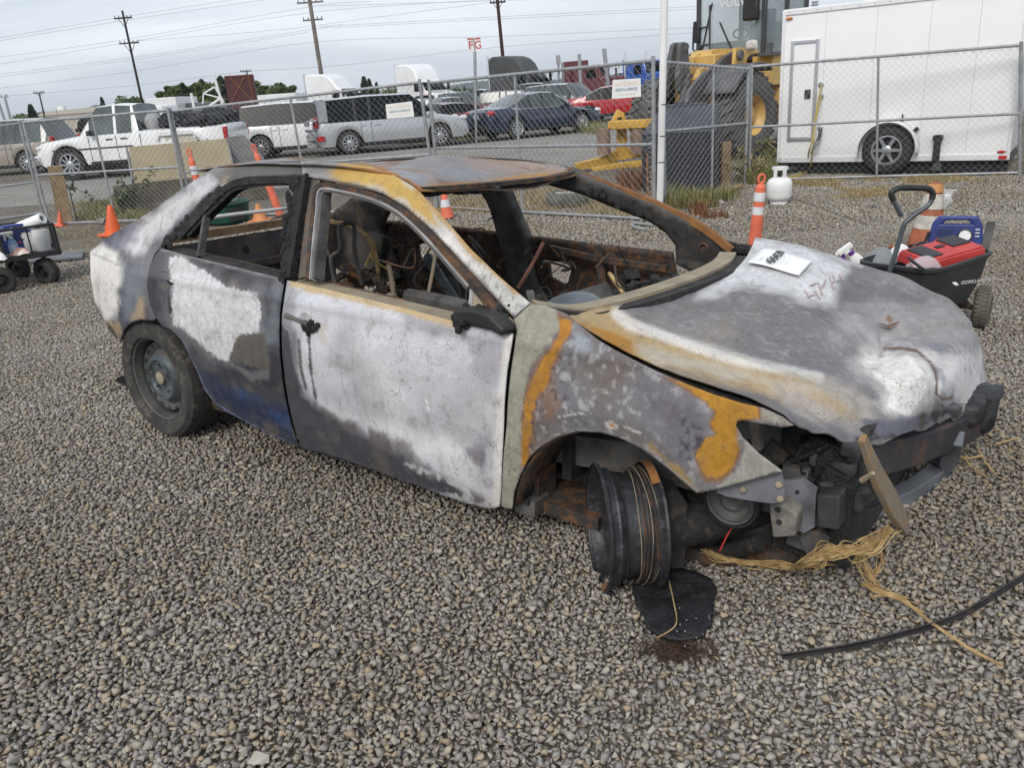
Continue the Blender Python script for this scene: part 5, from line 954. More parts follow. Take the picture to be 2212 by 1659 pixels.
# ================================================================== fence
def lerp3(a, b, t): return a+(b-a)*t
class Panel:
    def __init__(s, label, BL, BR, TL, TR, mid, midposts=(.5,), seed=1, bottom=True, tie='right'):
        s.bl, s.br = G(*BL), G(*BR); s.tl, s.tr = AT(*TL, s.bl.y), AT(*TR, s.br.y)
        root = s.root = empty('chain_link_fence', label, 'fence', loc=s.bl, group='temporary chain-link fence panels'); o0 = s.bl
        P = s.P; r_ = .021
        def bar(nm, a, b, r=r_): o = M(); o.tube([a-o0, b-o0], r, 10); return o.build(nm, MT['galv'], root)
        bar('post', P(0, -.01), P(0, 1.01), .024); bar('post', P(1, -.01), P(1, 1.01), .024)
        for t in midposts: bar('post', P(t, .0), P(t, .99), .018)
        bar('top_rail', P(0, .985), P(1, .985)); bar('mid_rail', P(0, mid), P(1, mid), .019)
        if bottom: bar('bottom_rail', P(0, .02), P(1, .02), .019)
        # woven wire: zigzag strands crossing one another
        o = M(); W_ = (s.br-s.bl).length; Hh = (s.tl-s.bl).length; cell = .047 if seed != 5 else .075; n = int(W_/cell); k = int(Hh/.050); rng = random.Random(seed)
        nrm = (s.br-s.bl).normalized().cross((s.tl-s.bl).normalized()); rw = .0018
        vs, fs = [], []
        for i in range(n+1):
            ph = i % 2; pts = []
            for j in range(k+1):
                x = (i+(.5 if (j+ph) % 2 else -.5)*.98)/n; x = min(max(x, 0), 1)
                pts.append(P(x, .02+.965*j/k)+nrm*(.004 if (j+ph) % 2 else -.004)-o0+Vector((rng.gauss(0, .0018), 0, rng.gauss(0, .0018))))
            b = len(vs)
            for p in pts: vs += [p+Vector((-rw, 0, -rw*.5)), p+Vector((rw, 0, -rw*.5)), p+nrm*rw*1.6]
            for j in range(k):
                a = b+3*j; fs += [(a, a+1, a+4, a+3), (a+1, a+2, a+5, a+4), (a+2, a, a+3, a+5)]
        o.v = [tuple(v) for v in vs]; o.f = fs; me = bpy.data.meshes.new('wire_mesh'); me.from_pydata(o.v, [], o.f); me.materials.append(MT['wire']); wo = bpy.data.objects.new('wire_mesh', me); link(wo, root); wo['kind'] = 'stuff'
        # tie wire wound along the top rail and one post
        L_ = int(W_/.11); h = M(); pts = []
        ex = (s.br-s.bl).normalized(); 
        for j in range(L_*8+1): t = j/(L_*8); a = 2*math.pi*j/8; pts.append(P(t, .975)-o0+nrm*.027*math.cos(a)+Vector((0, 0, .032*math.sin(a))))
        h.tube(pts, .003, 4); h.build('tie_wire', MT['wire'], root)
        if tie:
            h = M(); pts = []; t0 = .985 if tie == 'right' else .015
            for j in range(15*8+1): a = 2*math.pi*j/8; pts.append(P(t0, .04+.92*j/120)-o0+nrm*.035*math.cos(a)+ex*.045*math.sin(a))
            h.tube(pts, .003, 4); h.build('tie_wire', MT['wire'], root)
    def P(s, x, y): return lerp3(lerp3(s.bl, s.br, x), lerp3(s.tl, s.tr, x), y)
PA = Panel('fence panel at the far left edge behind the mesh cart', (-160, 500), (93, 463), (-200, 292), (41, 263), .36, (.5,), 1, True, None)
PB = Panel('fence panel in front of the white pickup beside the wooden post', (108, 487), (408, 476), (49, 260), (362, 234), .49, (.49,), 2, True, None)
PC = Panel('fence panel with a white sign in front of the silver minivan', (420, 474), (945, 453), (368, 236), (906, 173), .44, (.5,), 3, True, 'left')
PD = Panel('fence panel with a white sign between the dark blue sedan and the white pole', (951, 452), (1413, 480), (926, 174), (1411, 124), .49, (.44,), 4, True, 'right')
PE = Panel('fence panel bending back between the white pole and the loader wheel', (1436, 449), (1609, 396), (1433, 128), (1617, 144), .53, (.55,), 5, False, None)
PF = Panel('fence panel in front of the white trailer', (1618, 393), (2202, 378), (1624, 139), (2206, 92), .48, (.5,), 6, True, None)
PG = Panel('fence panel cut off by the right edge behind the trailer end', (2215, 377), (2700, 368), (2219, 91), (2760, 40), .5, (.5,), 7, True, None)
signm = mat('white_sign_board', (.82, .82, .80), .45, var=.03, scale=3)
fade = mat('faded_orange_print', (.80, .70, .60), .6, var=.05); grey = mat('grey_print_sign', (.40, .46, .52), .6, var=.05); faint = mat('faint_print', (.77, .73, .68), .6, var=.05)
def fence_sign(pan, px, label):
    """a board hung on the near side of a fence panel, given by its four picture corners"""
    n = (pan.br-pan.bl).cross(pan.tl-pan.bl).normalized()
    if n.y > 0: n = -n
    def hit(u, v): q = Vector(ray(u, v)); o = Vector(CAM); return o+q*((pan.bl+n*.03-o).dot(n)/q.dot(n))
    a, b, c, d = [hit(*p) for p in px]
    root = empty('fence_sign', label, 'sign', matrix=axes((b-a).normalized(), n.cross((b-a).normalized()), n, (a+b+c+d)/4), group='rental signs hung on the fence'); mi = root.matrix_world.inverted()
    o = M(); o.poly3([mi @ p for p in (d, c, b, a)], (0, 0, 1), .004); o.build('board', signm, root, smooth=None)
    ca, cb, cc, cd = [mi @ p for p in (a, b, c, d)]; w_ = cb.x-ca.x; hh = (ca.y+cb.y-cc.y-cd.y)/2; sk = math.atan2(((cc-cd).y+(cb-ca).y)/2, w_)
    T = lambda y: Matrix.Translation(((0, y*hh, .006))) @ Matrix.Rotation(sk, 4, 'Z')
    text('NATIONAL', hh*.30, fade, root, T(.26), sx=w_*.93/(hh*.30*5.35), bold=.002); text('RENT-A-FENCE', hh*.20, grey, root, T(-.05), sx=w_*.93/(hh*.20*8.0), bold=.0025); text('1-800-352-5675', hh*.17, faint, root, T(-.30), sx=w_*.85/(hh*.17*8.3))
fence_sign(PC, [(833, 225), (890, 218), (895, 251), (836, 256)], 'white rental sign on the fence covering the minivan window')
fence_sign(PD, [(1324, 172), (1384, 168), (1385, 208), (1322, 213)], 'white rental sign on the fence above the red car')
# white pole strapped beside the fence corner
pb = G(1425, 456); pt_ = AT(1437, -60, pb.y)
o = M(); o.tube([pb, pt_], .044, 20); wp = o.build('white_pole', MT['pvc']); tag(wp, 'tall white plastic pole standing beside the fence corner post', 'pole')
o = M()
for t in (.33, .50, .70): p = pb.lerp(AT(1434, 120, pb.y), t); o.lathe([(.046, -.006), (.047, 0), (.046, .006)], 16, Matrix.Translation(p))
tie = o.build('tie_band', MT['black'], smooth=.6); tie.parent = wp; tie.matrix_parent_inverse = wp.matrix_world.inverted(); tie['kind'] = 'stuff'
# ================================================================== small things around the fence
def cone(name, label, base, top, m, r0, r1, bands=(), sq=True, group=None, tip=None):
    b = G(*base); t = AT(*top, b.y)-b; Lh = t.length; root = empty(name, label, 'traffic cone', loc=b, group=group); F = frame_z(t, (0, 0, 0), (0, 1, 0))
    o = M(); o.lathe([(r0, .02), (r0*.98, .03), (r1, Lh*.97), (r1*.8, Lh), (r1*.45, Lh), (r1*.4, Lh-.05)], 28, F); o.build('cone_body', m, root)
    if sq: o = M(); o.box((0, 0, .016), (r0*2.7, r0*2.7, .03), F); o.build('base', m, root, bevel=.006)
    for a, c, mm in bands:
        ra, rc = r0+(r1-r0)*a, r0+(r1-r0)*c; o = M(); o.lathe([(ra+.001, Lh*a), (ra+.004, Lh*a+.002), (rc+.004, Lh*c-.002), (rc+.001, Lh*c)], 28, F); o.build('band', mm, root)
    return root, F, Lh
cone('traffic_cone', 'plain orange cone beside the burnt car tail', (246, 508), (237, 443), MT['orange'], .125, .035)
cone('traffic_cone', 'small orange cone behind the fence at the wooden post foot', (130, 488), (128, 455), MT['coral'], .055, .012)
cone('traffic_cone', 'faded pale orange cone between the green tub and a tall orange post', (563, 478), (556, 440), mat('faded_cone', (.66, .27, .10), .6, var=.1), .12, .03)
cone('traffic_cone', 'orange cone with white collar seen through the windscreen opening', (967, 472), (958, 414), MT['coral'], .095, .035, [(.45, .72, MT['reflect'])], False)
oldm = mat('aged_orange', (.42, .12, .045), .6, var=.2, scale=8, dirt=.3, dirtcol=(.25, .12, .07)); oldt = mat('aged_tan_orange', (.56, .26, .09), .6, var=.15)
c2, F2, L2 = cone('traffic_cone', 'old weathered cone with torn plastic on top behind the cart', (1997, 545), (2022, 394), oldm, .165, .055, [(.36, .55, MT['dullwhite']), (.64, .85, MT['dullwhite']), (.87, .985, oldt)])
bgp = M(); rg = []
for j, t in enumerate(np.linspace(.60, .90, 9)): rg.append([F2 @ Vector((.02+.105*math.cos(a)*(1+.25*math.sin(3*a+j))+.05*max(0, math.cos(a-.3))*math.sin(t*9), .11*math.sin(a), L2*t)) for a in np.linspace(-1.2, 1.5, 10)])
bgp.grid(rg); bg_o = bgp.build('plastic_bag', mat('white_film', (.78, .78, .78), .35, var=.1, scale=20, alpha=.75), smooth=None); bg_o.location = c2.location; tag(bg_o, 'torn white plastic bag pulled over the old cone', 'plastic bag')
def delineator(label, base, top, bandm):
    b = G(*base); t = AT(*top, b.y)-b; Lh = t.length; root = empty('delineator_post', label, 'delineator', loc=b, group='orange delineator posts'); F = frame_z(t, (0, 0, 0), (0, 1, 0))
    body = MT['coral']; o = M(); o.lathe([(.065, .0), (.062, .05), (.047, Lh*.80), (.047, Lh*.84), (.028, Lh*.875), (.016, Lh*.89), (.0, Lh*.89)], 24, F); o.build('tube', body, root)
    o = M(); o.lathe([(.20, .0), (.20, .03), (.09, .07), (.066, .08)], 8, F); o.build('base', MT['rubber'], root)
    for a, c in ((.66, .775), (.49, .60)): o = M(); o.lathe([(.050, Lh*a), (.0535, Lh*a+.004), (.0515, Lh*c-.004), (.048, Lh*c)], 24, F); o.build('band', bandm, root)
    o = M(); hp_ = [(-.0, .885), (-.024, .91), (-.030, .95), (-.022, .985), (0, 1.0), (.022, .985), (.030, .95), (.024, .91), (.0, .885)]
    o.tube([F @ Vector((x, 0, z*Lh)) for x, z in hp_], .013, 8); o.build('handle', body, root)
delineator('tall orange and white post behind the burnt rear pillar', (449, 484), (407, 320), MT['reflect'])
delineator('tall orange and white post above the burnt roof, foot seen through rear window', (610, 474), (545, 311), MT['reflect'])
delineator('orange and white post beside the white gas cylinder', (1628, 545), (1646, 376), MT['reflect'])
# gas cylinder
b = G(1682, 440); root = empty('gas_cylinder', 'white propane gas cylinder standing on the gravel by the fence', 'gas cylinder', loc=b); Hh = (AT(1687, 362, b.y)-b).z*1.02; s_ = Hh/.46
tankm = mat('white_tank_paint', (.80, .80, .79), .35, var=.03, scale=6, dirt=.12, dirtcol=(.35, .25, .18))
o = M(); o.lathe([(.0, .03), (.09, .035), (.135, .06), (.155, .10), (.157, .22), (.155, .27), (.135, .31), (.09, .335), (.0, .34)], 36, Matrix.Diagonal((s_, s_, s_, 1))); o.build('tank_body', tankm, root, smooth=1.0)
o = M(); o.lathe([(.1585, .185), (.160, .19), (.1585, .195)], 36, Matrix.Diagonal((s_, s_, s_, 1))); o.lathe([(.105, 0), (.108, .0), (.108, .045), (.105, .045)], 30, Matrix.Diagonal((s_, s_, s_, 1))); o.build('foot_ring', tankm, root)
o = M()
for a0 in (3.5, 4.75, .3, 1.6): o.lathe([(.096, .32), (.100, .32), (.100, .46), (.096, .46), (.096, .32)], 4, Matrix.Diagonal((s_, s_, s_, 1)) @ Matrix.Rotation(a0, 4, 'Z'), arc=.42)
o.lathe([(.096, .43), (.101, .43), (.101, .465), (.096, .465), (.096, .43)], 30, Matrix.Diagonal((s_, s_, s_, 1))); o.build('collar', tankm, root)
o = M(); o.lathe([(.02, .33), (.02, .38), (.012, .39), (.012, .41), (.03, .41), (.03, .425), (0, .425)], 12, Matrix.Diagonal((s_, s_, s_, 1))); o.build('valve', MT['black'], root)
# wooden posts
def wood_post(label, base, top, wx, wy, rz=.15):
    b = G(*base); t = AT(*top, b.y)-b; F = frame_z(t, (0, 0, 0), (0, 1, 0)) @ Matrix.Rotation(rz, 4, 'Z'); root = empty('wooden_post', label, 'post', loc=b)
    o = M(); o.add([F @ Vector((x*wx/2, y*wy/2, z)) for z in (0, t.length) for y in (-1, 1) for x in (-1, 1)], [(0, 2, 3, 1), (4, 5, 7, 6), (0, 1, 5, 4), (2, 6, 7, 3), (0, 4, 6, 2), (1, 3, 7, 5)]); o.build('timber', MT['wood'], root, bevel=.008); return root, F, t.length
r_, F_, L_ = wood_post('thick square timber post behind the fence at the white pickup', (143, 480), (118, 358), .22, .16, .45)
o = M()
for kk in range(8):
    c = F_ @ Vector((.16, -.05, L_*.72)); o.tube([c+Vector((.09*math.cos(a)*random.uniform(.7, 1), .02*math.sin(a*2), .13*math.sin(a)*random.uniform(.8, 1.1))) for a in np.linspace(0, 6.28, 14)], .008, 5)
o.tube([F_ @ Vector((.15, -.05, L_*.55)), F_ @ Vector((.17, -.03, .0))], .010, 5); wc = o.build('cable_coil', MT['black']); wc.location = r_.location; tag(wc, 'black cable coil hanging on the thick timber post', 'cable')
wood_post('short weathered timber stub between the dark hopper and the loader wheel', (1564, 398), (1567, 306), .15, .12, .2)
# ================================================================== tan loader bucket behind the fence
A, Bp = AT(303, 462, 15.0), AT(520, 452, 15.6); A.z = Bp.z = 0; ex = (Bp-A).normalized(); ey = Vector((0, 0, 1)).cross(ex); Wb = (Bp-A).length
bk = empty('loader_bucket', 'big tan steel loader bucket standing on the ground behind the fence', 'bucket', matrix=axes(ex, ey, (0, 0, 1), A))
tanb = mat('tan_bucket_paint', (.33, .27, .165), .6, var=.08, scale=2, dirt=.15, dirtcol=(.2, .17, .12)); darkb = mat('shaded_dirty_steel', (.165, .145, .11), .6, .1, var=.2, scale=3); greyb = mat('grey_bucket_steel', (.25, .25, .25), .55, .2, var=.12, scale=4)  # lower plates are darker: dirt plus shade put into the colour
h1 = (AT(322, 315, 15.2)).z
o = M(); o.add([Vector((0, 0, 0)), Vector((Wb, 0, 0)), Vector((Wb, .10, h1*.45)), Vector((.02, .10, h1*.45)), Vector((0, .1, 0)), Vector((Wb, .1, 0)), Vector((Wb, .2, h1*.45)), Vector((.02, .2, h1*.45))], [(0, 1, 2, 3), (4, 7, 6, 5), (0, 3, 7, 4), (1, 5, 6, 2), (0, 4, 5, 1), (3, 2, 6, 7)]); o.build('back_plate', darkb, bk, smooth=None)
o = M(); o.add([Vector((.02, .10, h1*.452)), Vector((Wb, .10, h1*.452)), Vector((Wb, .62, h1)), Vector((.02, .62, h1)), Vector((.02, .16, h1*.43)), Vector((Wb, .16, h1*.43)), Vector((Wb, .68, h1*.98)), Vector((.02, .68, h1*.98))], [(0, 1, 2, 3), (4, 7, 6, 5), (0, 3, 7, 4), (1, 5, 6, 2), (0, 4, 5, 1), (3, 2, 6, 7)]); o.build('upper_plate', tanb, bk, smooth=None)
o = M(); o.prism([(0, 0), (1.15, 0), (1.2, .5), (.66, h1), (.62, h1), (.1, h1*.45)], .03, axes((0, 1, 0), (0, 0, 1), (1, 0, 0), (-.03, 0, 0))); o.prism([(0, .1), (1.15, .1), (1.2, .5), (.66, h1), (.62, h1), (.1, h1*.45)], .03, axes((0, 1, 0), (0, 0, 1), (1, 0, 0), (Wb, 0, 0))); o.build('side_plate', greyb, bk, smooth=None)
ws = [(0, 0), (.33, .02), (.62, -.42), (.62, -1.0), (-.02, -1.0)]
o = M(); o.prism([(Wb+.01+x, h1+.02+z) for x, z in ws], .04, axes((1, 0, 0), (0, 0, 1), (0, -1, 0), (0, .58, 0))); o.build('wing_plate', greyb, bk, smooth=None)
o = M(); o.box((Wb*.5+.1, .05, .25), (Wb+.9, .04, .5)); o.box((Wb*.8, .0, .55), (.25, .06, .25)); o.build('lower_plate', darkb, bk, smooth=None)
# pale box behind the bucket
# green tub
b = G(495, 480); root = empty('garden_tub', 'dark green round plastic tub seen through the rear door window', 'tub', loc=b)
grn = mat('dark_green_plastic', (.012, .075, .058), .4, var=.15, scale=5, dirt=.15, dirtcol=(.06, .10, .08)); o = M(); o.lathe([(.27, .0), (.30, .03), (.34, .27), (.355, .285), (.375, .29), (.375, .315), (.345, .315), (.335, .29), (.29, .04), (0, .04)], 40); o.build('tub_body', grn, root)
o = M(); o.prism([(-.10, .05), (.10, .05), (.13, .24), (-.13, .24)], .03, axes((.77, .64, 0), (0, 0, 1), (.64, -.77, 0), (.20, -.245, 0))); o.build('handle_pocket', MT['ink'], root)
o = M(); 
for kk in range(14): o.box((random.uniform(-.2, .2), random.uniform(-.2, .2), .27), (.09, .08, .05), Matrix.Rotation(random.random()*3, 4, 'Z') @ Matrix.Rotation(random.random(), 4, 'X'))
ct = o.build('tub_contents', MT['blackmetal'], smooth=None); ct.location = b; tag(ct, 'dark scrap heaped inside the green tub', 'scrap')
# ================================================================== dark steel hopper behind the fence corner
a, c = G(1388, 416), G(1543, 412); ex = (c-a).normalized(); ey = Vector((0, 0, 1)).cross(ex); Wd = (c-a).length; hh = AT(1434, 289, 12.3).z; h2 = AT(1436, 233, 12.6).z
hopm = mat('dark_blue_grey_steel', (.045, .047, .056), .5, .2, var=.15, scale=3, dirt=.1, dirtcol=(.12, .11, .1)); hp2 = mat('blue_grey_steel_plate', (.075, .078, .095), .5, .2, var=.12, scale=3)
hop = empty('steel_hopper', 'dark steel hopper box standing behind the fence next to the white pole', 'hopper', matrix=axes(ex, ey, (0, 0, 1), a))
o = M(); o.box((Wd/2, .5, hh/2), (Wd, 1.0, hh)); o.build('body', hopm, hop, bevel=.01)
o = M(); o.add([Vector(p) for p in ((-.01, -.01, hh), (Wd+.01, -.01, hh), (Wd-.03, .38, h2), (.22, .38, h2), (-.01, 1.0, hh), (Wd+.01, 1.0, hh), (Wd-.03, .7, h2), (.22, .7, h2))], [(0, 1, 2, 3), (5, 4, 7, 6), (4, 0, 3, 7), (1, 5, 6, 2), (3, 2, 6, 7), (0, 4, 5, 1)]); o.build('sloped_top', hp2, hop, smooth=None)
o = M(); o.box((Wd*.55, .5, h2+.02), (Wd*.55, .22, .035)); o.box((Wd*.5, .45, h2+.05), (Wd*.2, .1, .04)); o.build('lid_bar', hp2, hop)
o = M()
for x in (.06, Wd*.52, Wd-.05): o = M(); o.box((x, -.012, hh/2), (.05, .02, hh-.02)); o.build('rib', hopm, hop)
# rusty plates and rods by the hopper foot
o = M(); o.box(G(1395, 420)+Vector((0, -.15, .3)), (.03, .02, .62)); o.box(G(1404, 424)+Vector((0, -.1, .22)), (.02, .02, .44)); tag(o.build('rusty_stake', MT['rust']), 'pair of thin rusty stakes at the corner of the dark hopper', 'stake')
# ================================================================== yellow attachment frame
oY = G(1335, 352); root = empty('yellow_attachment', 'yellow steel machine attachment frame lying behind the fence', 'attachment', loc=oY); D0 = oY.y
def yp(u, v, dy=0.0): return AT(u, v, D0+dy)-oY
o = M(); o.sweep([yp(1314, 270, -.2), yp(1412, 265, -.4)], .30, .17, (0, 0, 1)); o.build('cross_beam', MT['yellow'], root, bevel=.02)
o = M(); o.sweep([yp(1340, 250), yp(1343, 300), yp(1340, 345)], .20, .20, (0, 1, 0)); o.box(yp(1335, 252), (.18, .2, .25), Matrix.Rotation(.5, 4, 'Y')); o.build('upright', MT['yellow'], root, bevel=.02)
o = M(); o.sweep([yp(1245, 364, -.6), yp(1300, 350, -.3), yp(1330, 335), yp(1385, 326)], [.12, .16, .22, .2], .22, (0, 0, 1)); o.build('boom', MT['yellow'], root, bevel=.015)
o = M(); o.sweep([yp(1280, 372, -1.0), yp(1330, 362, -.9), yp(1386, 355, -.9)], .12, .18, (0, 0, 1)); o.build('boom', MT['yellow'], root, bevel=.015)
for u in (1305, 1377):
    o = M(); o.lathe([(0, 0), (.14, 0), (.14, .50), (0, .50)], 20, Matrix.Translation(yp(u, 332, -.35))); o.build('roller', mat('rust_brown_roller', (.24, .16, .115), .75, var=.15, scale=4, dirt=.3, dirtcol=(.3, .22, .15)), root)
o = M(); o.sweep([yp(1000, 404, -2.2), yp(1180, 378, -1.6), yp(1275, 372, -1.1)], .10, .12, (0, 0, 1)); o.build('steel_beam', mat('dull_brown_beam', (.13, .105, .075), .8, var=.2, scale=4), root)
# old tyre filled with concrete
b = G(1226, 444); root = empty('old_tyre', 'old tyre filled with concrete with rusty rods lying in the dry grass', 'tyre', loc=b)
o = M(); o.lathe([(.26, 0), (.30, .03), (.315, .09), (.305, .16), (.27, .20), (.22, .205), (.19, .19)], 36); o.build('tyre', mat('grey_weathered_tyre', (.15, .145, .13), .95, var=.2, scale=6, dirt=.3, dirtcol=(.24, .22, .18)), root)
o = M(); o.lathe([(0, .185), (.2, .185)], 24); o.build('concrete_fill', MT['dullwhite'], root)
o = M()
for kk in range(5): x = -.08+.04*kk; o.tube([(x, 0, .18), (x+.01, 0, .27), (x+.05, .01, .32), (x+.08, .01, .26)], .008, 6)
o.build('rebar', MT['rust'], root)['kind'] = 'stuff'
# ================================================================== white enclosed trailer
A, Bq = G(1679, 350, .2), G(2178, 344, .2); ex = (Bq-A); ex.z = 0; Lt = ex.length; ex.normalize(); ey = Vector((0, 0, 1)).cross(ex); A0 = Vector((A.x, A.y, 0)); TM = axes(ex, ey, (0, 0, 1), A0); TI = TM.inverted()
tr_ = empty('enclosed_trailer', 'white enclosed cargo trailer with a side door behind the fence', 'trailer', matrix=TM)
def tl(u, v, y=0.0):
    o_ = TI @ Vector(CAM); q = TI.to_3x3() @ Vector(ray(u, v)); return o_+q*((y-o_.y)/q.y)
z0, z1 = .20, tl(1688, 24).z
tw = mat('white_trailer_panel', (.88, .88, .88), .32, var=.02, scale=1.2, coat=.2); trim = mat('white_trim', (.78, .78, .79), .35, var=.03); alu = mat('aluminium_trim', (.55, .56, .58), .35, .6, var=.06)
xd = [tl(v, 200).x for v in (1690, 1894, 2015, 2120)]
edges = [0]+[Lt*k for k in (.20, .42, .64, .83)]+[Lt]
for i in range(5):
    o = M(); o.box(((edges[i]+edges[i+1])/2, .012, (z0+z1)/2), (edges[i+1]-edges[i]-.003, .024, z1-z0-.08)); o.build('side_panel', tw, tr_, smooth=None)
o = M(); o.box((Lt/2, 1.0, (z0+z1)/2), (Lt-.02, 1.94, z1-z0-.06)); o.build('body', tw, tr_, bevel=.03)
o = M(); o.box((Lt/2, -.004, z1-.03), (Lt+.02, .03, .075)); o.box((Lt/2, 1.0, z1+.005), (Lt, 2.0, .03)); o.build('roof_trim', trim, tr_, bevel=.008)
o = M(); o.box((Lt/2, -.004, z0+.035), (Lt+.01, .03, .085)); o.build('bottom_rail', trim, tr_, bevel=.006)
for x in (.02, Lt-.01): o = M(); o.box((x, -.006, (z0+z1)/2), (.05, .034, z1-z0)); o.build('corner_trim', trim, tr_, bevel=.006)
riv = M()
for i in range(16): riv.ball((Lt*(i+.5)/16, -.02, z1-.03), .010, 6)
riv.build('rivets', alu, tr_)['kind'] = 'stuff'
# side door
dl_, dr_, dt, db = tl(1700, 300).x, tl(1760, 300).x, tl(1730, 86).z, tl(1725, 303).z
dr = bpy.data.objects.new('side_door', None); link(dr, tr_); dr.location = ((dl_+dr_)/2, -.005, (dt+db)/2); wdr, hdr_ = dr_-dl_, dt-db
o = M(); o.box((0, 0, 0), (wdr-.10, .03, hdr_-.10)); o.build('leaf', tw, dr, bevel=.01)
o = M()
for sx in (-1, 1): o.box((sx*(wdr/2-.03), -.008, 0), (.05, .045, hdr_))
for sz in (-1, 1): o.box((0, -.008, sz*(hdr_/2-.03)), (wdr-.11, .045, .05))
o.build('door_frame', alu, dr, bevel=.006)
o = M(); o.box((wdr/2-.14, -.03, -hdr_*.03), (.09, .03, .13)); o.build('latch', MT['black'], dr, bevel=.01)
o = M(); o.tube([(wdr/2-.17, -.05, -hdr_*.06), (wdr/2-.11, -.05, .0)], .008, 6); o.build('handle', MT['chrome'], dr)
for u, v in ((1774, 182), (1774, 207), (1772, 276)):
    o = M(); o.lathe([(.04, 0), (.04, .02), (.025, .03), (.02, .05), (0, .05)], 16, Matrix.Translation(tl(u, v)) @ Matrix.Rotation(R(90), 4, 'X')); o.build('cable_inlet', MT['galv'], tr_)
# wheel with fender
wc_ = tl(1919, 322); wr_ = bpy.data.objects.new('trailer_wheel', None); link(wr_, tr_); wr_.matrix_local = Matrix.Translation((wc_.x, -.06, wc_.z)) @ Matrix.Rotation(R(90), 4, 'X')
def alloy_wheel(parent, rt, rr, wd, spokes, m, mt='rubber'):
    o = M(); o.lathe([(rr, -wd/2), (rr+.02, -wd/2-.005), (rt-.05, -wd/2), (rt-.01, -wd/2+.03), (rt, -wd/4), (rt, wd/4), (rt-.01, wd/2-.03), (rt-.05, wd/2), (rr+.02, wd/2+.005), (rr, wd/2)], 40); o.build('tyre', MT[mt], parent)
    o = M(); o.lathe([(rr+.004, wd/2+.002), (rr-.015, wd/2), (rr-.03, wd/2-.03), (rr-.035, 0), (0.0, 0)], 32); r = o.build('rim', MT['blackmetal'] if spokes else m, parent)
    o = M(); o.lathe([(rr+.006, wd/2+.004), (rr-.012, wd/2+.006), (rr-.03, wd/2-.02)], 32); o.lathe([(.07*rr/.2, wd/2-.01), (.05*rr/.2, wd/2+.004), (0, wd/2+.006)], 16)
    for i in range(spokes):
        a = 2*math.pi*i/spokes; T = Matrix.Rotation(a, 4, 'Z'); o.add([T @ Vector(p) for p in ((.02, -.028, wd/2-.005), (rr-.012, -.020, wd/2-.006), (rr-.012, .020, wd/2-.006), (.02, .028, wd/2-.005), (.02, -.024, wd/2-.05), (rr-.012, -.016, wd/2-.05), (rr-.012, .016, wd/2-.05), (.02, .024, wd/2-.05))], [(0, 1, 2, 3), (4, 7, 6, 5), (0, 4, 5, 1), (3, 2, 6, 7)])
    o.build('spokes', m, parent)
alloy_wheel(wr_, .355, .21, .20, 6, MT['alloy'])
o = M(); arc = [(math.cos(a), math.sin(a)) for a in np.linspace(-.15, math.pi+.25, 20)]
o.grid([[(wc_.x+.41*c, -.20, wc_.z+.41*s) for c, s in arc], [(wc_.x+.43*c, -.10, wc_.z+.43*s) for c, s in arc], [(wc_.x+.43*c, -.0, wc_.z+.43*s) for c, s in arc]]); fo = o.build('wheel_fender', MT['white'], tr_); s = fo.modifiers.new('s', 'SOLIDIFY'); s.thickness = .012
o = M(); p = tl(1972, 318); o.box(tl(1976, 282)+Vector((0, -.05, 0)), (.13, .05, .05), Matrix.Rotation(-.7, 4, 'Y')); o.tube([tl(1950, 268)+Vector((0, -.04, 0)), tl(1951, 246)+Vector((0, -.04, 0))], .012, 6); o.build('jack_hook', MT['black'], tr_)
o = M(); j0, j1 = tl(2028, 293), tl(2032, 357); o.box((j0.x, -.06, (j0.z+z0)/2), (.09, .07, j0.z-z0+.04)); o.box((j0.x, -.06, j0.z-.02), (.13, .08, .07)); o.box((j0.x+.03, -.08, .12), (.17, .12, .12), taper=.5); o.build('stabiliser_jack', MT['black'], tr_, bevel=.006)
o = M(); o.box((Lt*.55, .1, .10), (Lt*.9, .10, .16)); o.box((Lt*.5, 1.0, .16), (Lt, 1.9, .08)); o.build('chassis', MT['blackmetal'], tr_)
def lamp(u, v, m, wx, hz_): p = tl(u, v); o = M(); o.ball((p.x, -.02, p.z), 1, 10, (wx, .02, hz_)); o.build('marker_lamp', m, tr_)
ambr = mat('amber_lens', (.65, .22, .05), .25, var=.05); redl = mat('red_lens', (.55, .03, .025), .25, var=.05)
lamp(1706, 39, ambr, .055, .022); lamp(2163, 327, redl, .055, .02)
o = M(); p = tl(2166, 339); o.box((p.x, -.025, p.z), (.10, .01, .05)); o.build('reflector', redl, tr_)
o = M(); o.lathe([(.035, 0), (.035, .05), (.06, .05), (.06, .07), (.04, .07), (.04, .10), (.06, .10), (.06, .11), (0, .11)], 14, Matrix.Translation((tl(1741, 12).x+.05, .3, z1))); o.build('roof_vent', MT['galv'], tr_)
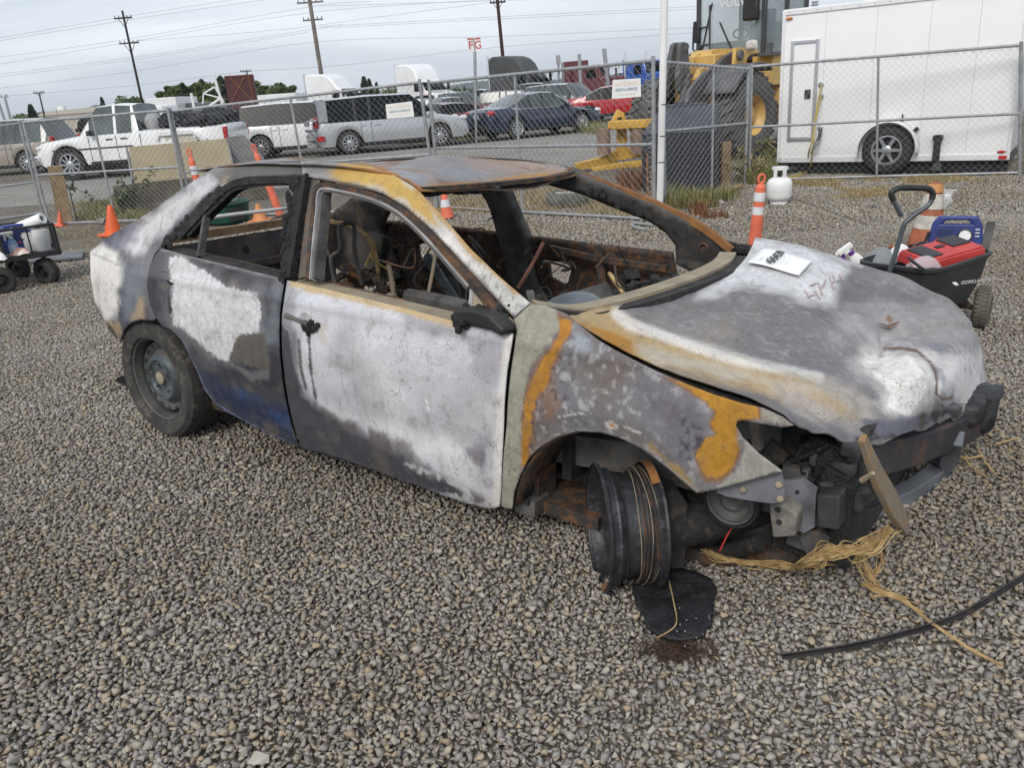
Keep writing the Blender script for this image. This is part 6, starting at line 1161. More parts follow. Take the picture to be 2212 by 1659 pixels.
# hoses hanging from the trailer
yh = mat('yellow_hose', (.58, .44, .12), .6, var=.1); gh = mat('grey_hose', (.30, .30, .30), .6, var=.1)
def hose(label, pts, r, m): o = M(); o.tube(catmull([tuple(p) for p in pts], 6), r, 8); tag(o.build('hose', m), label, 'hose')
TP = lambda u, v, y: TM @ tl(u, v, y)
hose('yellow hose hanging down the trailer door to the gas cylinder', [TP(1775, 183, -.05), TP(1766, 225, -.10), TP(1757, 290, -.14), TP(1748, 325, -.2), G(1740, 362, .06), G(1726, 376, .04), G(1702, 381, .05)], .013, yh)
hose('second yellow hose looping beside the first over the weeds', [TP(1774, 208, -.05), TP(1762, 262, -.12), TP(1757, 310, -.2), G(1752, 350, .2), G(1745, 368, .05), G(1728, 379, .03), G(1707, 384, .03)], .011, yh)
hose('grey hose with black sleeve hanging from the lower trailer inlet', [TP(1773, 276, -.05), TP(1769, 300, -.12), TP(1757, 320, -.18), G(1748, 345, .2), G(1738, 366, .05), G(1718, 376, .03)], .018, gh)
o = M(); o.tube([TP(1773, 278, -.06), TP(1770, 295, -.11), TP(1762, 312, -.16)], .026, 8); tag(o.build('hose_sleeve', MT['black']), 'black sleeve on the grey hose below the trailer inlet', 'sleeve')
# ================================================================== carts
A, Bq, Cq = G(1845, 565, .50), G(2019, 587, .50), G(2155, 543, .50)
def cart_world(u, v, z): return G(u, v, z)
ctr = (A+Cq)/2; cart = empty('dump_cart', 'black plastic garden dump cart full of tools beside the burnt hood', 'garden cart', loc=Vector((ctr.x, ctr.y, 0))); co = cart.location
Dq = A+Cq-Bq; Dq = Vector((Dq.x, Dq.y, .50)); quad = [A, Bq, Cq, Dq]
def rr_loop(scale, z, push=0.0, n=7, rad=.22):
    """rounded quad loop"""
    out = []
    for i in range(4):
        p, a, b = quad[i], quad[i-1], quad[(i+1) % 4]
        for j in range(n):
            t = j/(n-1); q = p.lerp(a, rad*(1-t)).lerp(p.lerp(b, rad*t), t) if False else (p.lerp(a, rad)*(1-t)**2+p*2*t*(1-t)+p.lerp(b, rad)*t**2)
            q = ctr+(q-ctr)*scale; out.append(Vector((q.x-co.x, q.y-co.y, z)))
    return out
def loft(o, loops, close_first=False, close_last=False):
    n = len(loops[0]); b = len(o.v); o.add([p for l in loops for p in l], [(i*n+j, i*n+(j+1) % n, (i+1)*n+(j+1) % n, (i+1)*n+j) for i in range(len(loops)-1) for j in range(n)])
    if close_last: o.add(loops[-1], [tuple(range(n))])
    return o
polym = mat('black_poly_tub', (.032, .034, .037), .55, var=.1, scale=6, dirt=.15, dirtcol=(.08, .075, .07))
o = M(); loft(o, [rr_loop(.60, .20), rr_loop(.74, .215), rr_loop(.90, .34), rr_loop(.905, .345), rr_loop(.985, .485), rr_loop(1.03, .485), rr_loop(1.035, .505), rr_loop(.985, .51), rr_loop(.89, .35), rr_loop(.72, .235)], False, True); loft(o, [rr_loop(.60, .20)], close_last=True); o.build('tub', polym, cart, smooth=.7)
g1 = G(2122, 708); o = M()
wv = (Cq-Bq).normalized(); ax_w = Vector((wv.y, -wv.x, 0)); ax_w = ax_w if ax_w.dot(Vector((1, -1, 0))) > 0 else -ax_w
def cart_wheel(parent, wpos, axis, rt, mt1, mt2, wd=.09):
    r = bpy.data.objects.new('wheel', None); link(r, parent); r.matrix_local = Matrix.Translation(-parent.location) @ frame_z(axis, wpos)
    o = M(); o.lathe([(rt*.55, -wd/2), (rt*.7, -wd/2-.004), (rt*.9, -wd/2+.006), (rt, -wd/4), (rt*1.01, 0), (rt, wd/4), (rt*.9, wd/2-.006), (rt*.7, wd/2+.004), (rt*.55, wd/2)], 36); t = o.build('tyre', mt1, r)
    o = M(); o.lathe([(rt*.58, wd/2), (rt*.56, wd/2+.004), (rt*.50, wd/2-.012), (rt*.4, wd/2-.03), (rt*.2, wd/2-.02), (rt*.15, wd/2+.006), (0, wd/2+.006)], 28); o.build('rim', mt2, r)
    o = M()
    for k in range(30):
        a = 2*math.pi*k/30
        for sx in (-1, 1): o.box((rt*1.005*math.cos(a+.05*sx), rt*1.005*math.sin(a+.05*sx), sx*wd*.2), (.012, .016, wd*.34), Matrix.Rotation(a, 4, 'Z'))
    o.build('tread', mt1, r); return r
dustr = mat('dusty_cart_tyre', (.15, .135, .11), .95, var=.15, scale=9, dirt=.3, dirtcol=(.08, .075, .07))
axw = Vector((.80, -.55, 0)).normalized()
cart_wheel(cart, g1+Vector((0, 0, .128))+Vector((0, .03, 0)), axw, .128, dustr, mat('dusty_black_rim', (.07, .068, .062), .7, var=.2, scale=8))
cart_wheel(cart, g1+Vector((0, 0, .128))-axw*.62+Vector((0, .03, 0)), -axw, .128, dustr, MT['black'])
o = M(); wp0 = g1+Vector((0, 0, .128))-co; o.tube([wp0-axw*.06, wp0-axw*.56], .014, 8); o.tube([wp0-axw*.08, wp0-axw*.12+Vector((-.05, .05, .12))], .016, 8); o.tube([wp0-axw*.08, wp0-axw*.22+Vector((-.2, .1, .1))], .014, 8); o.build('axle', MT['rusty'], cart)
hY = G(1925, 575, .52).y-.02
hpts = [(1921, 588), (1938, 535), (1951, 490), (1958, 478), (1975, 464), (2004, 444), (2013, 430), (2015, 418), (2009, 409), (1995, 406), (1950, 405), (1934, 409), (1925, 418), (1930, 432), (1940, 452), (1947, 466)]
o = M(); o.tube(catmull([tuple(AT(u, v, hY)-co) for u, v in hpts], 4), .0135, 12); o.build('handle', mat('grey_coated_handle', (.10, .115, .13), .4, .3, var=.1, scale=8), cart)
o = M(); o.tube(catmull([tuple(AT(u, v, hY)-co) for u, v in hpts[6:14]], 4), .0165, 12); o.build('grip', MT['black'], cart)
ux_ = ((Cq-Bq).normalized()*.8+(Bq-A).normalized()*.35).normalized(); nrm = Vector((ux_.y, -ux_.x, 0)); nrm = nrm if nrm.y < 0 else -nrm
sl = (nrm*.14+Vector((0, 0, .14))*0); yv = Vector((0, 0, 1))*.92+nrm*.36; pz = G(2118, 597, .42); zv = ux_.cross(yv.normalized())
mlogo = axes(ux_, yv.normalized(), zv, Vector((0, 0, 0))); q_ = Vector(ray(2098, 600)); 
t_ = (Bq+nrm*0-Vector((0, 0, .08))-Vector(CAM)).dot(zv)/q_.dot(zv); plog = Vector(CAM)+q_*t_-co
lg = mat('white_logo_print', (.62, .62, .62), .6, var=0)
text('GORILLA CARTS', .030, lg, cart, Matrix.Translation(plog+zv*.035+ux_*.02) @ mlogo, sx=1.0, bold=.0006)
o = M(); o.box(plog+zv*.035-ux_*.125, (.022, .003, .03), mlogo); o.build('logo_mark', lg, cart)
# load of the dump cart
def thing_box(name, label, cat, center, rot): return empty(name, label, cat, matrix=Matrix.Translation(center) @ rot)
tb_c = G(2040, 553, .50); long_ = (G(2103, 540, .55)-G(1975, 560, .55)); long_.z = 0; ang = math.atan2(long_.y, long_.x)
TBM = Matrix.Translation(Vector((tb_c.x-.01, tb_c.y+.03, .35))) @ Matrix.Rotation(ang, 4, 'Z') @ Matrix.Rotation(R(-6), 4, 'Y') @ Matrix.Rotation(R(8), 4, 'X')
tbx = empty('tool_box', 'red and black plastic tool box lying in the dump cart', 'tool box', matrix=TBM)
o = M(); o.box((0, 0, .07), (.40, .23, .14)); o.build('body', MT['black'], tbx, bevel=.012)
o = M(); o.box((0, 0, .165), (.43, .25, .06), taper=.95); o.box((0, 0, .20), (.40, .22, .012)); o.build('lid', MT['red'], tbx, bevel=.012)
o = M(); o.box((-.125, .0, .209), (.11, .17, .012)); o.box((.12, .04, .209), (.13, .14, .012)); o.box((0, .02, .209), (.06, .03, .01)); o.build('lid_inset', MT['black'], tbx, bevel=.004)
for x in (-.15, .15): o = M(); o.box((x, -.132, .125), (.04, .015, .07)); o.build('latch', MT['blackmetal'], tbx, bevel=.004)
text('CRAFTSMAN', .040, lg, tbx, axes((1, 0, 0), (0, 0, 1), (0, -1, 0), (.05, -.1165, .065)), bold=.001)
def jump_starter(label, loc, rz, tilt, sc=1.0):
    r = empty('jump_starter', label, 'jump starter', matrix=Matrix.Translation(loc) @ Matrix.Rotation(rz, 4, 'Z') @ Matrix.Rotation(tilt, 4, 'X') @ Matrix.Diagonal((sc, sc, sc, 1)))
    outer = [(-.155, 0), (.155, 0), (.165, .10), (.150, .235), (.12, .285), (-.11, .285), (-.145, .24), (-.165, .10)]
    hole = [(-.085, .235), (.085, .235), (.07, .258), (-.06, .258)]
    V, F = cdt_panel([outer, hole], .05, lambda v: np.c_[v[:, 0], np.full(len(v), -.055), v[:, 1]]); me = bpy.data.meshes.new('case'); me.from_pydata([tuple(p) for p in V], [], F); me.materials.append(MT['blue']); c = bpy.data.objects.new('case', me); link(c, r); s = c.modifiers.new('s', 'SOLIDIFY'); s.thickness = .11; s.offset = 0
    b = c.modifiers.new('b', 'BEVEL'); b.width = .012; b.segments = 2; b.limit_method = 'ANGLE'
    o = M(); o.lathe([(.045, 0), (.045, .008), (.036, .01), (.036, .004)], 24, Matrix.Translation((.055, -.112, .16)) @ Matrix.Rotation(R(90), 4, 'X')); o.build('gauge_ring', MT['black'], r)
    o = M(); o.lathe([(.036, .005), (0, .005)], 24, Matrix.Translation((.055, -.112, .16)) @ Matrix.Rotation(R(90), 4, 'X')); o.build('gauge_dial', MT['paper'], r)
    o = M(); o.box((-.06, -.113, .15), (.09, .01, .10)); o.build('switch_panel', mat('dark_blue_panel', (.012, .022, .11), .5, var=.1), r, bevel=.003)
    o = M(); o.ball((-.0, -.116, .10), .012, 8); o.build('button', MT['red'], r)
    o = M()
    for k in range(3): o.box((.125, -.113, .20-.022*k), (.025, .004, .008))
    o.build('label_strip', MT['reflect'], r)
    o = M(); o.sweep([(.165, -.10, .02), (.185, -.10, .12), (.20, -.02, .24)], .05, .03, (0, 1, 0)); o.build('clamp', MT['black'], r); o = M(); o.tube([(-.15, -.1, .02), (-.18, -.12, .10), (-.16, -.11, .18)], .010, 8); o.build('clamp', MT['black'], r); return r
jl = G(2105, 545, .42); jump_starter('blue jump starter with a round dial standing in the dump cart', Vector((jl.x-.06, jl.y+.14, .36)), -.5, -.12, .98)
def spray(label, loc, trig, body, rz=0.0, tilt=None):
    r = empty('spray_bottle', label, 'spray bottle', matrix=Matrix.Translation(loc) @ Matrix.Rotation(rz, 4, 'Z') @ (tilt if tilt else Matrix.Identity(4)))
    o = M(); o.lathe([(0, 0), (.042, 0), (.045, .02), (.045, .12), (.03, .16), (.016, .185), (.016, .205)], 20, Matrix.Diagonal((1, .7, 1, 1))); o.build('bottle', body, r)
    o = M(); o.box((-.02, 0, .235), (.10, .03, .035)); o.box((-.02, 0, .215), (.04, .03, .03)); o.box((-.075, 0, .238), (.02, .02, .02)); o.build('sprayer_head', MT['pvc'], r, bevel=.006)
    o = M(); o.sweep([(-.045, 0, .222), (-.058, 0, .19), (-.052, 0, .165)], .018, .014, (0, 1, 0)); o.lathe([(.02, .18), (.02, .205)], 14); o.build('trigger', trig, r); return r
sp_ = G(1857, 561, .47); spray('white spray bottle with purple trigger leaning in the dump cart corner', Vector((sp_.x+.06, sp_.y+.02, .36)), mat('purple_plastic', (.14, .03, .30), .4, var=.05), MT['pvc'], 0, Matrix.Rotation(R(-35), 4, 'Y'))
def cloth(name, label, cat, u, v, z, w_, d_, hgt, m, seed):
    p = G(u, v, z); rng = np.random.default_rng(seed); n = 12; gx = np.linspace(-1, 1, n); Pn = np.array([(x*w_*(1-.2*y*y), y*d_*(1-.25*x*x), 0) for y in gx for x in gx]); nz_ = fbm(Pn+seed, 9, 4); Pn[:, 2] = hgt*np.clip(1-(Pn[:, 0]/w_)**2-(Pn[:, 1]/d_)**2, 0, 1)**.7+hgt*.7*nz_
    o = M(); o.add([tuple(q) for q in Pn], grid_faces(n, n)); ob = o.build(name, m, smooth=1.2); ob.location = p; tag(ob, label, cat); return ob
cloth('grey_cloth', 'crumpled grey cloth in the dump cart beside the handle', 'cloth', 1902, 570, .44, .15, .10, .09, mat('grey_cloth', (.27, .28, .285), .9, var=.08), 3)
cloth('white_rag', 'white rag bunched behind the red tool box', 'rag', 1945, 548, .50, .07, .05, .06, MT['paper'], 5)
cloth('clear_bag', 'clear plastic bag with pens in front of the red tool box', 'bag', 1992, 575, .49, .11, .05, .06, mat('clear_plastic_film', (.72, .66, .68), .25, var=.05, alpha=.55), 8)
o = M(); o.tube([G(1968, 562, .55), G(1995, 582, .52)], .009, 6); o.tube([G(1963, 556, .55), G(1985, 575, .53)], .008, 6); tag(o.build('pens', MT['black']), 'pair of black pens sticking out of the clear plastic bag', 'pens')
o = M(); o.tube(catmull([tuple(G(u, v, .5)) for u, v in ((1970, 536), (1985, 526), (2000, 524), (2008, 532), (2010, 538))], 5), .010, 8); tag(o.build('cable', MT['black']), 'black cable looping over the rear rim of the dump cart', 'cable')
o = M(); o.tube([G(2016, 528, .5), G(2045, 495, .5)], .012, 8); tag(o.build('red_lead', MT['red']), 'red jumper lead between the old cone and the blue jump starter', 'cable')
# ------------------------------------------------------------------ mesh cart at the left edge
ca, cb = G(12, 559, .34), G(129, 542, .34); ex = (cb-ca); ex.z = 0; Lc = ex.length; ex.normalize(); ey = Vector((0, 0, 1)).cross(ex); MC = axes(ex, ey, (0, 0, 1), Vector((ca.x, ca.y, 0)))
mc = empty('mesh_cart', 'black steel mesh garden cart with four fat tyres at the left edge', 'garden cart', matrix=MC); Wc, Hc, x0 = .62, .30, -.35
o = M()
for y in (0, Wc): o.box(((Lc+x0)/2, y, .33), (Lc-x0, .03, .05)); o.box(((Lc+x0)/2, y, .33+Hc), (Lc-x0, .025, .025))
for x in (x0, Lc): o.box((x, Wc/2, .33), (.03, Wc, .05)); o.box((x, Wc/2, .33+Hc), (.025, Wc, .025))
for x in (x0, 0, Lc):
    for y in (0, Wc): o.box((x, y, .33+Hc/2), (.028, .028, Hc))
o.box((Lc*.5, 0, .33+Hc/2), (.016, .012, Hc)); o.box((Lc*.48, Wc, .33+Hc/2), (.016, .012, Hc)); o.build('frame', MT['blackmetal'], mc)
o = M()
def dmesh(p0, ux, uy, w_, h_, c=.028):
    n = int(w_/c); k = int(h_/(c*.6))
    for i in range(n):
        for j in range(k):
            a = p0+ux*(i*c)+uy*(j*c*.6); m_ = a+ux*(c/2)+uy*(c*.3)
            for q in (a, a+ux*c, a+uy*(c*.6), a+ux*c+uy*(c*.6)):
                t = (m_-q).normalized(); s = Vector((t.z, t.x, -t.x))*.0013+Vector((0, .001, 0)); o.add([q-s, q+s, m_+s, m_-s], [(0, 1, 2, 3)])
dmesh(Vector((x0, 0, .35)), Vector((1, 0, 0)), Vector((0, 0, 1)), Lc-x0, Hc); dmesh(Vector((x0, Wc, .35)), Vector((1, 0, 0)), Vector((0, 0, 1)), Lc-x0, Hc); dmesh(Vector((Lc, 0, .35)), Vector((0, 1, 0)), Vector((0, 0, 1)), Wc, Hc)
o.build('mesh_side', MT['blackmetal'], mc, smooth=None)['kind'] = 'stuff'
o = M(); o.box(((Lc+x0)/2, Wc/2, .325), (Lc-x0, Wc, .012)); o.build('floor', MT['blackmetal'], mc)
mw = mc.matrix_world
fatt = mat('fat_tyre', (.045, .043, .04), .9, var=.2, scale=9, dirt=.35, dirtcol=(.12, .11, .09))
for u, v, a_ in ((108, 612, .45), (46, 600, .45), (10, 634, .45), (-55, 618, .45)):
    g = G(u, v); r = cart_wheel(mc, Vector((0, 0, 0)), (0, 0, 1), .135, fatt, MT['black'], .11); r.matrix_local = MC.inverted() @ frame_z(Vector((-.30, -.95, 0)) if u > 20 else Vector((.55, -.83, 0)), g+Vector((0, 0, .135)))
o = M(); o.box((Lc-.16, Wc/2, .27), (.04, Wc*.9, .05)); o.box((.1, Wc/2, .27), (.04, Wc*.9, .05)); o.build('axle', MT['blackmetal'], mc)
def mcw(x, y, z): return MC @ Vector((x, y, z))
# its load
rl_ = G(90, 478, .66); rt_ = mcw(Lc*.52, .3, .62); re_ = AT(92, 471, rt_.y-.05)
o = M(); dvec = (re_-rt_).normalized(); T = frame_z(dvec, re_-dvec*.55); o.lathe([(.033, .0), (.056, .0), (.058, .01), (.058, .54), (.054, .55), (.034, .55), (.032, .54), (.032, .02)], 28, T); pr = o.build('paper_roll', MT['paper']); tag(pr, 'thick white paper roll with a dark core sticking out of the mesh cart', 'paper roll')
o = M(); o.lathe([(0, .52), (.032, .52)], 24, T); c = o.build('core', mat('dark_core', (.10, .06, .05), .9, var=.1)); c.parent = pr
o = M(); o.lathe([(.02, 0), (.08, 0), (.082, .01), (.082, .21), (.078, .22), (.02, .22)], 28, Matrix.Translation(mcw(Lc*.72, .22, .35)) @ Matrix.Rotation(.1, 4, 'Y')); o.lathe([(.02, .0), (.085, .0), (.085, .2), (.02, .2)], 28, Matrix.Translation(mcw(Lc*.50, .30, .35))); tag(o.build('paper_towels', MT['paper']), 'pair of white paper towel rolls inside the mesh cart', 'paper towels')
jump_starter('blue jump starter with a handle in the mesh cart', mcw(.16, .34, .36), math.atan2(ex.y, ex.x)+.1, 0, 1.02)
spray('spray bottle with blue label in the mesh cart', mcw(.10, .08, .35), MT['pvc'], mat('blue_label_bottle', (.03, .22, .50), .4, var=.25, scale=14, col2=(.5, .6, .7)), .6)
cloth('white_rag', 'white and orange rag lying in the mesh cart', 'rag', 44, 549, .36, .10, .05, .06, mat('orange_white_rag', (.75, .72, .70), .8, var=0, scale=9, col2=(.65, .14, .04)), 21)
cloth('white_rag', 'white plastic bundle at the left edge in the mesh cart', 'rag', 2, 560, .36, .06, .05, .08, MT['paper'], 24)
# grey board on the ground behind it
o = M(); o.poly3([G(u, v, .02) for u, v in ((56, 570), (178, 559), (183, 545), (54, 557))], (0, 0, 1), .03); tag(o.build('grey_board', mat('grey_weathered_board', (.17, .175, .185), .8, var=.15, scale=4, dirt=.2, dirtcol=(.1, .1, .1)), bevel=.004), 'flat grey weathered board on the ground behind the mesh cart', 'board')
# ================================================================== front loader
hv = Vector((-.755, -.656, 0)).normalized(); lv = Vector((-hv.y, hv.x, 0)); hub = AT(1604, 270, 16.9)
LM = axes(hv, lv, (0, 0, 1), Vector((hub.x, hub.y, 0))-lv*1.15); LI = LM.inverted(); ld = empty('wheel_loader', 'yellow wheel loader parked behind the fence beside the white trailer', 'loader', matrix=LM)
def ll(u, v, y): o_ = LI @ Vector(CAM); q = LI.to_3x3() @ Vector(ray(u, v)); return o_+q*((y-o_.y)/q.y)
def lx(u, v, x): o_ = LI @ Vector(CAM); q = LI.to_3x3() @ Vector(ray(u, v)); return o_+q*((x-o_.x)/q.x)
big = mat('dusty_loader_tyre', (.115, .112, .108), .95, var=.15, scale=3, dirt=.25, dirtcol=(.06, .058, .055)); yl = mat('loader_yellow', (.70, .45, .14), .5, var=.1, scale=3, dirt=.25, dirtcol=(.3, .22, .12)); ag = mat('dusty_grey_arm', (.125, .125, .13), .7, var=.15, scale=3, dirt=.2, dirtcol=(.2, .18, .15))
for x, y in ((0, 1.15), (0, -.85), (-3.1, 1.15), (-3.1, -1.15)):
    r = bpy.data.objects.new('loader_wheel', None); link(r, ld); sy = 1 if y > 0 else -1; r.matrix_local = frame_z((0, sy, 0), (x, y, .80))
    o = M(); o.lathe([(.38, -.28), (.42, -.30), (.66, -.31), (.76, -.27), (.79, -.20), (.79, .20), (.76, .27), (.66, .31), (.42, .30), (.38, .28)], 48); o.build('tyre', big, r)
    o = M()
    for k in range(26):
        a = 2*math.pi*k/26
        for s2 in (-1, 1): o.box((.80*math.cos(a+.06*s2), .80*math.sin(a+.06*s2), s2*.15), (.05, .10, .26), Matrix.Rotation(a, 4, 'Z') @ Matrix.Rotation(.5*s2, 4, 'X'))
    o.build('tread_lugs', big, r)['kind'] = 'stuff'
    o = M(); o.lathe([(.40, .28), (.38, .20), (.33, .14), (.30, .05), (.2, .05), (.19, .16), (.15, .18), (0, .18)], 32); o.build('rim', yl, r)
# lift arm, bellcrank and cylinders traced on their own planes
def lplate(name, px, y, th, m, bev=.01): o = M(); P = [ll(u, v, y) for u, v in px]; o.poly3(P, (0, 1, 0), -th); return o.build(name, m, ld, smooth=None)
Z5 = lambda p: [(1339.6+.1708*x, .1708*y) for x, y in p]
arm = Z5([(1455, 640), (1330, 715), (1200, 840), (1080, 920), (980, 1020), (900, 1130), (850, 1290), (900, 1345), (1090, 1350), (1140, 1210), (1210, 1080), (1320, 950), (1420, 880), (1450, 760)])
lplate('lift_arm', arm, .62, .10, ag)
lplate('lift_arm', [(u-78, v-2) for u, v in arm], -.62, .10, ag)
lplate('bellcrank', Z5([(770, 560), (800, 525), (845, 535), (862, 600), (890, 1060), (860, 1080), (800, 1200), (770, 1150), (735, 960), (755, 900)]), .12, .10, ag)
lplate('bellcrank', Z5([(680, 560), (720, 530), (770, 540), (760, 700), (640, 1060), (560, 1350), (510, 1350), (560, 1150)]), -.15, .10, ag)
o = M(); o.tube([ll(*Z5([(720, 590)])[0], -.2), ll(*Z5([(830, 585)])[0], .14)], .075, 14); o.build('pivot_pin', MT['greymetal'], ld)
o = M(); o.tube([ll(1440, 205, -.4), ll(1458, 130, -.4)], .06, 10); o.tube([ll(1470, 225, .2), ll(1490, 160, .2)], .06, 10); o.build('hydraulic_cylinder', MT['greymetal'], ld)
lplate('front_tower', Z5([(890, 850), (940, 720), (1000, 670), (1090, 670), (1110, 720), (1050, 760), (1010, 830), (960, 1020), (920, 1080), (895, 1000)]), .05, .12, yl)
lplate('front_tower', Z5([(1020, 880), (1150, 790), (1230, 760), (1100, 900), (980, 1000), (1010, 920)]), .30, .12, yl)
o = M(); o.box((-.55, 0, 1.55), (1.2, 1.0, .9)); o.box((-1.5, 0, 1.2), (1.6, 1.5, .7)); o.build('front_frame', yl, ld, bevel=.03)
lplate('hood_cowl', Z5([(1140, 720), (1160, 640), (1230, 610), (1440, 610), (1560, 640), (1680, 790), (1640, 830), (1250, 770)]), .3, .5, yl)
lplate('lamp_bracket', Z5([(1470, 600), (1550, 590), (1600, 640), (1740, 620), (1750, 660), (1640, 690), (1560, 790), (1500, 860), (1450, 830)]), .85, .08, yl)
o = M(); c = ll(*Z5([(1665, 565)])[0], .95); o.box(c, (.12, .26, .20)); o.build('headlamp', mat('lamp_lens', (.62, .58, .55), .15, var=.1), ld, bevel=.06)
o = M(); c = ll(*Z5([(645, 690)])[0], -1.0); o.ball(c, .17, 12, (.5, 1, .75)); o.build('headlamp', mat('lamp_lens_far', (.7, .7, .7), .15, var=.1), ld)
o = M(); o.lathe([(.09, 0), (.11, .03), (.08, .06), (0, .06)], 18, Matrix.Translation(ll(*Z5([(1510, 690)])[0], .88)) @ Matrix.Rotation(R(-90), 4, 'X')); o.build('pivot_cap', ag, ld)
# front mudguard
o = M(); arc = [(math.cos(a), math.sin(a)) for a in np.linspace(.5, 2.1, 14)]; o.grid([[(.98*c, .80, .80+.98*s) for c, s in arc], [(.98*c, 1.5, .80+.98*s) for c, s in arc]]); fo = o.build('mudguard', ag, ld); s = fo.modifiers.new('s', 'SOLIDIFY'); s.thickness = .04
# cab
glass_c = mat('clear_cab_glass', (.42, .50, .52), .05, var=.15, scale=1.0, spec=.6, alpha=.42); pil = mat('dark_cab_pillar', (.05, .052, .056), .5, var=.1)
F0 = lx(*Z5([(1170, 640)])[0], -1.25); xf = -1.25
cabL, cabR, zb = .80, -.80, 1.95; zt = 3.6
o = M()
for x, y in ((xf, cabL), (xf, cabR), (-2.1, cabL), (-2.9, cabL), (-2.9, cabR)): o.box((x, y, (zb+zt)/2), (.09, .09, zt-zb))
o.box((-2.1, 0, zb-.05), (1.7, 1.65, .12)); o.build('cab_pillar', pil, ld, bevel=.01)
o = M(); o.box((-2.05, 0, zt+.08), (2.0, 1.8, .18)); o.box((xf+.15, 0, zt+.02), (.35, 1.7, .12)); o.build('cab_roof', yl, ld, bevel=.04)
o = M(); o.box((xf, 0, (zb+zt)/2), (.012, 1.52, zt-zb-.05)); o.build('windscreen', glass_c, ld)
for x in (-1.67, -2.5): o = M(); o.box((x, cabL, (zb+zt)/2), (.74, .012, zt-zb-.05)); o.build('side_window', glass_c, ld)
o = M(); o.box((-2.9, 0, (zb+zt)/2), (.012, 1.52, zt-zb-.05)); o.build('rear_window', glass_c, ld)
o = M(); o.box((-2.2, .1, zb+.2), (.55, .5, .16)); o.box((-2.45, .1, zb+.55), (.14, .46, .75)); o.build('seat', MT['black'], ld, bevel=.04)
o = M(); o.tube([(-1.45, 0, zb), (-1.65, 0, zb+.42)], .035, 8); o.tube([(-1.65+.05*math.cos(a)*.6, .19*math.sin(a), zb+.45+.19*math.cos(a)*.5) for a in np.linspace(0, 6.28, 20)], .018, 6); o.build('steering_wheel', MT['black'], ld)
o = M(); o.box((xf-.2, -.1, zb+.16), (.25, .9, .3)); o.build('dashboard', MT['black'], ld, bevel=.03)
text('VOLVO', .26, MT['reflect'], ld, axes((0, 1, 0), (0, 0, 1), (1, 0, 0), (xf+.012, .15, AT(1590, -6, 17.5).z)), bold=.006)
o = M(); o.tube([(xf+.02, cabR*.9, zb+.1), (xf+.04, cabR*.55, zb+1.1)], .018, 6); o.tube([(xf+.02, .1, zb+.05), (xf+.03, -.25, zb+.7)], .018, 6); o.build('wiper', MT['black'], ld)
mY = -1.05
def lxz(u, v): return lx(u, v, xf+.05)
o = M(); o.tube([lxz(*p) for p in Z5([(1140, 325), (1030, 350), (1000, 320), (960, 305), (930, 340), (920, 620), (945, 645), (1000, 610), (1040, 570), (1140, 555)])], .022, 8); o.tube([lxz(*p) for p in Z5([(1135, 60), (1130, 730)])], .022, 8); o.build('mirror_arm', pil, ld)
o = M(); c = lxz(*Z5([(968, 400)])[0]); o.box(c, (.07, .17, .44)); o.build('mirror', MT['black'], ld, bevel=.03)
o = M(); o.box((xf+.1, .55, AT(1648, 12, 18).z), (.12, .36, .5)); o.build('mirror', MT['black'], ld, bevel=.05)
o = M(); o.box((xf+.25, -.62, zt-.06), (.14, .20, .12)); o.box((xf+.25, -.38, zt-.06), (.14, .20, .12)); o.build('roof_lamp', MT['reflect'], ld, bevel=.015)
o = M(); o.box((-2.3, .82, 1.62), (2.2, .5, .62)); o.box((-2.2, .9, 1.1), (1.3, .4, .4)); o.build('side_tank', yl, ld, bevel=.03)
o = M(); o.box((-2.1, .6, .75), (1.8, .8, .5)); o.build('step_frame', mat('rusty_brown_frame', (.16, .10, .06), .8, var=.2), ld)
o = M(); o.box((-4.4, 0, 1.9), (2.6, 1.5, 1.5)); o.build('engine_hood', yl, ld, bevel=.08)
o = M(); o.box((-1.2, .95, 1.93), (.5, .4, .06)); o.box((-1.3, .9, 2.05), (.12, .12, .2)); o.build('step_plate', ag, ld)
# ================================================================== vehicles in the lot
def paintm(name, col, rough=.28, metal=.0, coat=.6): return mat(name, col, rough, metal, var=.04, scale=1.5, coat=coat, dirt=.05, dirtcol=tuple(c*.6+.05 for c in col))
PT = {'white': paintm('car_paint_white', (.80, .80, .80)), 'silver': paintm('car_paint_silver', (.47, .48, .50), .3, .45), 'navy': paintm('car_paint_navy', (.010, .018, .045), .2), 'maroon': paintm('car_paint_maroon', (.11, .012, .018)),
 'red': paintm('car_paint_red', (.40, .012, .016)), 'black': paintm('car_paint_black', (.014, .014, .016), .25), 'tan': paintm('car_paint_tan', (.34, .30, .26), .35, .2), 'grey': paintm('car_paint_grey', (.15, .16, .17), .3, .3), 'plum': paintm('car_paint_plum', (.12, .055, .065), .35, .3), 'blue': paintm('car_paint_blue', (.02, .09, .38))}
TL = mat('tail_lamp_red', (.45, .012, .015), .2, var=.1); HL = mat('head_lamp', (.72, .72, .70), .15, var=.1); SEAM = mat('panel_gap', (.012, .012, .013), .7, var=0); LGL = mat('pale_car_glass', (.10, .125, .125), .06, var=.3, scale=1.2, spec=.6)
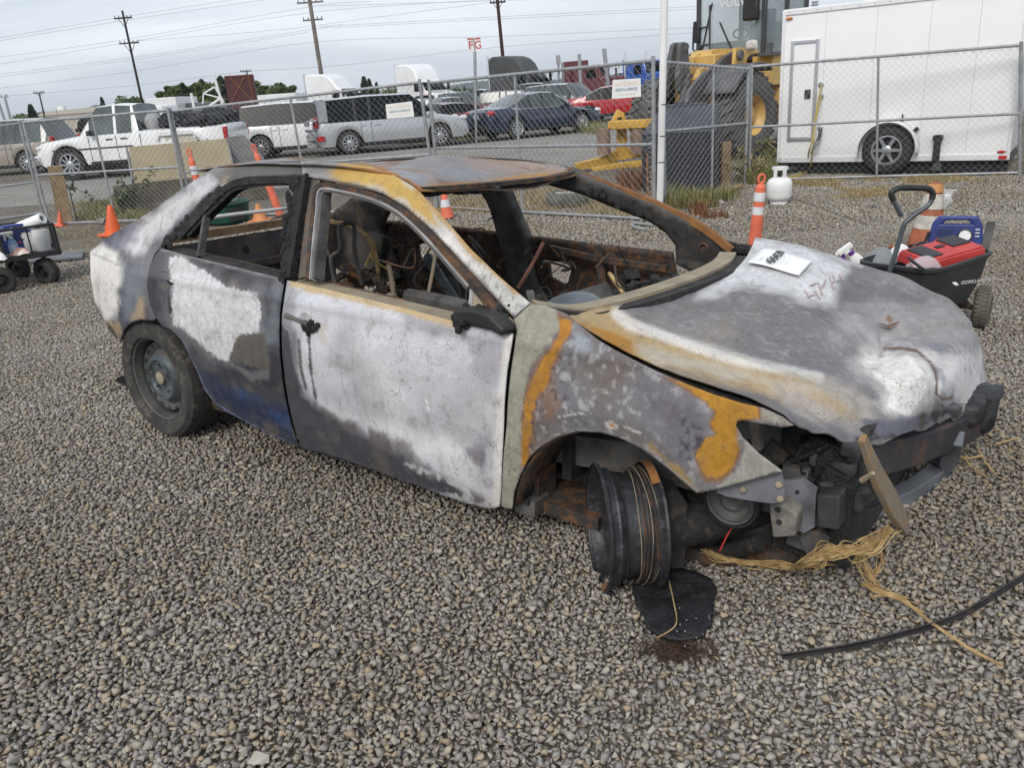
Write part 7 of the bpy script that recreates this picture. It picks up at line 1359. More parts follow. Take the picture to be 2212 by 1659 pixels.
def vehicle(name, label, cat, loc, heading, col, kind='sedan', L=4.8, W=1.82, H=1.46, wb=2.78, fo=.95, rt=.33, glass=None, group='vehicles in the lot', detail=True, rim='alloy', belt=None):
    """a road vehicle; local x points forward, origin at the middle of the ground contact"""
    root = empty(name, label, cat, loc=loc, rz=heading, group=group); gl = glass or MT['glass']; pm = PT[col] if isinstance(col, str) else col
    xf = L/2; w1 = xf-fo; w2 = w1-wb; hw = W/2
    P_ = dict(sedan=dict(hood=[(0, .52), (.01, .66), (.05, .74), (.27, .90*H/1.46)], cowl=.275, rf=.43, rr=.66, deck=.845, dz=1.06, tail=[(.97, 1.02), (1, .92)], belt=.90),
              suv=dict(hood=[(0, .60), (.01, .85), (.05, .95), (.24, 1.06*H/1.72)], cowl=.245, rf=.39, rr=.90, deck=.985, dz=1.02, tail=[(.99, 1.0), (1, .95)], belt=1.02),
              van=dict(hood=[(0, .60), (.01, .80), (.05, .88), (.19, 1.02)], cowl=.195, rf=.37, rr=.92, deck=.985, dz=1.02, tail=[(.99, 1.0), (1, .95)], belt=.98),
              pickup=dict(hood=[(0, .70), (.01, 1.0), (.04, 1.10), (.25, 1.22)], cowl=.255, rf=.35, rr=.535, deck=.56, dz=1.26, tail=[(.995, 1.26), (1, 1.2)], belt=1.20))[kind]
    bz = belt or P_['belt']; zb0 = .27 if kind != 'pickup' else .42
    top = [(x*L, z) for x, z in P_['hood']]+[(P_['rf']*L, H-.03), ((P_['rf']+P_['rr'])/2*L, H), (P_['rr']*L, H-.045), (P_['deck']*L, P_['dz'])]+[(x*L, z) for x, z in P_['tail']]
    tx, tz = [p[0] for p in top], [p[1] for p in top]
    pil = [P_['cowl']*L+.25, (P_['rf']+P_['rr'])/2*L-.02, P_['rr']*L-.02 if kind in ('sedan', 'pickup') else P_['rr']*L*.80]
    st = sorted(set([round(v, 3) for v in list(np.linspace(0, L, 46))+tx+[p+d for p in pil for d in (-.04, .04)]]))
    fw_ = pil[2]
    def sec(x):
        zt = float(np.interp(x, tx, tz)); e = min(x, L-x); w_ = hw*(1-.16*max(0, 1-e/.55)**2); zb = zb0+.10*max(0, 1-e/.25)
        for xc in (fo, fo+wb):
            d = abs(x-xc); ra = rt*1.19
            if d < ra: zb = max(zb, rt+math.sqrt(ra*ra-d*d))
        b = min(bz+.03*(x/L), zt-.05); zb = min(zb, b-.08)
        cab = zt > b+.12; wr = w_*.955-(.30*(zt-b) if cab else .06)
        return [(w_*.80, zb+.0), (w_*.975, zb+.0), (w_*1.0, zb+.35*(b-zb)), (w_*.992, zb+.75*(b-zb)), (w_*.955, b), (wr, zt-.02 if not cab else zt-.03), (wr*.55, zt+.015), (0, zt+.025)]
    S_ = [sec(x) for x in st]; n = 8; V = []
    for x, s in zip(st, S_): V += [(xf-x, y, z) for y, z in s]+[(xf-x, -y, z) for y, z in s]
    paint_f, side, ws, rw, pl_ = [], [], [], [], []
    for i in range(len(st)-1):
        xm = (st[i]+st[i+1])/2; a, b = i*16, (i+1)*16
        cabz = min(S_[i][5][1]-S_[i][4][1], S_[i+1][5][1]-S_[i+1][4][1])
        for sd in (0, 8):
            for k in range(7):
                f = (a+sd+k, a+sd+k+1, b+sd+k+1, b+sd+k)
                inp = any(abs(xm-p) < .045 for p in pil)
                if k == 4 and cabz > .16 and not inp and xm > P_['cowl']*L+.28 and xm < (P_['deck']*L-.15 if kind == 'sedan' else (P_['rr']*L-.06 if kind == 'pickup' else P_['deck']*L-.12)): side.append((f, sd, xm))
                elif k == 4 and cabz > .16 and inp and kind != 'pickup': pl_.append(f)
                elif k in (5, 6) and P_['cowl']*L < xm < P_['rf']*L: ws.append(f)
                elif k in (5, 6) and P_['rr']*L < xm < P_['deck']*L and P_['deck']-P_['rr'] > .02: rw.append(f)
                else: paint_f.append(f)
    for e in (0, len(st)-1): b = e*16; paint_f += [(b+k, b+k+1, b+8+k+1, b+8+k) for k in range(7)]
    def sub(nm, faces, m, parent=root, push=0.0, smooth=.7):
        if not faces: return None
        ids = sorted({i for f in faces for i in f}); mp_ = {v: i for i, v in enumerate(ids)}; me = bpy.data.meshes.new(nm); me.from_pydata([V[i] for i in ids], [], [tuple(mp_[i] for i in f) for f in faces])
        bm = bmesh.new(); bm.from_mesh(me); bmesh.ops.remove_doubles(bm, verts=bm.verts, dist=1e-5); bmesh.ops.recalc_face_normals(bm, faces=bm.faces); bm.to_mesh(me); bm.free(); me.materials.append(m)
        me.shade_smooth(); me.set_sharp_from_angle(angle=smooth); o = bpy.data.objects.new(nm, me); link(o, parent); return o
    sub('body', paint_f, pm); sub('windscreen', ws, gl if not glass else glass); sub('rear_window', rw, gl); sub('window_pillar', pl_, MT['black'])
    cuts = [0]+pil+[L]
    for sd in (0, 8):
        for c0, c1 in zip(cuts[:-1], cuts[1:]): sub('side_window', [f for f, s2, xm in side if s2 == sd and c0 < xm < c1], gl)
    o = M(); o.box((0, 0, (zb0+.75)/2+.02), (L-.5, W*.80, .62)); o.box((w1, 0, .5), (rt*2.3, W*.82, .6)); o.box((w2, 0, .5), (rt*2.3, W*.82, .6)); o.build('underbody', MT['blackmetal'], root)
    for wx in (w1, w2):
        for sy in (-1, 1):
            r = bpy.data.objects.new('wheel', None); link(r, root); r.matrix_local = frame_z((0, sy, 0), (wx, sy*(hw-.12), rt))
            if rim == 'alloy' and detail: alloy_wheel(r, rt, rt*.66, .21, 10, MT['alloy'])
            else: alloy_wheel(r, rt, rt*.62, .22, 0, MT['alloy'])
    if not detail: return root
    o = M()
    for x in [p for p in pil[:2]]+[fo+wb-.42 if kind != 'pickup' else P_['deck']*L+.02]:
        for sy in (-1, 1): o.box((xf-x, sy*hw*.997, (bz+zb0)/2+.04), (.012, .012, bz-zb0-.12))
    o.build('door_gap', SEAM, root, smooth=None)
    o = M()
    for x in (pil[1]-.20, pil[2]-.22 if kind != 'pickup' else pil[2]-.3):
        for sy in (-1, 1): o.box((xf-x, sy*(hw*.985+.01), bz-.12), (.20, .03, .035))
    o.build('door_handle', pm if kind != 'pickup' else MT['black'], root, bevel=.008)
    for sy in (-1, 1):
        o = M(); o.box((xf-P_['cowl']*L-.38, sy*(hw+.09), bz+.08), (.12, .2, .15)); o.build('wing_mirror', pm if kind != 'pickup' else MT['black'], root, bevel=.03)
        o = M(); hz = .70 if kind == 'sedan' else (.86 if kind != 'pickup' else .95); o.ball((xf-.14, sy*hw*.78, hz), .13, 12, (1.1, 1.3, .65)); o.build('headlight', HL, root)
        o = M(); tz_ = .93 if kind == 'sedan' else 1.02
        if kind == 'sedan': o.ball((-xf+.14, sy*hw*.76, .90), .15, 12, (.95, 1.35, .6))
        else: o.box((-xf+.06, sy*hw*.86, tz_+.02), (.11, .16, .32))
        o.build('tail_light', TL, root, bevel=.02)
        o = M(); o.box((0, sy*hw*.985, zb0+.03), (wb-rt*2.6, .035, .09)); o.build('sill_trim', MT['black'], root, bevel=.01)
    o = M(); o.box((xf-.04, 0, .42), (.10, W*.72, .20)); o.build('grille', MT['black'], root, bevel=.02)
    o = M(); o.box((-xf+.02, 0, .42), (.08, W*.8, .16)); o.build('rear_valance', MT['black'], root, bevel=.02)
    o = M(); o.box((-xf-.012, 0, .80 if kind == 'sedan' else .86), (.02, .32, .15)); o.build('number_plate', MT['reflect'], root)
    return root
def mid(u0, v0, u1, v1): return (G(u0, v0)+G(u1, v1))/2
def far_off(u, v, k):                          # a ground spot k times as far along the same bearing
    p = G(u, v); return Vector((p.x*k, p.y*k, 0))
# ---- white pickup, facing left
pk = G(170, 389); hd_ = math.pi-.06
ps = vehicle('pickup_truck', 'white crew pickup facing left with dark scrap piled in its bed', 'pickup truck', Vector((pk.x+1.80, pk.y+.9, 0)), hd_, 'white', 'pickup', 5.8, 2.02, 2.02, 3.65, 1.0, .455, glass=LGL)
o = M()
for i in range(40): o.box((random.uniform(-2.6, -.7), random.uniform(-.7, .7), 1.30+random.uniform(0, .28)), (random.uniform(.2, .8), random.uniform(.2, .6), random.uniform(.1, .3)), Matrix.Rotation(random.random()*3, 4, 'Z') @ Matrix.Rotation(random.uniform(-.5, .5), 4, 'X'))
sc = o.build('scrap_load', mat('black_tarp', (.02, .021, .025), .5, var=.3, scale=3)); sc.matrix_world = ps.matrix_world @ Matrix.Identity(4); sc.location = ps.location; sc.rotation_euler = (0, 0, hd_); tag(sc, 'black scrap and sheeting piled in the white pickup bed', 'scrap')
o = M(); o.ball((-.62, .5, 1.45), .32, 12, (.8, .7, .9)); a_ = o.build('grey_bag', mat('grey_sack', (.36, .36, .37), .8, var=.1)); a_.location = ps.location; a_.rotation_euler = (0, 0, hd_); tag(a_, 'grey sack behind the cab of the white pickup', 'sack')
o = M(); o.box((1.1, 1.02, .86), (2.4, .02, .035)); o.build('side_moulding', MT['black'], ps)
o = M(); o.box((2.87, 0, .62), (.18, 1.95, .26)); o.build('chrome_bumper', MT['chrome'], ps, bevel=.03)
o = M(); o.sweep([(-.85, 1.03, .95), (-.95, 1.05, 1.12), (-1.95, 1.05, 1.12), (-2.3, 1.03, .88)], .10, .05, (0, 1, 0)); o.build('wheel_flare', PT['white'], ps)
o = M(); o.box((-1.55, .99, .92), (.95, .03, .34)); o.build('arch_panel', mat('cream_panel', (.55, .52, .44), .6, var=.05), ps, bevel=.01); o = M(); o.ball((-1.98, 1.01, .98), .05, 10, (1, .5, 1)); o.build('marker_lamp', MT['reflect'], ps)
# ---- others along the front row
sv = G(556, 343); vehicle('parked_suv', 'white sport utility car between the pickup and the silver minivan', 'car', Vector((sv.x+1.55, sv.y+.9, 0)), .02, 'white', 'suv', 4.75, 1.92, 1.74, 2.78, .95, .37)
vn = mid(753, 333, 938, 316); vd = G(938, 316)-G(753, 333)
mv = vehicle('minivan', 'silver minivan with a crushed rear end behind the fence', 'minivan', Vector((vn.x-.05, vn.y+.75, 0)), math.atan2(vd.y, vd.x)-.05, 'silver', 'van', 5.0, 1.99, 1.76, 2.95, 1.0, .36)
o = M()
for i in range(46): o.box((-2.58+random.uniform(-.10, .10), -.95+random.uniform(-.03, .8), random.uniform(.35, 1.12)), (random.uniform(.04, .2), random.uniform(.04, .3), random.uniform(.04, .22)), Matrix.Rotation(random.random()*3, 4, 'Z') @ Matrix.Rotation(random.uniform(-.7, .7), 4, 'Y'))
o.build('crushed_tail', PT['silver'], mv, smooth=None)
o = M(); o.box((-2.35, -1.0, .55), (.22, .03, .16)); o.build('reflector', TL, mv)
o = M(); o.grid([[(-2.35+.3*t, -.93, 1.05+.62*s) for t in (0, .5, 1)] for s in (0, .5, 1)]); o.build('hatch_scrap', mat('grey_torn_panel', (.32, .34, .36), .5, var=.1), mv)
cm = mid(1101, 300, 1245, 287); bc = vehicle('blue_sedan', 'dark navy blue sedan facing right behind the fence', 'car', Vector((cm.x-.22, cm.y+.85, 0)), R(32), 'navy', 'sedan', 4.82, 1.84, 1.47, 2.78, .98, .34, glass=LGL)
o = M(); o.sweep(catmull([(1.02, -.875, .98), (.6, -.80, 1.22), (.25, -.70, 1.40), (-.5, -.68, 1.42), (-1.1, -.74, 1.26), (-1.5, -.85, 1.0), (-.2, -.895, .955), (1.02, -.88, .96)], 5), .022, .012, (0, 1, 0)); o.build('chrome_trim', MT['chrome'], bc)
mr = G(985, 303); rw = vehicle('wrecked_sedan', 'dark red sedan with crumpled front beside the navy sedan', 'car', Vector((mr.x-.6, mr.y+2.3, 0)), R(215), 'maroon', 'sedan', 4.6, 1.78, 1.30, 2.7, .9, .32)
o = M()
for i in range(18): o.box((1.3+random.uniform(-.4, .4), random.uniform(-.6, .6), 1.0+random.uniform(-.05, .22)), (random.uniform(.2, .6), random.uniform(.2, .6), .04), Matrix.Rotation(random.random()*3, 4, 'Z') @ Matrix.Rotation(random.uniform(-.6, .6), 4, 'Y'))
o.build('crumpled_hood', PT['grey'], rw, smooth=None)
blk = G(60, 392); tk = vehicle('black_pickup', 'black pickup at the left edge with its bumper missing', 'pickup truck', Vector((blk.x+2.4, blk.y+3.0, 0)), math.pi-.35, 'black', 'pickup', 5.6, 1.95, 1.85, 3.6, .95, .40)
tn = G(0, 385); vehicle('tan_suv', 'tan sport utility car cut off by the left edge', 'car', Vector((tn.x-1.0, tn.y+2.5, 0)), math.pi-.1, 'tan', 'suv', 5.0, 1.95, 1.85, 2.9, .95, .38, glass=LGL)
cp = G(80, 372); o_ = vehicle('camper_pickup', 'tan pickup with white canopy behind the black pickup', 'pickup truck', Vector((cp.x+.2, cp.y+6.5, 0)), math.pi-.05, 'tan', 'pickup', 5.6, 1.95, 1.9, 3.6, .95, .40)
o = M(); o.box((-1.55, 0, 1.62), (2.4, 1.75, .80), taper=.93); o.build('canopy', PT['white'], o_, bevel=.06); o = M(); o.box((-1.5, .875, 1.60), (1.2, .03, .48)); o.box((-1.5, -.875, 1.60), (1.2, .03, .48)); o.build('canopy_window', MT['glass'], o_, bevel=.02)
wsd = G(165, 365); vehicle('white_sedan', 'white car whose dark windscreen shows above the white pickup hood', 'car', Vector((wsd.x+.8, wsd.y+6, 0)), math.pi+.1, 'white', 'sedan', 4.8, 1.84, 1.5, 2.78, .95, .33)
# ---- second and third rows
rows = [
 ('silver_suv', 'silver sport utility car with raised crumpled hood behind the navy sedan', 1224, 262, 1.0, R(-42), 'silver', 'suv', 4.5, 1.70, LGL),
 ('red_car', 'bright red car partly hidden by the right rental sign', 1336, 256, .97, R(-8), 'red', 'sedan', 4.6, 1.45, None),
 ('plum_car', 'plum coloured hatchback behind the navy sedan roof', 1068, 262, .98, R(165), 'plum', 'suv', 4.3, 1.55, LGL),
 ('grey_suv', 'grey sport utility car with light windscreen left of the plum hatchback', 1000, 262, 1.12, R(-60), 'grey', 'suv', 4.5, 1.68, LGL),
 ('silver_pickup', 'silver pickup seen from behind above the navy sedan', 1150, 248, .95, R(80), 'silver', 'pickup', 5.6, 1.85, None),
 ('white_suv', 'white sport utility car seen from behind left of the silver pickup', 1045, 244, 1.05, R(75), 'white', 'suv', 4.8, 1.75, None),
 ('red_suv', 'small red sport utility car below the second white truck cab', 928, 252, 1.05, R(85), 'red', 'suv', 4.4, 1.65, None),
 ('grey_car', 'grey sedan between the minivan and the red sport utility car', 905, 262, .98, R(170), 'grey', 'sedan', 4.7, 1.45, LGL),
 ('silver_car', 'silver sedan with open hood left of the grey sport utility car', 962, 268, .97, R(-150), 'silver', 'sedan', 4.7, 1.45, LGL),
 ('white_car', 'white estate car roof above the minivan', 842, 252, 1.15, R(5), 'white', 'suv', 4.9, 1.75, None),
 ('white_van', 'white boxy van behind the silver minivan rear', 690, 275, 1.0, R(-20), 'white', 'suv', 4.6, 1.85, LGL),
 ('white_truck', 'white pickup above the white sport utility car roof', 632, 270, 1.05, R(175), 'white', 'pickup', 5.6, 1.9, None),
 ('cream_pickup', 'cream pickup seen above the black scrap load', 530, 285, 1.0, R(-75), mat('cream_paint', (.66, .62, .50), .35, var=.05), 'pickup', 5.4, 1.85, LGL),
 ('dark_suv', 'dark sport utility car at the left of the white estate roof', 872, 256, 1.02, R(20), 'grey', 'suv', 4.6, 1.7, None),
 ('silver_hatch', 'silver car far behind the black truck cab', 1110, 236, 1.1, R(0), 'silver', 'sedan', 4.6, 1.45, None),
 ('white_far_car', 'small white car far behind the plum hatchback', 1195, 232, 1.1, R(10), 'white', 'suv', 4.6, 1.65, None),
]
for nm, lb, u, v, k, h_, c_, kd, L_, H_, g_ in rows:
    vehicle(nm, lb, 'car' if 'pickup' not in lb else 'pickup truck', far_off(u, v, k), h_, c_, kd, L_, 1.85, H_, L_*.575 if kd != 'pickup' else L_*.63, .92, .34 if kd != 'pickup' else .39, glass=g_, rim='plain')
# distant rows of roofs
for k, (u, v, c_, kd, lab) in enumerate((( -30, 312, 'white', 'suv', 'white car far off at the left edge'), (110, 300, 'silver', 'sedan', 'silver car far off behind the canopy pickup'), (215, 290, 'white', 'suv', 'white car far off above the white pickup hood'), (420, 272, 'white', 'pickup', 'white pickup far off left of the dump body'), (470, 268, 'white', 'suv', 'white car far off beside the crane truck'), (600, 258, 'grey', 'suv', 'grey car far off right of the dump body'), (770, 246, 'white', 'suv', 'white car far off beside the first white truck cab'), (1010, 228, 'grey', 'suv', 'grey car far off behind the white sport utility car'), (1260, 212, 'silver', 'suv', 'silver car far off before the red truck'), (1290, 222, 'white', 'sedan', 'white car far off beside the red truck'))):
    vehicle('distant_car', lab, 'car', far_off(u, v, 1.0), R(random.uniform(0, 360)), c_, kd, 4.7, 1.85, 1.75 if kd != 'sedan' else 1.45, 2.75, .92, .34, detail=False)
# ---- trucks
def big_rig(label, u, v, dist, heading, pm, H=4.0, sleeper=True, stacks=True, visor=None, group='truck tractors far behind the parked cars'):
    q = ray(u, v); p = Vector((q[0]/q[1]*dist, dist, 0)); r = empty('semi_truck', label, 'truck', loc=p, rz=heading, group=group)
    cabx = 1.2
    if sleeper:
        prof = [(-2.2, .9), (-2.2, H-.30), (-2.1, H-.08), (-1.8, H), (-1.0, H), (-.3, H-.07), (.25, H-.28), (.65, H-.62), (.95, 2.85), (1.35, 2.65), (1.85, 1.95), (3.3, 1.7), (3.45, .6), (-2.2, .6)]
    else: prof = [(-1.0, .9), (-1.0, 2.75), (-.8, 2.85), (.7, 2.85), (.95, 2.75), (1.25, 2.05), (3.4, 1.95), (3.5, .7), (-1.0, .7)]
    o = M(); o.prism(prof, 2.3, axes((1, 0, 0), (0, 0, 1), (0, -1, 0), (0, 1.15, 0))); o.build('cab', pm, r, bevel=.12)
    o = M(); o.add([Vector(p) for p in (((1.38, -1.0, 2.62), (1.38, 1.0, 2.62), (1.88, 1.02, 1.98), (1.88, -1.02, 1.98)) if sleeper else ((.99, -1.0, 2.70), (.99, 1.0, 2.70), (1.29, 1.02, 2.10), (1.29, -1.02, 2.10)))], [(0, 1, 2, 3)]); ob = o.build('windscreen', MT['glass'], r); s = ob.modifiers.new('s', 'SOLIDIFY'); s.thickness = .06; s.offset = 0
    for sy in (-1, 1):
        o = M(); o.box((.8 if sleeper else .35, sy*1.155, 2.25), (.75, .03, .6)); o.build('side_window', MT['glass'], r, bevel=.03)
        o = M(); o.box((1.75, sy*1.4, 2.3), (.12, .25, .6)); o.build('mirror', MT['black'], r)
        if stacks: o = M(); o.tube([(-2.35 if sleeper else -1.2, sy*.95, 1), (-2.35 if sleeper else -1.2, sy*.95, H+.1)], .08, 10); o.build('exhaust_stack', MT['chrome'], r)
    if visor: o = M(); o.box((1.3, 0, 2.82), (.45, 2.2, .22), Matrix.Rotation(.3, 4, 'Y')); o.build('visor', visor, r)
    o = M(); o.box((-1.2, 0, .75), (7, 1.0, .3)); o.build('chassis', MT['blackmetal'], r)
    for x in (2.6, -2.6, -3.9):
        for sy in (-1, 1): w_ = bpy.data.objects.new('wheel', None); link(w_, r); w_.matrix_local = frame_z((0, sy, 0), (x, sy*.95, .52)); alloy_wheel(w_, .52, .3, .3, 0, MT['alloy'])
    return r
big_rig('white truck tractor with red script on its roof fairing', 728, 222, 74, R(-25), PT['white'], 3.95)
big_rig('second white truck tractor right of the tall pine', 915, 210, 72, R(-50), PT['white'], 4.15)
tarp = mat('dark_grey_tarp', (.075, .077, .08), .7, var=.15, scale=1.5)
big_rig('truck tractor wrapped in dark grey tarpaulin beside the dark pole', 1128, 196, 66, R(-35), tarp, 4.0)
big_rig('dark red truck tractor with white sun visor', 1275, 182, 66, R(-20), PT['maroon'], 3.0, False, False, PT['white'])
big_rig('blue truck tractor right of the right rental sign', 1398, 172, 60, R(-60), PT['blue'], 3.4, False, True)
# red trailer box beside the red tractor, boxes and dump body on the left
def box_at(name, label, cat, u, v, dist, w_, d_, z0, z1, m, rz=0, bev=.03):
    q = ray(u, v); r = empty(name, label, cat, loc=(q[0]/q[1]*dist, dist, 0), rz=rz); o = M(); o.box((0, 0, (z0+z1)/2), (w_, d_, z1-z0)); o.build('box', m, r, bevel=bev)
    o = M()
    for x in (-w_*.32, w_*.32):
        for y in (-d_*.4, d_*.4): o.lathe([(0, -.15), (.5, -.15), (.5, .15), (0, .15)], 16, Matrix.Translation((x, y, .5)) @ Matrix.Rotation(R(90), 4, 'X'))
    o.build('wheels', MT['rubber'], r)['kind'] = 'stuff'; return r
box_at('truck_box', 'dark red truck box beside the red tractor', 'truck', 1243, 182, 68, 1.9, 2.4, .9, 3.3, PT['maroon'])
bx_ = box_at('box_truck', 'white box truck body behind the white pickup bed', 'truck', 379, 246, 70, 2.3, 5, .8, 2.9, PT['white'])
box_at('flat_truck', 'low dark flatbed rack right of the white box truck', 'truck', 420, 243, 72, 1.9, 5, 1.0, 2.4, PT['grey'])
box_at('white_container', 'long white box body right of the dump body', 'truck', 615, 228, 74, 3.2, 5, .8, 2.6, PT['white'])
q = ray(528, 232); dpm = mat('maroon_dump_steel', (.085, .022, .022), .6, var=.15, scale=1.5); rbm = mat('rust_rib', (.23, .10, .055), .8, var=.1)
dp = empty('dump_truck', 'maroon dump truck body raised with cross bracing', 'dump truck', loc=(q[0]/q[1]*62, 62, 0), rz=.1)
o = M(); o.box((0, 0, 2.75), (2.0, .4, 2.3)); o.build('bed', dpm, dp, bevel=.03)
for a, b in (((-.9, -.22, 2.0), (.45, -.22, 3.8)), ((.8, -.22, 2.0), (-.6, -.22, 3.8)), ((.72, -.22, 1.7), (.72, -.22, 3.85)), ((-1.0, -.22, 3.88), (1.0, -.22, 3.88))): o = M(); o.sweep([a, b], .06, .07, (0, 1, 0)); o.build('brace', rbm, dp)
o = M(); o.box((-.2, 0, .9), (2.4, 2, 1.2)); o.build('chassis', dpm, dp)
q = ray(455, 236); cr_ = empty('crane_truck', 'white boom frame of a wrecker truck left of the dump body', 'truck', loc=(q[0]/q[1]*64, 64, 0))
for a, b, r_ in (((-.6, 0, 1.7), (.9, 0, 2.5), .09), ((-.3, 0, 2.9), (.6, 0, 3.3), .06), ((-.3, 0, 2.9), (-.5, 0, 2.2), .06), ((.6, 0, 3.3), (1.1, 0, 2.2), .06), ((.95, 0, 2.0), (.70, 0, 4.1), .10), ((-1.2, 0, 1.8), (-1.2, 0, 3.0), .10), ((-.3, 0, 2.9), (.9, 0, 2.5), .05), ((-1.3, 0, 1.9), (1.2, 0, 2.0), .12)): o = M(); o.tube([a, b], r_, 8); o.build('boom', PT['white'], cr_)
o = M(); o.box((0, .5, 1.1), (4, 1.5, 1.1)); o.build('deck', PT['white'], cr_)
q = ray(175, 248); bd = empty('warehouse', 'long low beige building far off at the left', 'building', loc=(q[0]/q[1]*210, 210, 0)); o = M(); o.box((0, 0, 1.7), (15, 9, 3.4)); o.build('wall', mat('beige_wall', (.45, .42, .36), .8, var=.04), bd)
o = M(); o.prism([(-8, 3.4), (8, 3.4), (7.6, 4.6), (-6.5, 4.3)], 9.5, axes((1, 0, 0), (0, 0, 1), (0, -1, 0), (0, 4.75, 0))); o.build('roof', mat('beige_roof', (.50, .47, .40), .8, var=.05), bd); o = M(); o.box((-3.4, -2, 4.9), (1.8, 1.5, .9)); o.build('roof_unit', PT['white'], bd)
# ================================================================== poles, lamps, the F G sign and wires
polem = mat('dark_pole_wood', (.035, .028, .026), .9, var=.2, scale=2); palew = mat('pale_pole_wood', (.23, .20, .17), .9, var=.2, scale=1.5); redp = mat('dark_red_pole', (.06, .022, .022), .8, var=.2)
def pole(name, label, base, top, dist, r0, r1, m, arms=(), cat='utility pole', group=None):
    a, b = AT(*base, dist), AT(*top, dist); a2 = a+(a-b)*(a.z/max(.1, b.z-a.z)) if a.z > 0 else a
    r = empty(name, label, cat, loc=a2, group=group); o = M(); o.tube([(0, 0, 0), b-a2], [r0, r1], 10); o.build('pole', m, r)
    for (u, v), half, dz in arms:
        c = AT(u, v, dist)-a2; o = M(); o.box(c, (half*2, .14, .14)); 
        if dz: o.sweep([c+Vector((-half*.6, 0, 0)), c+Vector((0, 0, -dz))], .05, .05, (0, 1, 0)); o.sweep([c+Vector((half*.6, 0, 0)), c+Vector((0, 0, -dz))], .05, .05, (0, 1, 0))
        o.build('crossarm', m, r)
        for s_ in (-.9, -.45, .45, .9): k = M(); k.lathe([(.03, 0), (.06, .08), (.03, .22), (0, .24)], 8, Matrix.Translation(c+Vector((half*s_, 0, .07)))); k.build('insulator', MT['greymetal'], r)
    return r
pole('utility_pole', 'dark leaning utility pole with two crossarms at the left', (309, 228), (264, 22), 95, .15, .11, polem, [((266, 38), .95, .9), ((279, 92), 1.05, 1.0)])
pole('utility_pole', 'tall pale timber utility pole above the first white truck cab', (698, 185), (664, -30), 88, .24, .19, palew, [((676, 42), 1.0, 0), ((670, 4), 1.3, 0)])
pole('utility_pole', 'dark red utility pole right of the lettered sign', (1094, 205), (1074, -6), 84, .20, .15, redp, [((1075, 4), .75, .7)])
pole('utility_pole', 'thin pole with crossarm far off at the left above the hill', (97, 255), (84, 198), 120, .12, .09, polem, [((84, 200), .75, .4)])
pole('utility_pole', 'thin pole with crossarm above the tree row', (541, 190), (532, 150), 140, .13, .1, polem, [((531, 153), .9, .5)])
pole('utility_pole', 'pale steel pole at the far left edge, left of its twin', (15, 275), (-8, 205), 100, .16, .13, MT['galv'])
pole('utility_pole', 'pale steel pole at the far left edge with a cross bracket', (26, 270), (10, 208), 100, .16, .13, MT['galv'], [((8, 209), .5, 0)])
pole('utility_pole', 'thin grey pole left of the tall pale truck', (878, 215), (877, 156), 80, .06, .06, MT['galv'])
for lab, b_, t_, d_, r_ in (('slim lamp post with a box head right of the tarpaulin wrapped truck', (1207, 197), (1206, 122), 70, .09), ('plain grey post above the red truck box', (1255, 192), (1251, 116), 60, .14), ('plain grey post above the red truck cab', (1310, 150), (1305, 104), 62, .16), ('thin blue post left of the right rental sign', (1347, 172), (1346, 128), 66, .05), ('thin red post left of the blue truck', (1357, 172), (1357, 152), 66, .06), ('short lamp post above the far cars at the left', (124, 255), (121, 232), 120, .06)):
    p_ = pole('lamp_post', lab, b_, t_, d_, r_, r_*.9, MT['galv'] if 'blue' not in lab and 'red post' not in lab else (PT['blue'] if 'blue' in lab.split()[1] else PT['maroon']), cat='post')
    if 'box head' in lab: o = M(); o.box(AT(1206, 128, d_)-p_.location, (.35, .35, .65)); o.build('lamp_head', MT['galv'], p_)
# lettered sign
b = G(1029, 307); r = empty('letter_sign', 'two white boards with red letters on a grey post', 'sign', loc=b); tp = AT(1025, 82, b.y); o = M(); o.tube([(0, 0, 0), tp-b], .05, 12); o.build('post', MT['galv'], r)
rl2 = mat('red_lettering', (.50, .10, .10), .6, var=0)
for sx, ch, (u0, v0), (u1, v1), rz in ((-1, 'F', (1009, 84), (1024.5, 112), .25), (1, 'G', (1025.5, 83), (1040, 111), -.25)):
    p0, p1 = AT(u0, v0, b.y), AT(u1, v1, b.y); c = (p0+p1)/2-b; w_ = (p1-p0).x; h_ = abs((p1-p0).z); T = Matrix.Translation(c+Vector((0, -.06, 0))) @ Matrix.Rotation(rz, 4, 'Z') @ Matrix.Rotation(R(90), 4, 'X')
    o = M(); o.box((0, 0, 0), (w_, h_, .02), T); bo = o.build('board', MT['white'], r, smooth=None); o = M(); o.v = []; o.box((0, 0, 0), (w_, .05, .03)); hb2 = o.build('board_edge', rl2, r, smooth=None); hb2.matrix_local = T @ Matrix.Translation((0, h_/2, 0))
    text(ch, h_*.85, rl2, r, T @ Matrix.Translation((0, 0, .016)), bold=.004)
wirem = mat('dark_wire', (.26, .265, .27), .7, var=0)
def wire(pts, dist, r=.013):
    o = M(); P = [AT(u, v, dist) for u, v in pts]; o.tube(catmull([tuple(p) for p in P], 6), r, 4); ob = o.build('power_line', wirem); return ob
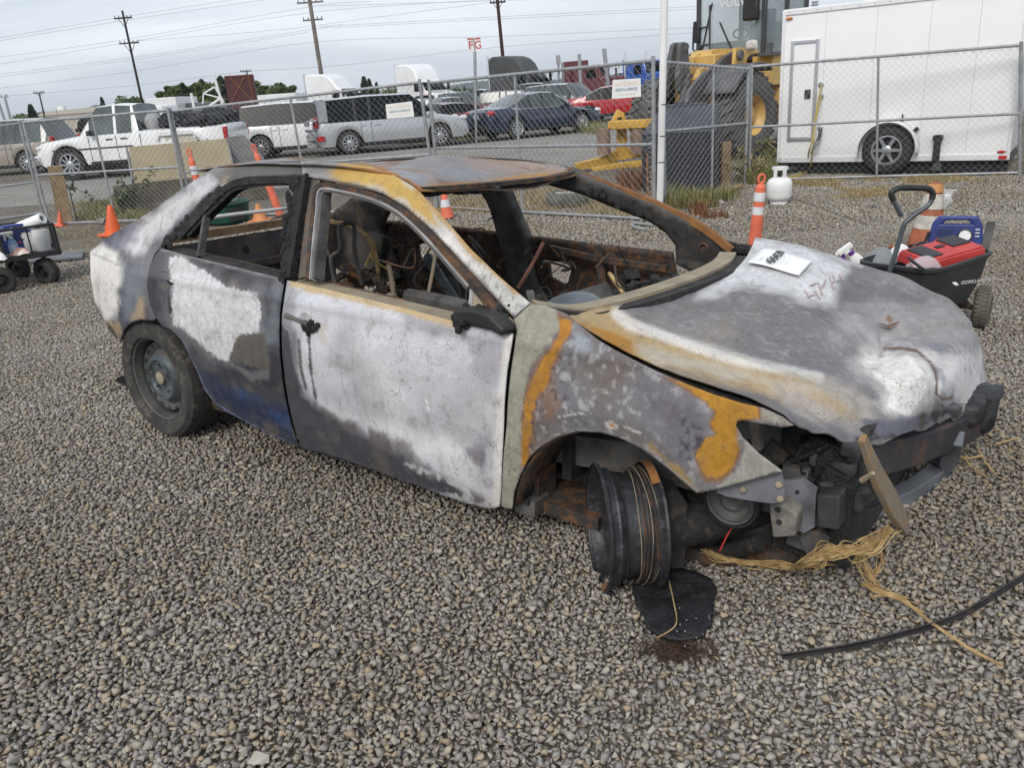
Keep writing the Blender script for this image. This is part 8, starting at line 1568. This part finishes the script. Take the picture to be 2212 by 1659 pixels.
wl = [([(-60, 91), (263, 36), (520, -4)], 95, 'upper of two power lines meeting the top crossarm of the leaning pole'), ([(-60, 97), (263, 44), (575, -2)], 95, 'lower of two power lines meeting the top crossarm of the leaning pole'),
 ([(-60, 130), (260, 86), (668, 14), (800, 2)], 94, 'power line from the left edge over the lower crossarm of the leaning pole'), ([(-60, 148), (262, 93), (672, 26), (1060, -2)], 93, 'power line just below the lower crossarm of the leaning pole'),
 ([(289, 88), (480, 74), (654, 58), (740, 46), (1060, 4)], 90, 'power line from the leaning pole to the tall pale pole'), ([(-60, 166), (287, 123), (668, 63), (740, 52)], 92, 'power line passing below the crossarms of the leaning pole'), ([(-60, 172), (287, 128), (668, 68)], 92, 'second power line just below the passing line'),
 ([(-60, 197), (290, 153), (678, 90), (1072, 78), (1500, 58)], 88, 'long power line crossing from the left edge to the loader'), ([(20, 206), (307, 182), (520, 155), (738, 140), (1086, 100), (1500, 70)], 86, 'lowest power line crossing above the tree row'),
 ([(690, 56), (1100, 34), (1600, 8)], 86, 'upper of the paired power lines right of the pale pole'), ([(690, 60), (1100, 39), (1600, 14)], 86, 'lower of the paired power lines right of the pale pole'), ([(690, 12), (1060, 1), (1300, -8)], 86, 'topmost power line right of the pale pole')]
for pts, d_, lb in wl: tag(wire(pts, d_), lb, 'power line', 'power lines crossing the sky')
# ================================================================== trees, hills
leafm = {}
def tree_mesh(name, kind, seed, n):
    rng = np.random.default_rng(seed); V, F, C = [], [], []
    base = {'fir': (.065, .085, .055), 'poplar': (.14, .17, .07), 'round': (.11, .145, .065), 'bush': (.13, .17, .055)}[kind]
    for i in range(n):
        t = rng.random()
        if kind == 'fir': z = .12+.88*t**.9; rad = .20*(1-t)**.8*(.55+.45*abs(math.sin(z*26)))+.012; ang = rng.uniform(0, 6.283); rr_ = rad*math.sqrt(rng.uniform(.25, 1)); p = np.array((rr_*math.cos(ang), rr_*math.sin(ang), z-.10*rr_)); s = .028
        elif kind == 'poplar': z = .10+.9*t; rad = .19*math.sin(math.pi*min(1, (z*.95)**.75))**.7*(.7+.45*math.sin(z*17+seed)*math.cos(3*seed)); ang = rng.uniform(0, 6.283); rr_ = abs(rad)*math.sqrt(rng.uniform(.2, 1)); p = np.array((rr_*math.cos(ang), rr_*math.sin(ang), z)); s = .030
        else:
            c = [(0, 0, .62), (.2, .05, .5), (-.22, -.03, .48), (.07, -.18, .70), (-.1, .15, .74), (.25, -.1, .66), (-.26, .1, .62)][rng.integers(7)]; d = rng.normal(size=3); d /= np.linalg.norm(d); p = np.array(c)+d*.21*rng.uniform(.6, 1.05); s = .034
        a = rng.normal(size=3); a /= np.linalg.norm(a); b = np.cross(a, rng.normal(size=3)); b /= np.linalg.norm(b); k = len(V); s *= rng.uniform(.8, 1.6)
        V += [p-a*s, p+b*s*.7, p+a*s, p-b*s*.7]; F.append((k, k+1, k+2, k+3)); col = np.array(base)*rng.uniform(.55, 1.55); C += [(*col, 1)]*4
    me = bpy.data.meshes.new(name); me.from_pydata([tuple(v) for v in V], [], F); at = me.color_attributes.new('tint', 'FLOAT_COLOR', 'POINT'); at.data.foreach_set('color', np.array(C, np.float32).ravel()); me.materials.append(MT['leaf']); return me
MT['leaf'] = tint_mat('foliage', .8, 0.0, 40); bark = mat('bark', (.09, .065, .045), .9, var=.2)
protos = {}
for kind, n in (('fir', 1500), ('poplar', 1700), ('round', 1300), ('bush', 900)):
    protos[kind] = [tree_mesh('crown', kind, s, n) for s in (1, 2, 3)]
tm = M(); tm.tube([(0, 0, 0), (.004, 0, .5), (0, 0, .92)], [.022, .014, .004], 7); tm.tube([(0, 0, .3), (.1, .03, .45)], [.008, .003], 5); tm.tube([(0, 0, .4), (-.1, -.03, .56)], [.008, .003], 5); trunk_me = tm.mesh('trunk', bark)
def tree(u, vtop, dist, kind, label, group=None, wide=1.0):
    q = AT(u, vtop, dist); h_ = q.z*1.1; r = empty('tree', label, 'tree', loc=(q.x, q.y, 0), rz=random.random()*6, group=group); r.scale = (h_*wide, h_*wide, h_)
    link(bpy.data.objects.new('trunk', trunk_me), r); link(bpy.data.objects.new('crown', random.choice(protos[kind])), r); return r
gname = 'far row of tall trees'
us = np.linspace(345, 632, 36); 
for i, u in enumerate(us):
    vt = np.interp(u, [345, 360, 400, 440, 480, 500, 530, 560, 600, 632], [205, 196, 186, 184, 178, 170, 178, 182, 190, 192])+random.uniform(-6, 9)
    kd = ['poplar', 'fir', 'round'][int(random.random()*2.6) % 3] if u > 390 else 'poplar'
    tree(u, vt, 175+random.uniform(-12, 18), kd, {'poplar': 'leafy light green tree in the far tree row', 'fir': 'dark evergreen in the far tree row', 'round': 'broad leafy tree in the far tree row'}[kd], gname, 1.7 if kd != 'round' else 1.1)
for u, vt, d_, kd, lb, wd in ((66, 231, 150, 'fir', 'dark conifer below the hill at the far left', 1.5), (220, 216, 160, 'fir', 'narrow conifer right of the blue hill', 1.0), (274, 208, 160, 'round', 'round leafy tree left of the leaning pole', 1.0), (296, 213, 165, 'round', 'small round tree at the foot of the leaning pole', .8), (786, 172, 120, 'fir', 'tall dark pine between the two white truck cabs', 1.3), (797, 176, 124, 'fir', 'second tall pine beside the first between the white truck cabs', 1.2), (813, 182, 150, 'fir', 'slim pine right of the tall pines', 1.0), (855, 186, 110, 'bush', 'bright green bushy tree left of the second white truck cab', 1.1), (835, 192, 130, 'bush', 'small bushy tree right of the slim pine', 1.0), (42, 246, 170, 'round', 'small dark tree at the far left below the steel poles', 1.2)):
    tree(u, vt, d_, kd, lb, None, wd)
for i, (u, vt) in enumerate(((20, 262), (650, 206), (665, 205), (680, 203), (960, 190), (985, 188), (1003, 186), (1015, 190), (1040, 196), (1085, 186), (1150, 190), (1180, 182), (1215, 176), (1235, 172), (1325, 164), (1340, 160), (1362, 160), (1385, 158), (330, 232), (250, 238))):
    tree(u, vt, 260+random.uniform(-30, 40), 'round' if i % 3 else 'fir', 'small dark tree on the far skyline', 'trees on the far skyline', 1.3)
def ridge(dist, pts, m, seed):
    P = catmull([tuple(AT(u, v, dist)) for u, v in pts], 14); o = M(); top = []; 
    for i, p in enumerate(P): top.append((p[0], p[1], max(2, p[2]*(1+.03*math.sin(i*1.7+seed)+.02*math.sin(i*4.1)))))
    rows_ = [[(x*.93, y*.93, -2) for x, y, z in top], [(x*.965, y*.965, z*.55) for x, y, z in top], top, [(x*1.1, y*1.1, -2) for x, y, z in top]]
    o.grid(rows_); h = o.build('hills', m, smooth=1.5); return tag(h, kind='structure')
hillm = mat('forested_hill', (.030, .048, .034), .95, var=.2, scale=.02, col2=(.05, .07, .045))
ridge(2600, [(-200, 292), (-60, 278), (30, 266), (70, 248), (90, 240), (125, 243), (160, 240), (185, 234), (207, 226), (235, 231), (265, 236), (330, 240), (420, 242), (600, 225), (640, 224)], hillm, 1)
ridge(2900, [(600, 226), (700, 214), (800, 203), (900, 194), (960, 186), (1010, 178), (1050, 174), (1090, 178), (1160, 176), (1240, 166), (1300, 164), (1345, 156), (1390, 150), (1440, 150), (1600, 140), (2000, 115), (2600, 70)], hillm, 2)
# ================================================================== weeds
def grass_patch(name, label_kind, polys, n, hmin, hmax, pal, lean=.35, wid=.004, seed=1):
    rng = np.random.default_rng(seed); V, F, C = [], [], []
    for poly, frac, hm in polys:
        A = np.array([G(u, v)[:2] for u, v in poly]); lo, hi = A.min(0), A.max(0); k = 0; want = int(n*frac)
        while k < want:
            c = rng.uniform(lo, hi, (400, 2)); sd_ = sdpoly(c, A); dn = vnoise(np.c_[c*1.3, c[:, :1]*0])*.6+vnoise(np.c_[c*4, c[:, :1]*0+9])*.5; c = c[(sd_ > -.1) & (dn > .42+.26*np.exp(-(sd_+.1)/.3)+rng.normal(0, .05, 400))]
            if not len(c): k += 40; continue
            for x, y in c:
                h_ = rng.uniform(hmin, hmax)*hm; a = rng.uniform(0, 6.283); l_ = rng.normal(0, lean)*h_; dx, dy = math.cos(a), math.sin(a); px_, py_2 = -dy*wid*rng.uniform(.6, 1.5), dx*wid*rng.uniform(.6, 1.5); b = len(V)
                V += [(x-px_, y-py_2, -.01), (x+px_, y+py_2, -.01), (x+dx*l_*.4-px_*.7, y+dy*l_*.4-py_2*.7, h_*.6), (x+dx*l_*.4+px_*.7, y+dy*l_*.4+py_2*.7, h_*.6), (x+dx*l_, y+dy*l_, h_)]
                F += [(b, b+1, b+3, b+2), (b+2, b+3, b+4)]; col = np.array(pal[rng.integers(len(pal))])*rng.uniform(.7, 1.3); C += [(*col, 1)]*5
            k += len(c)
    me = bpy.data.meshes.new(name); me.from_pydata(V, [], F); at = me.color_attributes.new('tint', 'FLOAT_COLOR', 'POINT'); at.data.foreach_set('color', np.array(C, np.float32).ravel()); me.materials.append(MT['leaf']); o = bpy.data.objects.new(name, me); link(o); return tag(o, kind='stuff')
dry = [(.42, .33, .17), (.36, .28, .14), (.48, .39, .22), (.28, .21, .11), (.22, .17, .10)]; grn_ = [(.14, .17, .06), (.20, .21, .085), (.27, .25, .11), (.11, .14, .05), (.34, .28, .14), (.30, .25, .12)]; redb = [(.20, .08, .045), (.15, .07, .04), (.25, .13, .06)]
grass_patch('dry_grass', '', [([(1730, 395), (2010, 388), (1990, 412), (1930, 428), (1800, 430), (1740, 415)], .26, .6), ([(940, 445), (1440, 440), (1420, 478), (1100, 462), (960, 462)], .30, .7), ([(960, 420), (1420, 400), (1440, 440), (940, 445)], .24, 1.0), ([(1640, 395), (2200, 380), (2210, 392), (1680, 405)], .12, .6), ([(100, 440), (420, 430), (420, 470), (110, 480)], .08, .8)], 26000, .04, .12, dry, .6, .003, 3)
grass_patch('green_weeds', '', [([(1425, 420), (1560, 425), (1600, 410), (1620, 420), (1540, 450), (1440, 470)], .30, 1.3), ([(170, 440), (310, 425), (310, 475), (180, 478)], .30, .9), ([(1600, 385), (1690, 370), (1700, 385), (1620, 400)], .22, 1.6), ([(960, 300), (1020, 298), (1030, 308), (970, 310)], .06, 2.5), ([(1255, 283), (1300, 280), (1300, 288), (1260, 290)], .04, 2.5), ([(1440, 440), (1530, 430), (1560, 460), (1460, 490)], .08, 1.0)], 8000, .05, .20, grn_, .6, .004, 5)
grass_patch('reddish_weeds', '', [([(1345, 395), (1400, 390), (1405, 425), (1350, 428)], .4, 1.3), ([(1480, 450), (1560, 455), (1550, 475), (1490, 480)], .6, .5)], 1500, .08, .32, redb, .5, .005, 8)
grass_patch('straw_litter', '', [([(120, 490), (430, 486), (420, 540), (130, 560)], .4, .25), ([(1640, 440), (2210, 400), (2210, 470), (1700, 500)], .3, .25), ([(900, 470), (1400, 485), (1400, 510), (950, 500)], .3, .25)], 5000, .04, .12, dry, 1.4, .0025, 9)
def leafy(name, label, cat, base, h_, n, pal, spread, seed, wid=.02):
    b = G(*base); rng = np.random.default_rng(seed); r = empty(name, label, cat, loc=b); st_ = M(); V, F, C = [], [], []
    for s in range(7):
        d = np.array((rng.normal(0, spread), rng.normal(0, spread*.5), h_*rng.uniform(.5, 1))); pts = [np.zeros(3), d*.5+np.array((0, 0, h_*.12)), d]; st_.tube(catmull(pts, 3), .005, 4)
        for k in range(n//7):
            t = rng.uniform(.25, 1); p = d*t+np.array((0, 0, h_*.24*t*(1-t)))+rng.normal(0, .03, 3); a = rng.normal(size=3); a /= np.linalg.norm(a); c = np.cross(a, rng.normal(size=3)); c /= np.linalg.norm(c); b_ = len(V); w_ = wid*rng.uniform(.6, 1.4)
            V += [tuple(p-a*w_), tuple(p+c*w_*.5), tuple(p+a*w_), tuple(p-c*w_*.5)]; F.append((b_, b_+1, b_+2, b_+3)); col = np.array(pal[rng.integers(len(pal))])*rng.uniform(.7, 1.3); C += [(*col, 1)]*4
    st_.build('stem', bark, r); me = bpy.data.meshes.new('leaves'); me.from_pydata(V, [], F); at = me.color_attributes.new('tint', 'FLOAT_COLOR', 'POINT'); at.data.foreach_set('color', np.array(C, np.float32).ravel()); me.materials.append(MT['leaf']); o = bpy.data.objects.new('leaves', me); link(o, r); o['kind'] = 'stuff'
leafy('bramble', 'low green bramble with arching stems behind the fence at the tan bucket', 'bramble', (262, 465), .75, 220, [(.07, .10, .04), (.10, .14, .06), (.16, .17, .09)], .42, 1, .045)
leafy('weed_bush', 'green leafy weeds below the loader between fence and trailer', 'weeds', (1655, 372), .55, 420, grn_, .28, 2, .035)
leafy('dark_shrub', 'dark brittle shrub standing before the trailer door', 'shrub', (1742, 362), .55, 300, [(.055, .055, .06), (.08, .08, .085), (.10, .11, .09)], .2, 3, .02)
leafy('weed_bush', 'pale dry weeds at the foot of the fence corner beside the gas cylinder', 'weeds', (1625, 395), .5, 260, [(.30, .25, .13), (.22, .20, .10), (.38, .32, .19)], .3, 4, .03)
# odds and ends on the yard
bl = M(); bl.tube([G(1561, 416, .04), G(1580, 408, .05), G(1602, 401, .05)], [.035, .04, .03], 8); tag(bl.build('branch', MT['wood']), 'grey fallen branch at the fence foot near the timber stub', 'branch')
bl = M(); bl.tube(catmull([tuple(G(u, v, .03)) for u, v in ((1395, 496), (1376, 492), (1366, 487), (1372, 482), (1410, 486))], 5), .018, 8); tag(bl.build('bent_pipe', MT['galv']), 'bent grey pipe lying on the gravel beyond the far windscreen pillar', 'pipe')
for k, (u, v, s_, lb) in enumerate(((1057, 470, .10, 'rounded grey rock lying in the dry grass beyond the windscreen'), (225, 478, .14, 'pale angular rock at the fence foot beside the plain orange cone'), (1560, 436, .07, 'white crumpled litter at the weedy fence corner'), (1890, 447, .06, 'dark flat stone on the gravel between gas cylinder and cart'))):
    hv_, hf_ = HULLS[k+6]; o = M(); o.add([tuple(p*s_) for p in hv_], [tuple(f) for f in hf_]); ob = o.build('rock', mat('rock_'+'abcd'[k], [(.26, .25, .23), (.34, .33, .31), (.6, .6, .58), (.12, .115, .11)][k], .9, var=.15, scale=20)); ob.location = G(u, v, s_*.25); tag(ob, lb, 'rock' if k != 2 else 'litter')
lit = M()
for k in range(70):
    u, v = random.uniform(1380, 2210), random.uniform(400, 640); p = G(u, v, .02); lit.box(p, (random.uniform(.01, .03), random.uniform(.01, .03), .008), Matrix.Rotation(random.random()*3, 4, 'Z'))
for k in range(25):
    u, v = random.uniform(60, 480), random.uniform(460, 640); p = G(u, v, .02); lit.box(p, (random.uniform(.01, .03), random.uniform(.01, .03), .008), Matrix.Rotation(random.random()*3, 4, 'Z'))
tag(lit.build('white_litter', MT['dullwhite'], smooth=None), kind='stuff')
